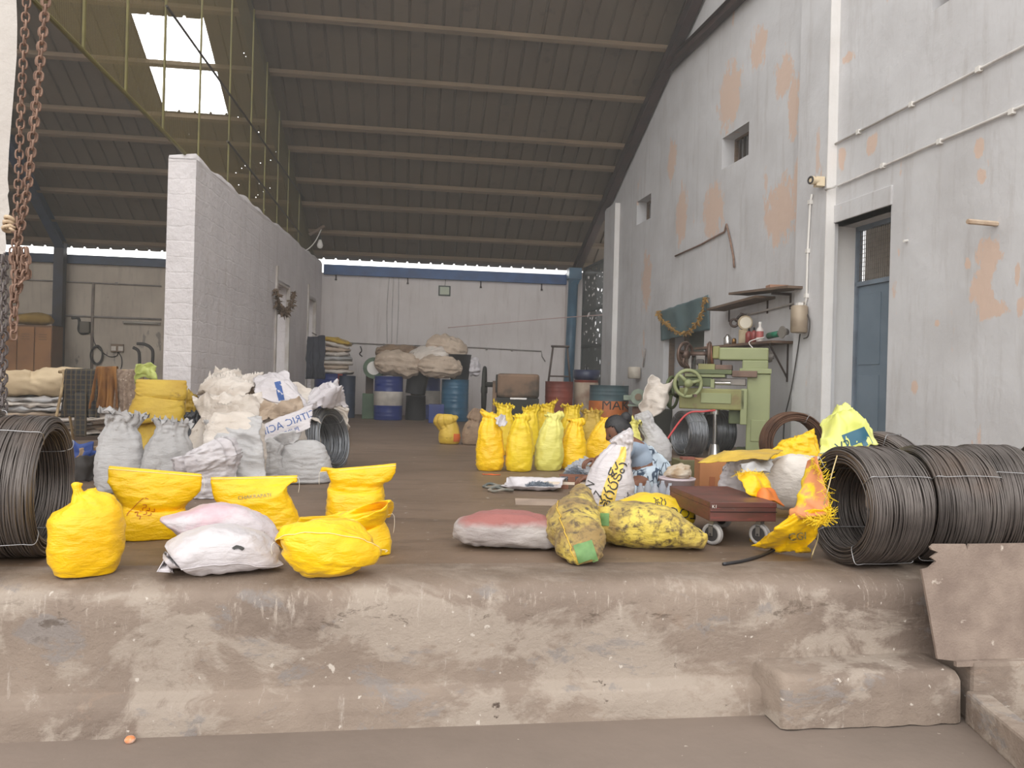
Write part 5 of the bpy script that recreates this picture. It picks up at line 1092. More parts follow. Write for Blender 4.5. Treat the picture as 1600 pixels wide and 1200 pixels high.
MB().tube([V((-.36, -.07, 0)), V((.36, -.07, 0))], .018, 8).obj('tube', mk('unlit_tube', (176, 170, 160), rough=.3), tl_, smooth=True)
for i, (xs_, lb) in enumerate((([(208, 543), (216, 548), (218, 560), (217, 590)], 'bent black handle pipe farther from the partition'), ([(214, 537), (226, 538), (236, 544), (239, 555), (236, 592)], 'bent black handle pipe next to the partition'))):
    o = MB().tube(curve_pts([atY(x, y, 16.6 + .1 * i) for x, y in xs_] + [V((atY(xs_[-1][0], 592, 16.6 + .1 * i).x, 16.6 + .1 * i, 0.0))], 26), .032, 8).obj('handle_pipe', m_cab, smooth=True); tag(o, lb, 'pipe')
# ================================================================== right wall fittings
m_cond = mk('pale_conduit', (200, 195, 190), (178, 172, 168), 5, rough=.5)
m_clip = mk('white_clip', (226, 222, 216), rough=.5)
GCo = 'conduits on the near right wall'
wallpipe('conduit', 'upper long conduit climbing along the near right wall', [wr(1305, 225, .025), wr(1450, 150, .025), wr(1760, -12, .025)], .013, m_cond, group=GCo, clips=[wr(1342, 206, .025), wr(1425, 163, .025), wr(1530, 108, .025)])
wallpipe('conduit', 'lower long conduit above the blue door on the near right wall', [wr(1290, 296, .125), wr(1304, 292, .12), wr(1308, 291, .025), wr(1450, 229, .025), wr(1760, 96, .025)], .013, m_cond, group=GCo, clips=[wr(1380, 259, .025), wr(1469, 221, .025), wr(1582, 174, .025)])
wallpipe('conduit', 'short upright conduit joining the two long ones beside the pilaster', [wr(1304, 225, .02), wr(1303, 292, .02)], .011, m_cond, group=GCo)
pw = lambda x, y, o=0.0: wr(x, y, .11 + o)
wallpipe('conduit', 'upright white conduit down the pilaster to the cylindrical box', [pw(1269, 303, .02), pw(1266, 318, .02), pw(1262, 390, .02), pw(1260, 465, .02), pw(1257, 482, .02)], .013, m_clip, clips=[pw(1266, 316, .02), pw(1262, 392, .02), pw(1260, 462, .02)])
bx = tag(MB().lathe([(.0, 0), (.085, .0), (.095, .012), (.095, .30), (.085, .315), (.0, .315)], 28, cap=False).obj('junction_can', mk('tan_steel_can', (168, 152, 132), (146, 130, 112), 5, rough=.5, metal=.2), mw=at(pw(1248, 520, .1)), smooth=True, bevel=.003), 'tan cylindrical cable box on the pilaster', 'cable box')
MB().box(-.03, .03, -.03, .03, .315, .35).obj('cable_gland', m_clip, bx, Matrix.Identity(4))
tag(MB().tube(curve_pts([pw(1257, 485, .03), pw(1265, 500, .05), pw(1263, 524, .05), pw(1256, 529, .03)], 20), .008, 6).obj('cable', m_cab, smooth=True), 'cable looping beside the tan cylindrical box', 'cable')
tag(MB().tube(curve_pts([pw(1250, 522, .05), pw(1246, 550, .02), pw(1236, 610, .02), wr(1226, 655, .02), wr(1224, 690, .02)], 30), .008, 6).obj('cable', m_cab, smooth=True), 'long cable dropping from the tan cylindrical box to the floor', 'cable')
lh = thing('flood_lamp', 'small cream lamp holder pointing inwards on the pilaster edge', 'lamp', at(pw(1280, 285, .06)))
MB().box(-.05, .05, -.04, .04, -.05, .06).obj('lamp_base', mk('cream_plastic', (226, 208, 176), rough=.5), lh, Matrix.Identity(4), bevel=.006)
d_ = (WR_N - WR_DIR * .2).normalized(); MB().cyl(V((0, 0, .01)), d_ * .1 + V((0, 0, .01)), .035, .04, 16).cyl(d_ * .1 + V((0, 0, .01)), d_ * .125 + V((0, 0, .01)), .048, .048, 18).obj('lamp_head', mk('cream_plastic', (226, 208, 176), rough=.5), lh, Matrix.Identity(4), smooth=False)
MB().torus(d_ * .128 + V((0, 0, .01)), d_, .036, .011, 18, 6).obj('lens_ring', m_cab, lh, Matrix.Identity(4), smooth=True)
a = wr(1558, 350, 0); tip = wr(1512, 346, .28)
tag(MB().tube([a, tip], .022, 6).obj('wall_peg', mk('raw_wood_peg', (206, 186, 164), (176, 150, 126), 8, rough=.8), smooth=False), 'wooden peg sticking out of the near right wall', 'peg')
tag(MB().tube([wr(1418, 376, 0), wr(1412, 377, .05)], .012, 6).obj('wall_hook', m_clip), 'tiny white hook beside the blue door', 'hook')
wallpipe('wall_rod', 'thin brown rod slanting across the far right wall', [wr(1055, 400, .02), wr(1095, 382, .02), wr(1132, 362, .02), wr(1135, 350, .02)], .014, m_rust, 'rod')
wallpipe('wall_rod', 'short brown rod dropping from the end of the slanting one', [wr(1135, 350, .03), wr(1141, 376, .03), wr(1146, 402, .03), wr(1147, 418, .03)], .015, m_rust, 'rod')
# curtain with its garland
A, B = wr(1032, 486, .05), wr(1106, 457, .05); Hc = A.z - wr(1032, 522, .05).z + .12; x_ = (B - A); Wc = x_.length; x_.normalize()
cmw = basis(x_, V((-x_.y, x_.x, 0)).normalized(), UP, A)
zt_ = wr(1106, 457, .05).z - A.z
def fcur(u, v):
    return (u * Wc, .02 * math.sin(u * 14) * (.3 + v), zt_ * u * 0.15 - v * (Hc + .18 * math.sin(PI * u) * 0) + (.0))
m_cur = mk('grey_green_curtain', (92, 112, 114), (78, 98, 102), 3, rough=.85)
o = cloth('curtain', fcur, 30, 16, m_cur, None, cmw, .012, 5, 2.0, .004); tag(o, 'grey-green curtain cloth nailed over the barred opening behind the green machine', 'curtain')
def garland(name, label, P, mat, r=.03, n=70, seed=0):
    rn = random.Random(seed); mb = MB(); P = curve_pts(P, n)
    mb.tube(P, .008, 5)
    for p in P:
        for _ in range(4):
            d = V((rn.uniform(-1, 1), rn.uniform(-1, 1), rn.uniform(-1.4, .3))).normalized(); L = r * rn.uniform(.8, 2.2); s = V((rn.uniform(-1, 1), rn.uniform(-1, 1), rn.uniform(-1, 1))).normalized() * r * .35
            mb.add([p, p + d * L * .6 + s, p + d * L, p + d * L * .6 - s], [(0, 1, 2, 3)])
            q = p + d * r * .4; mb.add([q + V((r * .3, 0, 0)), q + V((0, r * .3, 0)), q + V((-r * .3, 0, 0)), q + V((0, -r * .3, 0)), q + V((0, 0, r * .3)), q + V((0, 0, -r * .3))], [(0, 1, 4), (1, 2, 4), (2, 3, 4), (3, 0, 4), (1, 0, 5), (2, 1, 5), (3, 2, 5), (0, 3, 5)])
    return tag(mb.obj(name, mat), label, 'garland')
m_gar = mk('dried_marigold', (172, 134, 70), (136, 104, 58), 20, rough=.9)
garland('flower_garland', 'dried marigold garland swagged across the grey-green curtain', [wr(1028, 486, .12), wr(1034, 498, .12), wr(1050, 513, .13), wr(1068, 520, .13), wr(1084, 510, .13), wr(1095, 490, .12), wr(1102, 465, .1)], m_gar, .05, 60, 3)
garland('flower_garland', 'withered leaf garland hanging in the partition doorway', [wp(431, 452, .06), wp(434, 470, .08), wp(440, 484, .1), wp(446, 488, .1), wp(454, 476, .08), wp(459, 457, .06)], mk('withered_leaves', (128, 106, 84), (100, 82, 66), 20, rough=.9), .07, 50, 4)
# shelf on brackets with tools
S0, S1 = wr(1114, 534, 0), wr(1241, 534, 0); sx = (S0 - S1); sl = sx.length; sx.normalize(); zs_ = wr(1241, 533, 0).z
SMW = basis(WR_DIR, -WR_N, UP, V((S1.x, S1.y, zs_)))
sh = thing('wall_shelf', 'cluttered wooden wall shelf on an iron bracket beyond the machine', 'shelf', SMW)
m_shelf = mk('grimy_shelf_board', (124, 100, 82), (88, 68, 58), 4, rough=.8)
MB().box(0, sl, -.3, 0, -.03, 0).obj('board', m_shelf, sh, Matrix.Identity(4))
for x in (.12, sl - .3): MB().tube([V((x, -.27, -.03)), V((x, -.01, -.45))], .012, 6).tube([V((x, -.01, -.03)), V((x, -.01, -.5))], .012, 6).obj('bracket', m_iron, sh, Matrix.Identity(4))
def onshelf(x): # pixel column to a point on the board front edge
    q = wr(x, 533, .2); return V((q.x, q.y, zs_))
m_silver = mk('bright_metal', (206, 202, 198), rough=.25, metal=.9); m_redp = mk('dark_red_plastic', (140, 66, 62), rough=.4); m_bei = mk('beige_machine_paint', (178, 160, 128), (150, 132, 104), 8, rough=.55)
def lat(name, label, p, prof, mat, cat, parent=None, n=20): return tag(MB().lathe(prof, n).obj(name, mat, mw=at(p), smooth=True), label, cat)
lat('metal_bottle', 'shiny silver bottle at the far end of the tool shelf', onshelf(1137), [(.0, 0), (.05, 0), (.055, .02), (.055, .1), (.03, .13), (.02, .15), (.0, .15)], m_silver, 'bottle')
for i, (x, lb) in enumerate(((1170, 'dark red spray can beside the beige gauge, farther of two'), (1178, 'dark red spray can beside the clear bottle, nearer of two'))):
    b = lat('spray_can', lb, onshelf(x), [(0, 0), (.045, 0), (.045, .13), (.02, .16), (.0, .16)], m_redp, 'can'); MB().cyl((0, 0, .16), (0, 0, .2), .014, .012, 10).obj('cap', m_dark, b, Matrix.Identity(4))
b = lat('plastic_bottle', 'clear bottle with red label and white cap on the tool shelf', onshelf(1187), [(0, 0), (.04, 0), (.045, .02), (.045, .16), (.018, .2), (.018, .23), (0, .23)], mk('cloudy_bottle', (214, 206, 200), rough=.3), 'bottle')
MB().lathe([(.046, .06), (.0465, .07), (.0465, .13), (.046, .14)], 20, cap=False).obj('label_band', mk('red_label', (176, 96, 92), rough=.5), b, Matrix.Identity(4), smooth=True); MB().cyl((0, 0, .23), (0, 0, .26), .021, .021, 12).obj('cap', m_clip, b, Matrix.Identity(4))
g_ = thing('pressure_gauge_stand', 'beige gauge stand with round dial on the tool shelf', 'gauge', facing(onshelf(1160)))
MB().box(-.05, .06, -.05, .05, 0, .19).obj('stand_body', m_bei, g_, Matrix.Identity(4), bevel=.008); MB().cyl((.03, -.06, .28), (.03, .03, .28), .095, .095, 24).obj('dial_case', m_bei, g_, Matrix.Identity(4)); MB().cyl((.035, -.065, .28), (.035, -.058, .28), .075, .075, 24).obj('dial_face', mk('dial_cream', (216, 206, 186), rough=.4), g_, Matrix.Identity(4))
MB().torus((-.11, -.02, .28), (.2, 1, 0), .05, .018, 16, 8).tube([V((-.1, -.02, .3)), V((-.02, -.02, .4)), V((.04, -.02, .38))], .02, 8).obj('hook_clamp', m_iron, g_, Matrix.Identity(4), smooth=True)
lat('oil_cup', 'small brass oil cup beside the silver bottle', onshelf(1147), [(0, 0), (.03, 0), (.03, .07), (.015, .09), (0, .09)], mk('brass', (150, 112, 66), rough=.35, metal=.8), 'cup')
ag = thing('angle_grinder', 'green bodied angle grinder lying at the near end of the tool shelf', 'grinder', basis(-WR_DIR, WR_N * -1, UP, onshelf(1207) + UP * .055 - WR_N * .04))
MB().tube([V((-.16, 0, .02)), V((.1, 0, .035))], lambda t: .045 - .012 * abs(t - .4), 14).obj('body', mk('green_grinder_plastic', (36, 110, 84), rough=.4), ag, Matrix.Identity(4), smooth=True)
MB().tube([V((.1, 0, .035)), V((.24, 0, .05))], .042, 14).obj('gear_head', mk('cast_grey', (166, 160, 152), rough=.45, metal=.6), ag, Matrix.Identity(4), smooth=True); MB().cyl((.25, -.07, .04), (.25, -.055, .04), .075, .075, 24).obj('disc_guard', mk('cast_grey', (166, 160, 152), rough=.45, metal=.6), ag, Matrix.Identity(4))
tag(MB().tube(curve_pts([onshelf(1194) + UP * .06, onshelf(1184) - WR_DIR * -.0 + WR_N * .12 + UP * .0, wr(1181, 548, .34)], 16), .007, 6).obj('cable', m_clip, smooth=True), 'pale cord trailing off the green grinder over the shelf', 'cable')
wallpipe('conduit', 'conduit running above the tool shelf to the tan box', [wr(1158, 493, .03), wr(1180, 489, .03), wr(1252, 471, .03), pw(1256, 472, .02)], .014, m_cond)
GP = 'loose planks on the wall above the tool shelf'
for i, (x0, y0, x1, y1, z_, lb) in enumerate(((1118, 486, 1196, 466, 0, 'long grey plank resting above the tool shelf'), (1153, 466, 1247, 456, .04, 'grey plank lying across the longer one above the tool shelf'))):
    a, b = wr(x0, y0, .17), wr(x1, y1, .17); d = (a - b); L = d.length; d.normalize(); y = UP.cross(d).normalized()
    tag(MB().box(0, L, -.14, .14, 0, .03).obj('plank', m_wood_old, mw=basis(d, y, d.cross(y), b + UP * z_)), lb, 'plank', GP)
for i, x in enumerate((1140, 1200, 1236)):
    q = wr(x, 0, 0); yy = {1140: 481, 1200: 466, 1236: 458}[x]; q = wr(x, yy, 0)
    tag(MB().box(-.015, .015, -.02, .26, -.03, 0).box(-.015, .015, -.02, .01, -.2, 0).obj('shelf_bracket', m_iron, mw=basis(WR_DIR, WR_N, UP, q)), ['iron bracket holding the far end of the long plank', 'iron bracket under the middle of the planks', 'iron bracket under the near end of the planks'][i], 'bracket', 'plank brackets')
tag(MB().box(-.12, .12, -.07, .07, 0, .05).obj('wood_offcut', mk('red_wood', (160, 122, 100), rough=.8), mw=facing(wr(1214, 452, .14), .4), bevel=.008), 'reddish offcut on top of the upper plank', 'wood')
# side gate at the far end of the right wall
G0, G1_ = wr(946, 500, -.1), wr(912, 500, -.1); gx = (G1_ - G0); gx.z = 0; gl = gx.length; gx.normalize()
GM = basis(gx, V((-gx.y, gx.x, 0)), UP, V((G0.x, G0.y, 0)))
gt = thing('side_gate', 'tall dark mesh gate at the far end of the right wall', 'gate', GM)
gh = 3.6
m_gmesh, t, p = new_mat('dark_gate_mesh'); p.inputs['Base Color'].default_value = lin((84, 88, 86)); p.inputs['Roughness'].default_value = .7
o_ = t.n['Material Output']; tr = t.add('ShaderNodeBsdfTransparent'); mx = t.add('ShaderNodeMixShader'); rr = t.ramp(t.noise(t.coords((1, 1, 1), False), 7, 6), .36, .40, (.1, .1, .1, 1), (.97, .97, .97, 1))
t.link(rr, mx.inputs[0]); t.link(tr.outputs[0], mx.inputs[1]); t.link(p.outputs[0], mx.inputs[2]); t.link(mx.outputs[0], o_.inputs['Surface'])
m_gf = mk('dark_green_grey_iron', (74, 80, 80), (60, 62, 62), 3, rough=.6)
obj('mesh_sheet', [(0, .02, .05), (gl, .02, .05), (gl, .02, gh), (0, .02, gh)], [(0, 1, 2, 3)], m_gmesh, gt, Matrix.Identity(4))
f = MB(); f.box(0, .05, 0, .05, 0, gh); f.box(gl - .05, gl, 0, .05, 0, gh)
for z in (.05, .9, 1.7, gh * .7, gh - .05): f.box(0, gl, 0, .05, z, z + .05)
f.obj('gate_frame', m_gf, gt, Matrix.Identity(4)); b = MB()
for i in range(14): b.box(gl * (i + 1) / 15 - .01, gl * (i + 1) / 15 + .01, .0, .02, .05, 1.75)
b.obj('bars', m_gf, gt, Matrix.Identity(4))
# blue rain pipe in front of the corner pillar
p0 = atY(886, 640, 17.75); p0.z = 0.0; d0 = depth(p0); rpipe = thing('rain_pipe', 'blue rain pipe with funnel head in the far corner', 'pipe', at(p0)); inv = rpipe.matrix_world.inverted()
MB().tube([inv @ p0, inv @ atD(896, 440, d0)], .115, 20).obj('pipe', mk('teal_blue_pipe', (74, 108, 130), (62, 92, 114), 3, rough=.4), rpipe, smooth=True)
tp_ = inv @ atD(897, 437, d0); MB().box(tp_.x - .15, tp_.x + .15, tp_.y - .15, tp_.y + .15, tp_.z, tp_.z + .26).lathe([(.12, tp_.z - .12), (.19, tp_.z + .02)], 4, Matrix.Translation(V((tp_.x, tp_.y, 0))) @ Matrix.Rotation(PI / 4, 4, 'Z')).obj('funnel_head', mk('teal_blue_pipe', (74, 108, 130)), rpipe, Matrix.Identity(4))
# back wall fittings
WBk = lambda x, y, o=.02: atY(x, y, YB - o)
wallpipe('conduit', 'long thin pipe along the back wall above the drums', [WBk(515, 534), WBk(610, 539), WBk(740, 543), WBk(846, 549), WBk(847, 557), WBk(852, 565)], .015, m_pipe, clips=[WBk(x, 535 + (x - 515) * .043) for x in (550, 600, 680, 760, 800)])
for i, (x, lb) in enumerate(((606, 'thin cable down the back wall, first of three towards the partition'), (613, 'thin cable down the back wall, middle of three'), (621, 'thin cable down the back wall, nearest the stuffed sacks'))):
    tag(MB().tube(curve_pts([WBk(x + 2, 434), WBk(x + (i - 1) * 1.5, 480), WBk(x - 1, 536)], 16), .009, 5).obj('cable', m_cond, smooth=True), lb, 'cable', 'cables down the back wall')
pf = wbox('framed_notice', 'small framed paper hung high on the back wall', 685, 704, 447, 462, .03, mk('dark_green_frame', (56, 66, 58), rough=.5), 'frame')
a, b = atY(685, 462, YB), atY(704, 447, YB); MB().box(.03, b.x - a.x - .03, -.034, -.03, .03, b.z - a.z - .03).obj('paper', mk('pale_green_paper', (196, 202, 182), (186, 196, 178), 3, rough=.6), pf, Matrix.Identity(4))
tag(MB().tube([WBk(695, 447), WBk(697, 434)], .005, 5).obj('hanging_wire', m_cab), 'thin wire above the framed paper', 'wire')
for i, (x, y0, y1) in enumerate(((525, 424, 438), (637, 430, 444), (751, 436, 450), (846, 440, 454))):
    tag(MB().box(-.015, .015, -.02, .01, 0, .22).box(-.025, .025, -.05, -.02, 0, .03).obj('beam_hook', m_iron, mw=at(atY(x, y1, YB))), ['iron hook under the blue beam next to the partition', 'iron hook under the blue beam, second from the partition', 'iron hook under the blue beam beyond the framed paper', 'iron hook under the blue beam next to the corner pillar'][i], 'hook', 'hooks under the blue beam')
tag(MB().tube(curve_pts([WBk(563, 541), WBk(565, 548), WBk(562, 553), WBk(566, 557)], 14), .014, 6).obj('tap_hook', m_iron, smooth=True), 'small bent hook below the pipe on the back wall', 'hook')
m_cord = mk('rose_cord', (206, 176, 172), rough=.7)
tag(MB().tube(curve_pts([atY(700, 512, 17.9), atY(790, 504, 17.6), atY(870, 497, 17.3), wr(943, 492, .05)], 24), .01, 5).obj('clothes_line', m_cord, smooth=True), 'thin pale cord stretched from the back wall to the right wall', 'cord')
# bulb and wood batten at the partition end
b = thing('hanging_bulb', 'white bulb hanging at the far top of the partition', 'bulb', at(atD(500, 382, 16.6)))
MB().lathe([(0, -.09), (.05, -.07), (.065, -.02), (.05, .04), (.03, .1), (.0, .1)], 20).obj('glass_bulb', mk('opal_glass', (236, 232, 226), rough=.2), b, Matrix.Identity(4), smooth=True); MB().cyl((0, 0, .1), (0, 0, .18), .03, .03, 12).obj('socket', m_cab, b, Matrix.Identity(4))
MB().tube([V((0, 0, .18)), V((.02, 0, .45))], .008, 5).obj('flex', m_cab, b, Matrix.Identity(4))
tag(MB().tube([atD(507, 353, 16.4), atD(483, 367, 16.3)], .035, 6).obj('wood_batten', m_wood_old), 'stub of wood sticking out above the far end of the partition', 'wood')
tag(MB().tube(curve_pts([atD(503, 356, 16.4), atD(492, 378, 16.2), atD(478, 391, 16.0), atD(464, 389, 15.9)], 18), .012, 5).obj('cable', m_clip, smooth=True), 'pale cable looping from the wood stub to the partition', 'cable')
# ================================================================== drums, tubs and bundles at the back
def drum(label, x, yb, dia_px, h_px, mat, name='steel_drum', bands=None, lid=True, group='steel drums at the back', cat='drum'):
    p = fl(x, yb); s = depth(p) / F; R = dia_px * s / 2; H = h_px * s; p = p + V((p.x, p.y, 0)).normalized() * R
    prof = [(0, 0), (R * .97, 0), (R, .015), (R, H * .02)]
    for q in (.33, .66): prof += [(R, H * (q - .02)), (R * 1.025, H * q), (R, H * (q + .02))]
    for q in (.1, .18, .48, .56, .8, .88): prof += [(R, H * (q - .008)), (R * 1.008, H * q), (R, H * (q + .008))]
    prof = prof[:4] + sorted(prof[4:], key=lambda a: a[1]) + [(R, H * .985), (R * 1.02, H * .99), (R * 1.02, H), (R * .97, H), (R * .96, H - .02), (0, H - .02)]
    o = MB().lathe(prof, 40, cap=False).obj(name, mat, mw=at(p), smooth=True, bevel=0); tag(o, label, cat, group)
    o['r'] = R; o['h'] = H
    for z0, z1, m in bands or ():
        MB().lathe([(R * 1.012, H * z0), (R * 1.03, H * (z0 + .01)), (R * 1.03, H * (z1 - .01)), (R * 1.012, H * z1)], 40, cap=False).obj('paint_band', m, o, Matrix.Identity(4), smooth=True)
    GEO[o.name] = ([at(p) @ v.co for v in o.data.vertices], [tuple(f.vertices) for f in o.data.polygons]); return o, p, R, H
m_dbl = mk('navy_drum_enamel', (42, 62, 132), (34, 50, 110), 3, rough=.3); m_dwh = mk('dirty_white_band', (196, 188, 178), (168, 160, 150), 5, rough=.5); m_teal = mk('teal_drum_enamel', (58, 104, 132), (48, 86, 112), 3, rough=.3)
m_dred = mk('rust_red_drum', (142, 66, 50), (116, 54, 44), 4, rough=.6, c3=(150, 90, 70), s3=5); m_dor = mk('orange_drum_paint', (196, 110, 44), (168, 90, 40), 4, rough=.5); m_dgr = mk('grey_teal_drum', (74, 96, 102), (60, 78, 84), 4, rough=.5)
b1, *_ = drum('navy drum with a broad white middle band under the large bundles', 606, 657, 45, 69, m_dbl, bands=[(.33, .66, m_dwh)])
print_px(b1, strokes_mesh([[(-.16, 0), (-.13, 0)], [(.0, -.02), (.03, -.02)], [(.16, .08), (.2, .08)], [(.16, .04), (.2, .04)], [(.16, 0), (.2, 0)]], .03), 606, 623, 0, INK_K, target=b1.children[0], name='printed_marks')
b2, *_ = drum('navy drum with white band half hidden behind the black tubs', 664, 655, 46, 68, m_dbl, bands=[(.33, .66, m_dwh)])
b3, p3, R3, H3 = drum('teal blue drum carrying a black tub', 710, 659, 43, 66, m_teal)
b4, p4, R4, H4 = drum('navy drum by the partition carrying the pile of flat sacks', 515, 652, 50, 68, m_dbl)
MB().box(-.05, .05, -R4 - .03, -R4 + .01, H4 * .62, H4 * 1.0).obj('red_strap', mk('red_strap', (170, 58, 44), rough=.5), b4, Matrix.Rotation(.7, 4, 'Z'))
b5, p5, R5, H5 = drum('dark drum beside the flat sack pile, next to the back wall', 541, 653, 26, 66, m_bluedk)
b6, p6, R6, H6 = drum('rust red drum with a stool standing on it', 872, 668, 44, 72, m_dred)
b7, p7, R7, H7 = drum('red and cream drum under a navy lid', 914, 668, 38, 74, m_dred, bands=[(.1, .95, mk('cream_rusted', (176, 160, 140), (140, 110, 90), 4, rough=.7))])
tag(MB().lathe([(0, 0), (R7 * .95, 0), (R7 * 1.1, .06), (R7 * 1.14, .2), (R7 * 1.1, .2), (R7 * 1.0, .08), (0, .06)], 36, cap=False).obj('basin', mk('navy_basin', (46, 52, 78), rough=.35), mw=at(p7 + UP * H7), smooth=True), 'navy basin sitting on the red and cream drum', 'basin')
b8, p8, R8, H8 = drum('teal drum with orange lower half and black lettering', 950, 674, 62, 72, m_dgr, bands=[(.02, .66, m_dor)])
b8b = [c_ for c_ in b8.children][0]; GEO[b8b.name] = ([b8.matrix_world @ v.co for v in b8b.data.vertices], [tuple(f.vertices) for f in b8b.data.polygons])
print_px(b8, text_mesh('MAK', .24), 962, 634, 0, INK_K, target=b8b)
# two-seat stool on the red drum
st = thing('stool', 'tall four legged iron stool standing on the rust red drum', 'stool', facing(p6 + UP * (H6)))
s_ = depth(p6) / F; hS = 56 * s_; wS = 13 * s_
m_st = mk('brown_iron', (88, 72, 64), (70, 58, 52), 5, rough=.6)
MB().box(-wS * 1.1, wS * 1.1, -wS * .9, wS * .9, hS - .03, hS).obj('seat', m_st, st, Matrix.Identity(4), bevel=.006)
for sx_ in (-1, 1):
    for sy_ in (-1, 1): MB().tube([V((sx_ * wS * .85, sy_ * wS * .6, hS - .03)), V((sx_ * wS * 1.3, sy_ * wS * .9, 0))], .018, 8).obj('leg', m_st, st, Matrix.Identity(4), smooth=True)
f = MB()
for a in ((-1, -1, 1, -1), (-1, 1, 1, 1), (-1, -1, -1, 1), (1, -1, 1, 1)): f.tube([V((a[0] * wS * 1.22, a[1] * wS * .84, .1)), V((a[2] * wS * 1.22, a[3] * wS * .84, .1))], .014, 6)
f.obj('stretcher', m_st, st, Matrix.Identity(4))
# black tubs
m_tub = mk('black_rubber', (54, 54, 58), (42, 42, 46), 3, rough=.4)
def tub(label, mw, r0, r1, h, name='rubber_tub'):
    o = MB().lathe([(0, 0), (r0, 0), (r0 * 1.02, .02), (r1, h), (r1 * 1.04, h), (r1 * 1.04, h + .015), (r1 * .96, h + .015), (r0 * .95, .03), (0, .03)], 36, cap=False).obj(name, m_tub, mw=mw, smooth=True); tag(o, label, 'tub', 'black rubber tubs'); return o
s_ = depth(p3) / F
tub('black tub standing on the teal blue drum', at(p3 + UP * H3 + RT * .08), 14 * s_, 17.5 * s_, 38 * s_)
pt1 = fl(649, 657); tub('black tub standing on the floor between the navy drums', at(pt1 + V((0, .25, 0))), 16 * s_, 15 * s_, 37 * s_)
tub('black tub tilted on top of the floor tub', at(V((pt1.x - .02, pt1.y + .22, 39 * s_ + .02))) @ Matrix.Rotation(.14, 4, 'Y'), 15 * s_, 18 * s_, 44 * s_)
o = wbox('plastic_jerrycan', 'small navy can on the floor beside the teal blue drum', 669, 693, 630, 658, .3, m_dbl, 'can', 15.35)
o.location.z = 0
# jute bundles on the drums: four large sacks, resting on each other
def bundle(label, x, y, d, w, h, mat, seed, dep=.6, rot=0.0, tilt=0.0, nm='stuffed_sack'):
    c = atD(x, y, d); s = d / F; w *= s / 2; h *= s / 2
    R = [(-w, 0, 0, h * .1, dep * w * .4, 2.2, 0, 0), (-w * .93, 0, 0, h * .45, dep * w * .7, 2.3, .12, 0), (-w * .6, 0, h * .05, h * .9, dep * w, 2.3, .07, 0), (0, 0, h * .08, h, dep * w * 1.05, 2.3, .04, 0), (w * .55, 0, 0, h * .9, dep * w, 2.3, .07, 0), (w * .9, 0, 0, h * .5, dep * w * .7, 2.2, .13, 0), (w, 0, 0, h * .1, dep * w * .3, 2.2, .05, 0)]
    vs, fs, g = loft(R, nu=56, nv=52, seed=seed, wr_=.028, ws=3.4, folds=1.6); mw = facing(c, rot) @ Matrix.Rotation(tilt, 4, 'Y'); o = obj(nm, vs, fs, mat, mw=mw); tag(o, label, 'sack', 'stuffed sacks piled on the drums'); remember(o, mw, vs, fs); return o
JUTE_L = weave('pale_stuffed_sack', (204, 184, 164), (180, 160, 140), .7, 2.5, .4, .7, .6, c3=(150, 130, 110))
bundle('stuffed jute sack resting on the white banded navy drum', 622, 570, 15.75, 74, 40, JUTE_L, 101, .6, 0, .06)
bundle('brown jute sack at the back of the pile on the drums', 625, 552, 16.3, 76, 26, JUTE, 102, .6, 0, .02)
bundle('grey stuffed sack wedged in the middle of the pile on the drums', 668, 560, 16.0, 70, 34, W_BEIGE, 103, .6, .1, -.25)
bundle('pale stuffed sack lying above the half hidden navy drum', 688, 574, 15.7, 70, 34, JUTE_L, 104, .5, 0, .05)
bundle('big domed pale sack crowning the pile on the drums', 698, 545, 16.2, 66, 38, JUTE_L, 105, .7, 0, .15)
bundle('small white sack behind the tub on the teal drum', 740, 575, 16.0, 22, 30, W_, 106, .7)
# flat sacks on the navy drum by the partition
zz = H4; rn = random.Random(12)
ords = ['lowest', 'second lowest', 'third', 'fourth', 'fifth', 'sixth', 'second topmost', 'topmost']
for i in range(8):
    h_ = .1; wv = .34 + rn.uniform(-.03, .05) - i * .012; ox = .1 + rn.uniform(-.05, .05)
    R = [(-wv, 0, h_ / 2, .003, .22, 2.3, 0, 0), (-wv * .96, 0, h_ / 2, h_ * .42, .28, 2.5, 0, 0), (0, 0, h_ / 2, h_ * .56, .3, 2.7, 0, 0), (wv * .95, 0, h_ / 2, h_ * .42, .28, 2.5, 0, -.1), (wv, 0, h_ / 2, .003, .2, 2.3, 0, 0)]
    vs, fs, g = loft(R, nu=36, nv=24, seed=110 + i, wr_=.022, ws=5, folds=1); mw = facing(V((p4.x + ox, p4.y, zz)), rn.uniform(-.15, .15)) @ Matrix.Rotation(.03 * (i > 5) * i, 4, 'Y')
    o = obj('flat_sack', vs, fs, [W_BEIGE, JUTE_L, W_BEIGE, W_GREY, W_BEIGE, JUTE_L, W_BEIGE, Y_MUST][i], mw=mw); tag(o, '%s flat sack of the pile on the navy drum by the partition' % ords[i], 'sack', 'flat sacks on the navy drum'); remember(o, mw, vs, fs); zz += h_ * .93
q = atD(494, 525, 14.0)
o = cloth('dark_jacket', lambda u, v: ((u - .5) * .3 * (1 + .15 * v), .05 * math.sin(u * 9) * v + (.05 if .3 < u < .7 else 0), -.78 * v), 24, 30, mk('navy_black_cloth', (58, 60, 70), (46, 48, 56), 4, rough=.85), None, facing(q), .03, 5, 7.0, .02); tag(o, 'navy black jacket hanging at the partition doorway', 'jacket')
tag(MB().tube([q + UP * .02, wp(488, 520, .0)], .012, 6).obj('coat_hook', m_iron), 'iron hook holding the navy black jacket', 'hook')
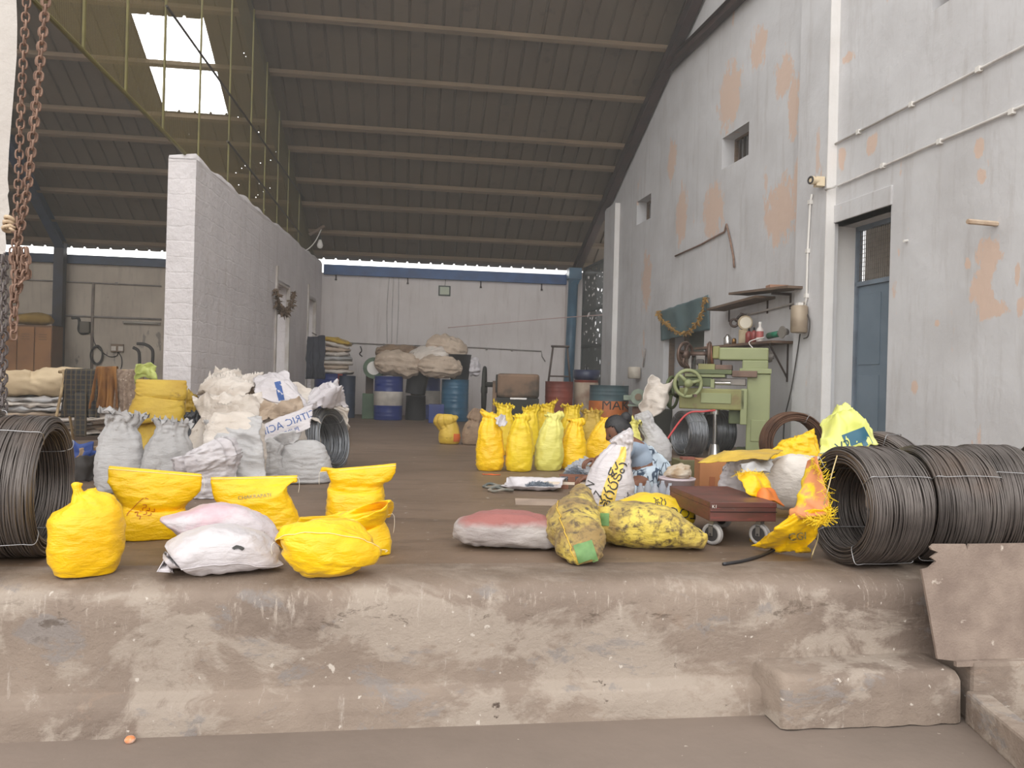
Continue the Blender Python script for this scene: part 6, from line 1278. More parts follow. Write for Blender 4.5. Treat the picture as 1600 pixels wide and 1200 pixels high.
# green pillar grinder beside the partition drums
p = fl(576, 655); gg = thing('pedestal_grinder', 'dull green pedestal grinder behind the white banded navy drum', 'grinder', facing(p)); s_ = depth(p) / F
m_gg = mk('dull_green_paint', (86, 108, 82), (70, 88, 70), 4, rough=.6)
MB().box(-.14, .14, .1, .4, 0, 40 * s_).obj('pedestal', m_gg, gg, Matrix.Identity(4), bevel=.01)
MB().cyl((0, .0, 80 * s_), (.3, .45, 80 * s_), .15, .15, 24).obj('motor', m_gg, gg, Matrix.Identity(4)); MB().box(-.08, .08, .15, .3, 40 * s_, 75 * s_).obj('neck', m_iron, gg, Matrix.Identity(4)); MB().cyl((.08, -.12, 80 * s_), (.08, -.06, 80 * s_), .22, .22, 28).obj('wheel_guard', m_gg, gg, Matrix.Identity(4)); MB().cyl((.08, -.13, 80 * s_), (.08, -.12, 80 * s_), .14, .14, 24).obj('grinding_wheel', m_clip, gg, Matrix.Identity(4))
# polishing barrel with its belt wheel
p = fl(808, 668); s_ = depth(p) / F; tbm = thing('tumbling_barrel', 'scorched brown tumbling barrel on a dark stand with a belt wheel', 'machine', facing(p))
m_sc = mk('scorched_brown_steel', (142, 114, 92), (96, 80, 66), 1.6, .4, .62, .7, .2, c3=(62, 56, 46), s3=1.6, lo3=.5, hi3=.62); m_bk = mk('sooty_green_black', (50, 50, 42), (40, 40, 36), 3, rough=.7)
w_ = 33 * s_
MB().box(-w_, w_, .0, .75, 46 * s_, 84 * s_).obj('barrel_hood', m_sc, tbm, Matrix.Identity(4), bevel=.05)
MB().box(-w_ * 1.05, w_ * 1.0, -.02, .72, 8 * s_, 46 * s_).obj('trough', m_bk, tbm, Matrix.Identity(4), bevel=.02)
for x in (-w_, w_ - .08):
    for y in (.05, .6): MB().box(x, x + .08, y, y + .08, 0, 8 * s_).obj('leg', m_bk, tbm, Matrix.Identity(4))
MB().box(-w_ * 1.22, -w_ * 1.02, .1, .5, 0, 72 * s_).obj('bearing_post', m_sc, tbm, Matrix.Identity(4)); MB().tube([V((-w_ * .98, .3, 66 * s_)), V((-w_ * 1.72, .3, 66 * s_))], .05, 12).obj('shaft', m_bk, tbm, Matrix.Identity(4), smooth=True); MB().cyl((-w_ * 1.08, .3, 63 * s_), (-w_ * .98, .3, 63 * s_), .23, .23, 24).obj('coupling', m_bk, tbm, Matrix.Identity(4))
mb = MB(); c_ = V((-w_ * 1.64, .3, 57 * s_)); mb.torus(c_, (1, .0, 0), 38 * s_ - .03, .035, 40, 8); mb.tube([c_ - V((.06, 0, 0)), c_ + V((.06, 0, 0))], .06, 12)
for k in range(5): a = 2 * PI * k / 5; mb.tube([c_, c_ + V((0, math.cos(a), math.sin(a))) * 37 * s_], .02, 6)
mb.obj('belt_wheel', m_bk, tbm, Matrix.Identity(4), smooth=True)
MB().box(-.14, .16, -.05, -.02, 44 * s_, 46.5 * s_).obj('latch_bar', m_silver, tbm, Matrix.Identity(4))
# motor on a post and meter by the wall
p = fl(996, 676); s_ = depth(p) / F; mp_ = thing('post_motor', 'pale green motor on a wooden post beside the teal and orange drum', 'motor', facing(p))
m_pg = mk('pale_green_paint', (146, 158, 140), (124, 136, 120), 5, rough=.5)
MB().box(-.1, .1, .0, .2, 0, 41 * s_).obj('post', mk('red_brown_post', (132, 92, 72), (104, 74, 60), 5, rough=.8), mp_, Matrix.Identity(4)); MB().cyl((0, -.14, 56 * s_), (0, .3, 56 * s_), .14, .14, 26).obj('motor_body', m_pg, mp_, Matrix.Identity(4)); MB().cyl((0, -.17, 56 * s_), (0, -.14, 56 * s_), .06, .06, 20).obj('shaft_hub', m_sw, mp_, Matrix.Identity(4)); MB().box(-.18, .16, -.1, .26, 41 * s_, 44 * s_).obj('base_plate', m_pg, mp_, Matrix.Identity(4)); MB().box(-.26, -.12, 0, .2, 50 * s_, 58 * s_).obj('terminal_box', m_pg, mp_, Matrix.Identity(4), bevel=.01)
q = wr(1001, 592, .0); tag(MB().lathe([(0, 0), (.1, 0), (.12, .02), (.12, .2), (.1, .22), (0, .22)], 20).obj('meter_can', mk('cream_grey_can', (196, 186, 172), (170, 160, 146), 4, rough=.5), mw=at(q + WR_N * .13), smooth=True), 'cream meter can on the far right wall', 'meter')
wallpipe('conduit', 'thin conduit above the cream meter can', [wr(1005, 574, .03), wr(1008, 545, .03)], .014, m_pipe)
# pale cans and baskets beside the post
p = fl(722, 640)
# ================================================================== the green milling machine
PB = fl(1182, 716); s_ = depth(PB) / F
mm = thing('milling_machine', 'large green milling machine with handwheels in front of the right wall', 'machine', facing(PB))
# the eye sees it from the axis of the shop: turn it square to the shop
m_mg = mk('sage_green_enamel', (146, 152, 108), (134, 140, 98), 2.5, .4, .7, .45, bump=.05); m_mgs = mk('oily_green_enamel', (138, 138, 84), (122, 116, 66), 3, .4, .65, .45, c3=(116, 88, 56), s3=4, lo3=.58, hi3=.7); m_mgd = mk('dark_green_enamel', (96, 106, 68), (82, 92, 58), 3, rough=.5)
m_mrust = mk('brown_machine_steel', (110, 88, 76), (84, 68, 60), 6, rough=.45, metal=.5); m_mst = mk('grey_machine_steel', (120, 114, 108), (92, 88, 84), 6, rough=.35, metal=.7)
X = lambda x: (x - 1182) * s_
Z = lambda y: (716 - y) * s_
I4 = Matrix.Identity(4)
def part(name, x0, x1, y0, y1, a, b, mat, bev=.012, parent=None): return MB().box(X(x0), X(x1), a, b, Z(y1), Z(y0)).obj(name, mat, parent or mm, I4, bevel=bev)
part('column', 1165, 1200, 584, 716, 0, .42, m_mg)
part('column_base', 1150, 1206, 704, 716, -.06, .5, m_mgd)
part('column_cap', 1153, 1201, 576, 584, -.03, .45, m_mg, .008)
pn = part('access_panel', 1172, 1195, 656, 690, -.012, .0, m_mg, .006); MB().cyl((X(1192), -.02, Z(676)), (X(1192), -.01, Z(676)), .01, .01, 10).obj('panel_knob', m_mst, pn, I4)
part('overarm_riser', 1157, 1196, 563, 577, .02, .38, m_mg)
part('overarm', 1121, 1196, 543, 563, .04, .36, m_mg, .016)
part('overarm_nose', 1111, 1122, 541, 561, .06, .34, m_mgs, .014)
MB().cyl((X(1196), .2, Z(556)), (X(1202), .2, Z(556)), .075, .06, 20).cyl((X(1201), .2, Z(556)), (X(1204), .2, Z(556)), .03, .03, 6).obj('overarm_end_nut', m_mst, mm, I4)
mb = MB(); mb.cyl((X(1103), .2, Z(553)), (X(1110), .2, Z(552)), .13, .13, 32).obj('grinding_wheel', mk('rust_orange_wheel', (156, 96, 66), (120, 80, 62), 6, rough=.6), mm, I4)
MB().torus((X(1105), .2, Z(553)), (1, 0, 0), .135, .022, 32, 8).obj('wheel_guard', m_mrust, mm, I4, smooth=True)
MB().tube([V((X(1070), .2, Z(554))), V((X(1112), .2, Z(553)))], .035, 12).obj('spindle', m_mrust, mm, I4, smooth=True)
part('spindle_bracket', 1084, 1100, 556, 580, .1, .3, m_mst, .01)
part('motor_block', 1086, 1098, 562, 572, .0, .2, m_cab, .02)
def handwheel(name, c, ax, R, r, spokes, mat, hub=.05, crank=True, grip=True):
    c = V(c); ax = V(ax).normalized(); mb = MB(); mb.torus(c, ax, R, r, 36, 10); mb.cyl(c - ax * .05, c + ax * .04, hub, hub * .8, 16); a = ax.orthogonal().normalized(); b = ax.cross(a)
    for k in range(spokes):
        t = 2 * PI * k / spokes + .5; e = (a * math.cos(t) + b * math.sin(t)) * R; mb.tube([c, c + e * .5 - ax * .01, c + e], lambda u: r * 1.0, 8)
    w = mb.obj(name, mat, mm, I4, smooth=True)
    if grip: t = 1.9; e = (a * math.cos(t) + b * math.sin(t)) * R; MB().cyl(c + e, c + e - ax * .12, .016, .02, 10).obj('grip', m_mrust, w, I4)
    return w
handwheel('belt_pulley', (X(1068), .1, Z(555)), (.85, -.52, 0), .145, .02, 4, m_mrust, .06, grip=False)
MB().tube([V((X(1058), .05, Z(545))) , V((X(1062), .1, Z(562))), V((X(1070), .12, Z(572))), V((X(1078), .15, Z(580)))], .02, 8).obj('belt_guard', m_mrust, mm, I4, smooth=True)
part('pulley_pillar', 1072, 1078, 556, 582, .12, .24, m_mst, .006)
part('work_table', 1082, 1142, 579, 586, -.12, .5, m_mgd, .006); part('table_slide', 1070, 1132, 586, 591, -.1, .45, m_mg, .006)
part('work_vice', 1116, 1142, 571, 579, -.05, .3, m_mrust, .008); part('table_clamp', 1090, 1116, 570, 579, -.04, .25, m_mgs, .006)
part('cross_slide', 1142, 1180, 580, 590, -.08, .3, m_mrust, .006)
part('saddle', 1060, 1112, 592, 606, -.08, .4, m_mgd, .01); part('saddle_ways', 1112, 1163, 592, 603, .0, .34, m_mst, .006); part('saddle_bracket', 1110, 1116, 594, 608, -.1, .1, m_mg, .004)
MB().cyl((X(1112), .0, Z(600)), (X(1140), .0, Z(600)), .025, .025, 14).obj('cross_screw', m_silver, mm, I4)
kn = part('knee', 1062, 1163, 609, 642, -.1, .38, m_mgs, .014); part('knee_cover', 1096, 1142, 616, 632, -.115, -.095, m_mg, .004, kn)
part('knee_dovetail', 1156, 1166, 608, 664, -.1, .36, m_mg, .008); part('knee_underside', 1138, 1158, 642, 664, .05, .34, m_mgd, .01)
handwheel('handwheel', (X(1077), -.24, Z(602)), (-.28, 1, 0), .155, .022, 3, m_mg, .05)
MB().cyl((X(1077), -.24, Z(602)), (X(1085), -.05, Z(600)), .03, .03, 12).obj('handwheel_shaft', m_mst, mm, I4)
handwheel('handwheel', (X(1048), .12, Z(617)), (1, -.3, 0), .19, .02, 4, m_mgd, .05)
MB().cyl((X(1048), .12, Z(617)), (X(1064), .12, Z(617)), .03, .03, 12).obj('handwheel_shaft', m_mst, mm, I4)
MB().cyl((X(1117), .12, 0), (X(1117), .12, Z(642)), .022, .022, 14).cyl((X(1117), .12, Z(650)), (X(1117), .12, Z(642)), .06, .06, 16).cyl((X(1117), .12, 0), (X(1117), .12, Z(698)), .08, .05, 16).obj('elevating_screw', m_silver, mm, I4, smooth=False)
# stained sack on the machine's far handwheel side
o = cloth('stained_sack', lambda u, v: ((u - .5) * .3 - .15 * v, .06 * math.sin(6 * u), -.42 * v + .05 * math.cos(5 * u)), 20, 24, W_BEIGE, None, facing(atD(1036, 592, 9.3), .2), .04, 7, 4.0, .006); tag(o, 'stained limp sack slung beside the far handwheel', 'sack')
o2 = tag(MB().box(-.16, .16, -.02, .24, 0, .52).obj('metal_cabinet', m_bk, mw=facing(fl(1030, 700)), bevel=.01), 'small dark cabinet under the stained limp sack', 'cabinet')
tag(MB().tube(curve_pts([atD(1018, 722, 8.2), atD(1040, 690, 8.5), atD(1072, 648, 8.75), atD(1100, 643, 8.75), atD(1118, 641, 8.7)], 30), .012, 6).obj('red_hose', mk('red_hose', (190, 72, 72), rough=.5), smooth=True), 'thin red hose rising from the floor to the machine knee', 'hose')
# ================================================================== boxes, bucket, bottles, tray
p = fl(1086, 772); bx1 = tag(MB().box(-.09, .1, 0, .2, 0, .245).obj('olive_box', mk('olive_board', (112, 108, 76), (98, 94, 66), 3, rough=.7), mw=facing(p + V((0, .1, 0)), .35), bevel=.004), 'olive carton beside the brown cardboard box', 'box')
ck = MB().box(-.05, .05, .05, .12, .245, .265); tag(ck.obj('red_brick', mk('brick_red', (150, 90, 76), (126, 78, 66), 8, rough=.8), mw=bx1.matrix_world.copy()), 'red brick bit on the olive carton', 'brick')
p = fl(1112, 782); cb = tag(MB().box(-.09, .11, 0, .22, 0, .285).obj('cardboard_box', mk('brown_cardboard', (176, 120, 78), (160, 108, 70), 3, rough=.75), mw=facing(p, .2), bevel=.003), 'brown cardboard box behind the trolley under the yellow tarp', 'box')
MB().box(-.02, .02, -.003, .0, .06, .17).obj('printed_mark', mk('box_print', (150, 92, 60), rough=.75), cb, I4)
p = fl(1062, 792); s_ = depth(p) / F
bk_ = lat('bucket', 'white plastic bucket beside the trolley with nails paper on top', p + FW * .1, [(0, 0), (24 * s_, 0), (28 * s_, 40 * s_), (29 * s_, 40 * s_), (29 * s_, 43 * s_), (27 * s_, 43 * s_), (25.5 * s_, 36 * s_), (0, 36 * s_)], mk('white_pink_plastic', (222, 208, 212), (206, 190, 196), 3, rough=.4), 'bucket')
R = [(0, 0, 0, 16 * s_, 14 * s_, 2.2, 0, 0), (0, 0, 6 * s_, 22 * s_, 18 * s_, 2.1, .06, 0), (-2 * s_, 0, 14 * s_, 18 * s_, 14 * s_, 2, .1, 0), (-4 * s_, 0, 20 * s_, 10 * s_, 6 * s_, 2, .1, 0)]
vs, fs, g = loft(R, 30, 20, seed=130, wr_=.012, ws=16, folds=1); tag(obj('paper_parcel', vs, fs, mk('crumpled_paper', (196, 184, 168), (166, 140, 110), 12, rough=.8, c3=(140, 108, 76), s3=20), mw=facing(p + FW * .1 + UP * 43 * s_)), 'crumpled paper of nails lying on the white bucket', 'parcel')
m_clear, t, pb = new_mat('clear_bottle_plastic'); pb.inputs['Base Color'].default_value = lin((222, 228, 238)); pb.inputs['Roughness'].default_value = .12; pb.inputs['Transmission Weight'].default_value = .6; pb.inputs['IOR'].default_value = 1.2
bl = ['nearest the white standing sack', 'second from the white standing sack', 'middle one of the row', 'second from the bucket', 'closest to the bucket']
for i in range(5):
    x = 1000 + i * 11.5; p = fl(x, 797 - (i % 2) * 4); s_ = depth(p) / F; r = 6.6 * s_
    o = lat('plastic_bottle', 'clear plastic bottle standing behind the bright yellow sack, %s' % bl[i], p, [(0, 0), (r, 0), (r * 1.05, .01), (r, 14 * s_), (r * .94, 15 * s_), (r, 16 * s_), (r, 26 * s_), (r * .8, 33 * s_), (r * .4, 39 * s_), (r * .4, 42 * s_), (0, 42 * s_)], m_clear, 'bottle'); o['group'] = 'clear bottles behind the yellow sack'
# white sheet tray with nails
p = fl(830, 770); s_ = depth(p) / F
def ftray(u, v):
    x = (u - .5) * 92 * s_; y = (v - .5) * .34; e = max(abs(u - .5) * 2, abs(v - .5) * 2); return (x + (.06 * v), y, .012 + .05 * max(0, e - .72) / .28 * (1.2 if v > .5 else .5))
o = cloth('white_sheet', ftray, 40, 26, W_, None, facing(p + FW * .22), .012, 12, 3.0, .004); tag(o, 'white plastic sheet laid out as a tray by the crouching woman', 'sheet')
m_nail = mk('loose_nails', (150, 158, 168), (112, 120, 130), 60, rough=.4, metal=.5)
def nails(name, label, c, rx, ry, h, n, seed, mat=m_nail, L=.022):
    rn = random.Random(seed); mb = MB()
    for _ in range(n):
        a, r = rn.uniform(0, 2 * PI), math.sqrt(rn.random()); x, y = rx * r * math.cos(a), ry * r * math.sin(a); z = h * (1 - r * r) * rn.uniform(.2, 1) + .003; d = V((rn.uniform(-1, 1), rn.uniform(-1, 1), rn.uniform(-.5, .5))).normalized() * L
        mb.cyl(c + V((x, y, z)) - d, c + V((x, y, z)) + d, .0022, .0022, 4)
    o = mb.obj(name, mat); tag(o, label, 'nails', None, 'stuff'); return o
c_ = fl(848, 768); nails('nails', 'heap of loose steel nails on the white sheet', V((c_.x, c_.y + .16, .02)), .1, .07, .03, 400, 1)
c_ = fl(903, 752); nails('nails', 'heap of pale blue nails in clear film beside the woman\'s hands', V((c_.x, c_.y + .1, .01)), .12, .12, .1, 500, 2)
o = sackpx('plastic_film_bag', 'clear film bag slumped against the bright yellow sack', 908, 750, [(0, 0, 24, 14, 0, 2.2), (0, 4, 28, 17, 0, 2.2), (4, 14, 22, 14, 0, 2.1, .08), (9, 24, 12, 8, 0, 2, .12), (13, 32, 6, 4, 0, 2, .14)], m_clear, seed=77.7, cat='bag', folds=1.4, wr_=.014, ws=15)
tag(MB().box(-.16, .13, -.1, .1, 0, .008).obj('cardboard_flap', mk('grey_cardboard', (168, 148, 132), (148, 130, 116), 4, rough=.8), mw=facing(fl(842, 786), .05) @ Matrix.Rotation(.06, 4, 'X')), 'grey cardboard flap lying in front of the white sheet', 'cardboard')
o = cloth('orange_strip', lambda u, v: ((u - .5) * .16, (v - .5) * .05, .004), 12, 5, mk('orange_plastic', (226, 92, 48), rough=.5), None, facing(fl(768, 742)), .006, 16, 1.0, .002); tag(o, 'orange plastic strip on the floor before the yellow row', 'strip')
for i, (x, y, L, r_, lb) in enumerate(((893, 750, .1, .1, 'short brown wooden stick across the white sheet edge'), (882, 757, .16, .02, 'pale flat stick lying beside the white sheet'))):
    tag(MB().box(-L, L, -.012, .012, 0, .018).obj('wood_stick', [mk('brown_stick', (136, 92, 72), rough=.7), mk('pale_stick', (226, 210, 190), rough=.7)][i], mw=facing(fl(x, y + 6) + UP * (.06 if i == 0 else .03), r_)), lb, 'stick')
    tag(MB().box(-.03, .03, -.03, .03, 0, (.06 if i == 0 else .03)).obj('wood_block', mk('brown_stick', (136, 92, 72)), mw=facing(fl(x, y + 6))), ['wooden block under the brown stick', 'wooden block under the pale stick'][i], 'block')
for i, (x, y, lb) in enumerate(((775, 764, 'coiled grey strap on the floor, farther one'), (784, 770, 'twisted grey sandal strap beside the white sheet'))):
    q = fl(x, y); mb = MB(); mb.tube(curve_pts([q + RT * a + FW * b + UP * c for a, b, c in ((-.1, .02, .012), (-.05, .07, .03), (.03, .06, .014), (.08, .0, .02), (.02, -.04, .03), (-.06, -.02, .012), (-.09, .03, .02))], 30), .011, 6); tag(mb.obj('strap', mk('grey_green_strap', (92, 96, 92), (150, 140, 126), 8, rough=.6), smooth=True), lb, 'strap')
tag(MB().tube([fl(890, 775) + UP * .02, fl(930, 772) + UP * .03], .012, 6).obj('steel_rod', m_mst), 'short steel rod on the floor behind the soiled yellow sack', 'rod')
# ================================================================== trolley
PT_ = fl(1163, 857); sT = depth(PT_) / F
fx = V((math.cos(.0), math.sin(.0), 0))
trm = basis(V((1, 0, 0)), V((0, 1, 0)), UP, PT_ + V((0, .02, 0)))
tr_ = thing('platform_trolley', 'low maroon platform trolley on four grey castors', 'trolley', trm)
m_mar, t, p = new_mat('scuffed_maroon_steel'); p.inputs['Roughness'].default_value = .45
vec = t.coords((1, 3, 6)); c = t.mix(t.ramp(t.noise(vec, 4, 6), .4, .65), lin((104, 62, 56)), lin((82, 54, 48))); c = t.mix(t.ramp(t.noise(vec, 9, 6, .7), .58, .66), c, lin((128, 62, 57))); c = t.mix(t.ramp(t.noise(t.coords((2, 2, 2)), 6, 6, .7), .62, .72), c, lin((96, 84, 78))); t.link(c, p.inputs['Base Color'])
hw = 55 * sT; ht = 71 * sT; hb = 41 * sT
MB().box(-hw, hw, 0, .62, ht - .028, ht).box(-hw + .002, hw - .002, .002, .02, hb + .0, ht - .028).box(-hw + .002, hw - .002, .6, .618, hb, ht - .028).box(-hw + .002, -hw + .02, .02, .6, hb, ht - .028).box(hw - .02, hw - .002, .02, .6, hb, ht - .028).obj('platform', m_mar, tr_, I4, bevel=.003)
MB().box(-hw, hw, -.003, .0, ht - .05, ht - .047).obj('edge_groove', m_dark, tr_, I4)
m_cw = mk('grey_rubber_tyre', (176, 172, 170), (150, 146, 144), 6, rough=.5); m_cf = mk('dull_zinc', (150, 146, 142), rough=.4, metal=.7); m_hub = mk('black_hub', (62, 60, 60), rough=.5)
rw = 17.5 * sT
for x, y, a in ((-hw + .045, .07, .35), (hw - .06, .06, .3), (-hw + .05, .54, -.3), (hw - .06, .54, .2)):
    cw = MB().box(-.025, .025, -.025, .025, hb - .006, hb).box(-.018, .018, -.014, .014, hb - .03, hb - .006).box(-.022, .022, -.012, .012, hb - .035, hb - .03).box(-.022, -.018, -.012, .012, rw - .008, hb - .03).box(.018, .022, -.012, .012, rw - .008, hb - .03).obj('castor', m_cf, tr_, Matrix.Translation(V((x, y, 0))) @ Matrix.Rotation(a + .3, 4, 'Z'))
    for q in (-.0085, .0085): MB().torus((q, 0, rw), (1, 0, 0), rw - .011, .0105, 28, 10).obj('tyre', m_cw, cw, I4, smooth=True)
    MB().cyl((-.014, 0, rw), (.014, 0, rw), rw - .014, rw - .014, 22).cyl((-.024, 0, rw), (.024, 0, rw), .006, .006, 8).obj('hub', m_hub, cw, I4)
GEO[tr_.name] = ([trm @ V(v) for v in ((-hw, -.001, 0), (hw, -.001, 0), (hw, -.001, ht), (-hw, -.001, ht))], [(0, 1, 2, 3)])
tx = text_mesh('K1', .024); vs = [V((x - hw + .022, -.0035, y + ht - .022)) for x, y in tx[0]]; obj('painted_mark', vs, tx[1], m_clip, tr_, I4)
# ================================================================== rags and torn sacks behind the trolley
FR = mk('frayed_yellow', (238, 204, 40), rough=.6)
def fringe(o, pts, L, n, mat, seed=0, name='frayed_threads'):
    rn = random.Random(seed); mb = MB(); P = curve_pts(pts, n)
    for p in P:
        for _ in range(3):
            d = V((rn.uniform(-1, 1), rn.uniform(-1, 1), rn.uniform(-1, .6))).normalized() * L * rn.uniform(.4, 1.2); mb.tube([p, p + d * .5 + V((0, 0, -.004)), p + d], .0012, 3)
    return mb.obj(name, mat, o)
tk = lying('filled_sack', 'beige striped sack lying among torn yellow sacking behind the trolley', 1238, 812, [(-46, 50, 4, 14, 0, 2.3), (-40, 50, 30, 28, 0, 2.4), (0, 54, 44, 34, 0, 2.5), (40, 66, 34, 28, 0, 2.4), (70, 82, 18, 16, 0, 2.3), (84, 90, 6, 8, 0, 2.2)], W_BEIGE, 140.0, folds=1, wr_=.01)
ty = sackpx('filled_sack', 'bright yellow sack with frayed peak standing behind the beige striped one', 1246, 794,
    [(0, 0, 34, 22, 0, 2.5), (0, 4, 40, 26, 0, 2.5), (-2, 40, 43, 27, 0, 2.4), (-2, 72, 41, 20, 0, 2.2, .05), (0, 90, 33, 12, 0, 2.1, .1), (2, 102, 24, 7, 0, 2, .14), (0, 110, 20, 3, 0, 2, .16, .2)], Y_, seed=141.0, folds=1.4, wr_=.012, jag=.03)
q = quadcloth('torn_sack', 'torn yellow sack piece with frayed fringe lying on the trolley corner', [(1150, 740, 4.25), (1192, 738, 4.3), (1222, 790, 4.15), (1165, 768, 4.1)], Y_, 142, bulge=.05)
fringe(q, [V((0, 0, .0)) + (atD(x, y, d) - q.location) for x, y, d in ((1150, 740, 4.2), (1170, 738, 4.22), (1192, 740, 4.25))], .04, 30, FR, 3)
q = quadcloth('torn_sack', 'orange printed torn sack hanging over the trolley corner', [(1172, 768, 4.15), (1206, 760, 4.2), (1222, 790, 4.1), (1196, 784, 4.05)], mk('orange_sacking', (224, 128, 56), (206, 108, 44), 6, rough=.5), 143, bulge=.04)
q = quadcloth('torn_sack', 'tall torn yellow sack strip with pinkish orange panel beside the black coil', [(1262, 724, 3.72), (1284, 716, 3.62), (1297, 806, 3.44), (1238, 820, 3.6)], mk('orange_pink_sacking', (222, 152, 96), (208, 130, 90), 5, rough=.5, c3=(236, 200, 40), s3=7, lo3=.50, hi3=.56), 144, bulge=.025, fold=.035, cr_=.014)
fringe(q, [atD(x, y, d) - q.location for x, y, d in ((1274, 718, 3.62), (1288, 752, 3.52), (1297, 800, 3.42), (1284, 812, 3.44))], .05, 50, FR, 4)
q = quadcloth('torn_sack', 'torn yellow sack trailing on the floor from the coil to the trolley wheel', [(1236, 806, 3.62), (1298, 788, 3.42), (1266, 860, 3.72), (1172, 856, 3.86)], Y_, 145, bulge=.05, cr_=.016, fold=.035)
txt_px(q, 'CGI', .05, 1246, 838, 10, INK_BK)
fringe(q, [atD(x, y, d) - q.location for x, y, d in ((1262, 808, 3.5), (1280, 814, 3.42), (1297, 800, 3.38))], .045, 40, FR, 5)
q = quadcloth('torn_sack', 'small yellow scrap of sack poking out under the trolley', [(1172, 834, 4.2), (1188, 830, 4.25), (1192, 848, 4.05), (1176, 846, 4.05)], Y_, 146, bulge=.03, nu=12, nv=12)
tp_ = quadcloth('yellow_tarp', 'dull yellow tarp spread over the cardboard box behind the trolley', [(1090, 722, 4.75), (1132, 704, 5.1), (1222, 704, 4.9), (1200, 718, 4.5)], Y_MUST, 147, 'tarp', bulge=.03, cr_=.014)
wb_ = rowsack('white plastic bag crumpled between the cardboard box and the torn yellow sacking', 1142, 800, 44, 78, W_, 148, dep=.6, cat='bag')
quadcloth('grey_rag', 'grey smeared rag under the yellow tarp', [(1155, 724, 4.6), (1208, 716, 4.7), (1205, 738, 4.5), (1162, 738, 4.45)], W_GREY, 149, 'rag', bulge=.02)
LIME = mk('lime_printed_plastic', (228, 228, 142), (218, 222, 116), 5, rough=.3, bump=.4, bscale=9)
lb_ = quadcloth('plastic_bag', 'lime yellow plastic bag with teal label perched on the wire coils', [(1284, 708, 4.05), (1280, 662, 4.3), (1328, 632, 4.45), (1374, 694, 4.1)], LIME, 150.2, 'bag', cr_=.016, nu=36, nv=36, bulge=.1, cs__=8, fold=.05)
m_tl = mk('teal_label', (58, 104, 124), (50, 92, 112), 4, rough=.35)
print_px(lb_, sq(.17, .1), 1346, 684, 26, m_tl, name='teal_label')
txt_px(lb_, 'V2', .07, 1318, 697, 26, mk('dark_teal_print', (40, 70, 80), rough=.4))
mb = MB(); rnn = random.Random(6)
pf_ = fl(1340, 800)
rope_ = mk('straw_twine', (196, 176, 130), rough=.9)
tag(MB().tube(curve_pts([atD(1308, 712, 3.55), atD(1300, 740, 3.5), atD(1292, 772, 3.48), atD(1287, 790, 3.5)], 20), .003, 5).obj('twine', rope_, smooth=True), 'straw twine hanging across the mouth of the near coil', 'twine')
tag(MB().tube(curve_pts([atD(1280, 808, 3.85), atD(1278, 840, 3.7), atD(1270, 864, 3.55), fl(1268, 874) + UP * .004], 20), .003, 5).obj('twine', rope_, smooth=True), 'straw twine trailing from the torn yellow sack to the floor', 'twine')
tag(MB().tube(curve_pts([fl(x, y) + UP * .008 for x, y in ((1130, 884), (1165, 878), (1195, 868), (1213, 858))], 20), .008, 6).obj('rubber_strip', m_tub, smooth=True), 'black rubber strip on the floor before the trolley', 'strip')
# ================================================================== rusty plate leaning on the ledge
m_plate = mk('grey_brown_rough_plate', (150, 134, 122), (126, 110, 100), 7, .35, .65, .85, bump=.6, bscale=120, bdist=.006, c3=(198, 186, 174), s3=10, lo3=.7, hi3=.74)
Yp = 2.93
top = [(1466, 858), (1472, 853), (1522, 853), (1524, 862), (1528, 853), (1660, 851)]
lft = [(1450, 893), (1462, 890), (1474, 880), (1466, 874), (1478, 866), (1468, 862)]
poly = [(1466, 1030), (1458, 960)] + lft + top + [(1660, 1042), (1510, 1042), (1500, 1034)]
a0 = atY(1500, 1040, Yp); lean = .1
pv = []
for x, y in poly: q = atY(x, y, Yp); pv.append((q.x - a0.x, q.z - a0.z))
mb = MB().prism(pv, 0, .012); mwP = at(V((a0.x, Yp - .0, a0.z))) @ Matrix.Rotation(-lean, 4, 'X')
o = mb.obj('rusty_plate', m_plate, mw=mwP); tag(o, 'torn-edged grey-brown metal plate leaning on the platform edge', 'plate')
sbx = atY(1498, 1040, Yp - .03); MB().box(sbx.x - a0.x, 1.2, -.02, -.002, -.03 + .03, .022).obj('bottom_flange', m_plate, o, I4)
# things on the yard
q = fl(203, 1160, -.555); o = tag(MB().lathe([(0, 0), (.016, .002), (.02, .012), (.012, .022), (0, .024)], 10).obj('fruit_peel', mk('orange_peel', (226, 140, 90), (238, 210, 190), 30, rough=.6), mw=at(q), smooth=True), 'small orange peel scrap on the yard floor', 'peel')
# ================================================================== the crouching woman
DP = 6.05
def J(x, y, d=DP): return atD(x, y, d)
sk = mk('brown_skin', (122, 82, 62), (112, 74, 56), 3, rough=.5)
hip = J(1013, 752); root = V((hip.x, hip.y, 0)); M = at(root); inv = M.inverted()
def skin(name, nodes, edges, mat, parent, sub=2, rootk=0):
    me = bpy.data.meshes.new(name); me.from_pydata([tuple(inv @ n[0]) for n in nodes], edges, []); o = bpy.data.objects.new(name, me); COL.objects.link(o)
    if parent is not None: o.parent = parent
    sm = o.modifiers.new('skin', 'SKIN'); sm.use_smooth_shade = True; ss = o.modifiers.new('sub', 'SUBSURF'); ss.levels = sub; ss.render_levels = sub
    for i, n in enumerate(nodes): v = me.skin_vertices[0].data[i]; v.radius = (n[1], n[1] if len(n) < 3 else n[2]); v.use_root = i == rootk
    me.materials.append(mat); return o
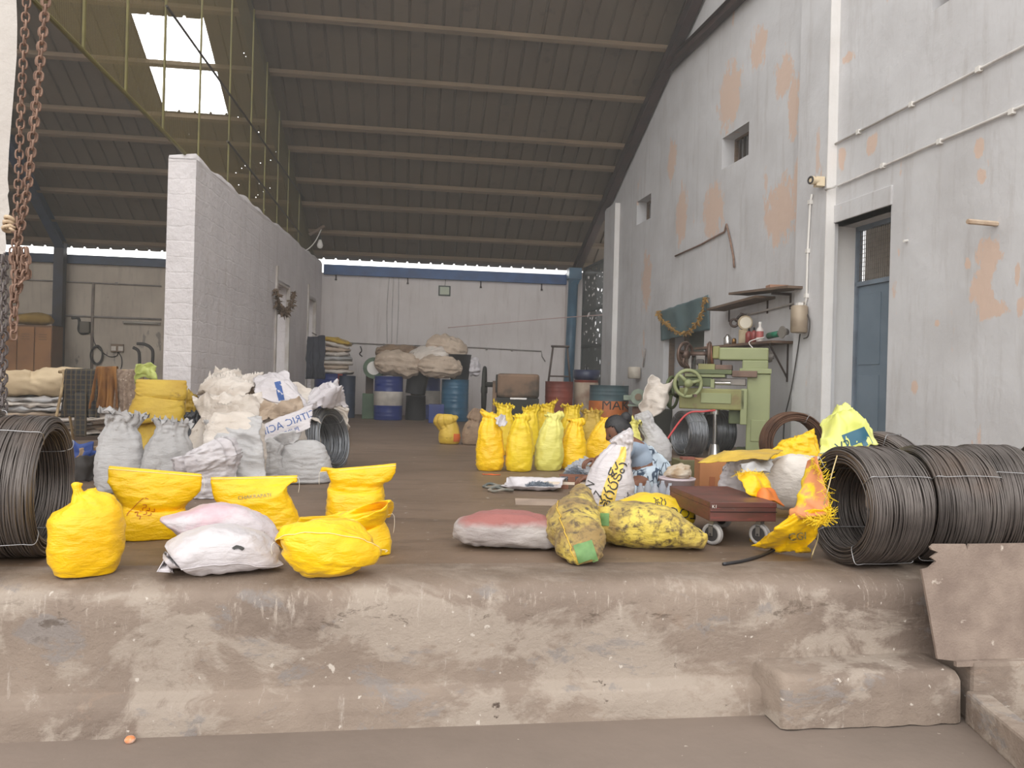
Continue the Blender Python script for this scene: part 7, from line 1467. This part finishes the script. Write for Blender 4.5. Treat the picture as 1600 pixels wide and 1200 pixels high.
N = [(J(1013, 750), .125, .12), (J(1009, 728), .115, .10), (J(998, 706), .125, .095), (J(984, 692), .075, .07), (J(977, 685), .045, .045), (J(972, 680), .05, .05),
     (J(984, 700, 5.92), .05), (J(955, 730, 5.80), .036), (J(930, 744, 5.85), .026), (J(922, 744, 5.86), .022),
     (J(982, 697, 6.2), .05), (J(952, 708, 6.28), .036), (J(936, 716, 6.2), .026), (J(929, 718, 6.18), .022),
     (J(1000, 762, 5.93), .085), (J(972, 768, 5.78), .058), (J(1008, 752, 5.92), .044), (J(1040, 742, 5.98), .03), (J(1056, 748, 5.98), .026),
     (J(1000, 760, 6.2), .085), (J(962, 758, 6.3), .058), (J(990, 766, 6.12), .05), (J(965, 771, 6.0), .03)]
E_ = [(0, 1), (1, 2), (2, 3), (3, 4), (4, 5), (3, 6), (6, 7), (7, 8), (8, 9), (3, 10), (10, 11), (11, 12), (12, 13), (0, 14), (14, 15), (15, 16), (16, 17), (17, 18), (0, 19), (19, 20), (20, 21), (21, 22)]
body = skin('person', N, E_, sk, None); body.matrix_world = M
tag(body, 'woman crouching on the floor in a pale blue patterned dress, sorting nails', 'person')
# head: an egg with brow, nose, lips, chin and ear, face turned down towards the hands
hd = V((-1, -.12, -.62)); hx = (RT * hd.x + FW * hd.y + UP * hd.z).normalized()       # face direction
hu = (UP * .8 + RT * -.55); hu = (hu - hx * hu.dot(hx)).normalized(); hs = hu.cross(hx)
hc = J(966, 673, 6.0); HM = inv @ basis(hx, hs, hu, hc)
vs, fs = [], []; n1, n2 = 36, 28
def bumpf(x, y, z):
    r = 1.0
    def g(cx, cy, cz, w, a): return a * math.exp(-((x - cx) ** 2 + (y - cy) ** 2 + (z - cz) ** 2) / w ** 2)
    r += g(1, 0, -.12, .16, .24) + g(.98, 0, .02, .12, .1) + g(.93, 0, -.5, .18, .1) + g(.75, 0, -.85, .25, .12) + g(.92, .0, .3, .3, .03)
    r -= g(.9, .33, .06, .14, .09) + g(.9, -.33, .06, .14, .09) + g(.95, 0, -.38, .09, .05)
    return r
for j in range(n2 + 1):
    ph = PI * j / n2 - PI / 2
    for i in range(n1):
        th = 2 * PI * i / n1; x, y, z = math.cos(ph) * math.cos(th), math.cos(ph) * math.sin(th), math.sin(ph); b = bumpf(x, y, z); k = 1 - .16 * max(0, -z) ** 1.5 * (1 - max(0, x))
        vs.append(V((x * .094 * b * k, y * .074 * b * k, z * .116 * b)))
fs = [(j * n1 + i, j * n1 + (i + 1) % n1, (j + 1) * n1 + (i + 1) % n1, (j + 1) * n1 + i) for j in range(n2) for i in range(n1)]
head = obj('head', vs, fs, sk, body, HM)
for s in (-1, 1):
    MB().lathe([(0, -.008), (.01, -.006), (.013, 0), (.01, .006), (0, .008)], 14).obj('eye', mk('eye_dark', (50, 40, 36), rough=.3), head, Matrix.Translation(V((.082, .028 * s, .006))) @ Matrix.Rotation(PI / 2, 4, 'Y'), smooth=True)
    MB().torus((-.004, .074 * s, -.008), (.2, 1, 0), .019, .008, 16, 6).obj('ear', sk, head, I4, smooth=True)
MB().tube(curve_pts([V((.082, -.024, -.056)), V((.094, 0, -.058)), V((.082, .024, -.056))], 9), lambda t: .0065 * (1 - abs(t - .5)), 6).obj('lips', mk('lip_brown', (128, 72, 66), rough=.5), head, I4, smooth=True)
hair = mk('black_hair', (38, 36, 38), (28, 27, 30), 40, rough=.4, bump=.4, bscale=60, bstretch=(6, 1, 1))
vs, fs = [], []
for j in range(n2 + 1):
    ph = PI * j / n2 - PI / 2
    for i in range(n1):
        th = 2 * PI * i / n1; x, y, z = math.cos(ph) * math.cos(th), math.cos(ph) * math.sin(th), math.sin(ph); vs.append(V((x * .102 - .004, y * .083, z * .125)) + V((x, y, z)) * .003 * nz((x * 3, y * 9, z * 3), 2, 3))
keep = lambda v: v.z > .055 + .0 * v.x or (v.x < .045 - .3 * max(0, .02 - v.z) and v.z > -.07)
for j in range(n2):
    for i in range(n1):
        f = (j * n1 + i, j * n1 + (i + 1) % n1, (j + 1) * n1 + (i + 1) % n1, (j + 1) * n1 + i); c = sum((vs[k] for k in f), V((0, 0, 0))) / 4
        if (c.z > .062 and c.x < .075) or (c.x < .035 and c.z > -.075) or c.z > .085: fs.append(f)
hr = obj('hair', vs, fs, hair, body, HM, solid=.006)
vsb, fsb, _ = loft([(0, 0, -.045, .01, .01, 2.1, 0, 0), (0, 0, -.035, .03, .028, 2.1, .05, 0), (0, 0, 0, .042, .036, 2.1, .05, 0), (0, 0, .035, .028, .026, 2.1, .05, 0), (0, 0, .045, .008, .008, 2.1, 0, 0)], 28, 20, seed=3, wr_=.004)
obj('hair_bun', vsb, fsb, hair, body, HM @ Matrix.Translation(V((-.105, 0, .055))))
# hands with curled fingers
def hand(w, dirn, palm, side):
    w = inv @ w; d = V(dirn).normalized(); p_ = V(palm); p_ = (p_ - d * p_.dot(d)).normalized(); l = d.cross(p_) * side
    nodes, edges = [], []
    def nd(v, r): nodes.append((M @ v, r)); return len(nodes) - 1
    a = nd(w, .021); b = nd(w + d * .035, .026); edges.append((a, b))
    for k in range(4):
        o = (k - 1.5) * .0185; L = (.072, .082, .076, .06)[k]; base = nd(w + d * .068 + l * o, .0095); edges.append((b, base)); q1 = nd(w + d * (.068 + L * .42) + l * o * 1.1 + p_ * .012, .0085); q2 = nd(w + d * (.068 + L * .66) + l * o * 1.1 + p_ * .034, .008); q3 = nd(w + d * (.068 + L * .66) + l * o * 1.05 + p_ * .055, .0065); edges += [(base, q1), (q1, q2), (q2, q3)]
    t1 = nd(w + d * .03 + l * -.034 + p_ * .01, .0115); t2 = nd(w + d * .058 + l * -.046 + p_ * .028, .01); t3 = nd(w + d * .078 + l * -.036 + p_ * .044, .008); edges += [(b, t1), (t1, t2), (t2, t3)]
    return skin('hand', nodes, edges, sk, body, 2)
hand(J(922, 744, 5.86), (-.9, .05, -.25), (0, 0.2, -1), 1); hand(J(930, 717, 6.18), (-.9, -.2, -.2), (0, 0, -1), -1)
# clothes: blouse and wrap over the back and lap
m_sari, t, p = new_mat('pale_blue_patterned_cotton'); p.inputs['Roughness'].default_value = .85
vec = t.coords((1, 1, 1), False); c = t.mix(t.ramp(t.noise(vec, 5, 3), .4, .6), lin((190, 202, 212)), lin((164, 180, 194)))
vo = t.add('ShaderNodeTexVoronoi'); vo.inputs['Scale'].default_value = 26; vo.feature = 'DISTANCE_TO_EDGE'; t.link(t.coords((1, 1, .5), False), vo.inputs['Vector'])
f1 = t.ramp(vo.outputs['Distance'], .05, .09, (1, 1, 1, 1), (0, 0, 0, 1)); f2 = t.ramp(t.noise(vec, 7, 3), .42, .47); mm_ = t.add('ShaderNodeMath', operation='MULTIPLY'); t.link(f1, mm_.inputs[0]); t.link(f2, mm_.inputs[1])
t.link(t.mix(mm_.outputs[0], c, lin((56, 70, 88))), p.inputs['Base Color']); t.link(t.bump(t.noise(vec, 14, 4), .3, .01), p.inputs['Normal'])
m_blouse = mk('grey_blue_cotton', (158, 172, 188), (140, 154, 172), 5, rough=.85, bump=.2, bscale=14)
skin('blouse', [(J(1009, 734), .140, .122), (J(999, 707), .135, .105), (J(986, 693), .085, .078), (J(984, 700, 5.92), .06), (J(966, 719, 5.85), .052), (J(982, 697, 6.2), .06), (J(962, 704, 6.25), .052)], [(0, 1), (1, 2), (2, 3), (3, 4), (2, 5), (5, 6)], m_blouse, body)
def fsari(u, v):
    a = .25 * PI + u * 1.25 * PI; t_ = v; c = (J(992, 696) * (1 - t_) ** 2 + J(1014, 715) * 2 * t_ * (1 - t_) + J(1012, 764) * t_ ** 2); r1 = .12 + .09 * t_; r2 = .105 + .1 * t_
    q = inv @ (c + RT * (r1 * math.cos(a - .6 * PI)) * 1.0 + FW * (-r2 * math.sin(a - .2 * PI) * .9)); q.z = max(q.z, .012 + .01 * math.sin(9 * u)); return q
o = cloth('wrap_dress', fsari, 40, 30, m_sari, body, I4, .014, 9, 6.0, .005)
skin('skirt', [(J(1014, 748), .155, .135), (J(1000, 764, 5.95), .105), (J(975, 769, 5.8), .075), (J(1000, 762, 6.2), .105), (J(966, 761, 6.28), .075), (J(1006, 722), .138, .118), (J(1034, 754, 5.95), .07)], [(0, 1), (1, 2), (0, 3), (3, 4), (0, 5), (0, 6)], m_sari, body)
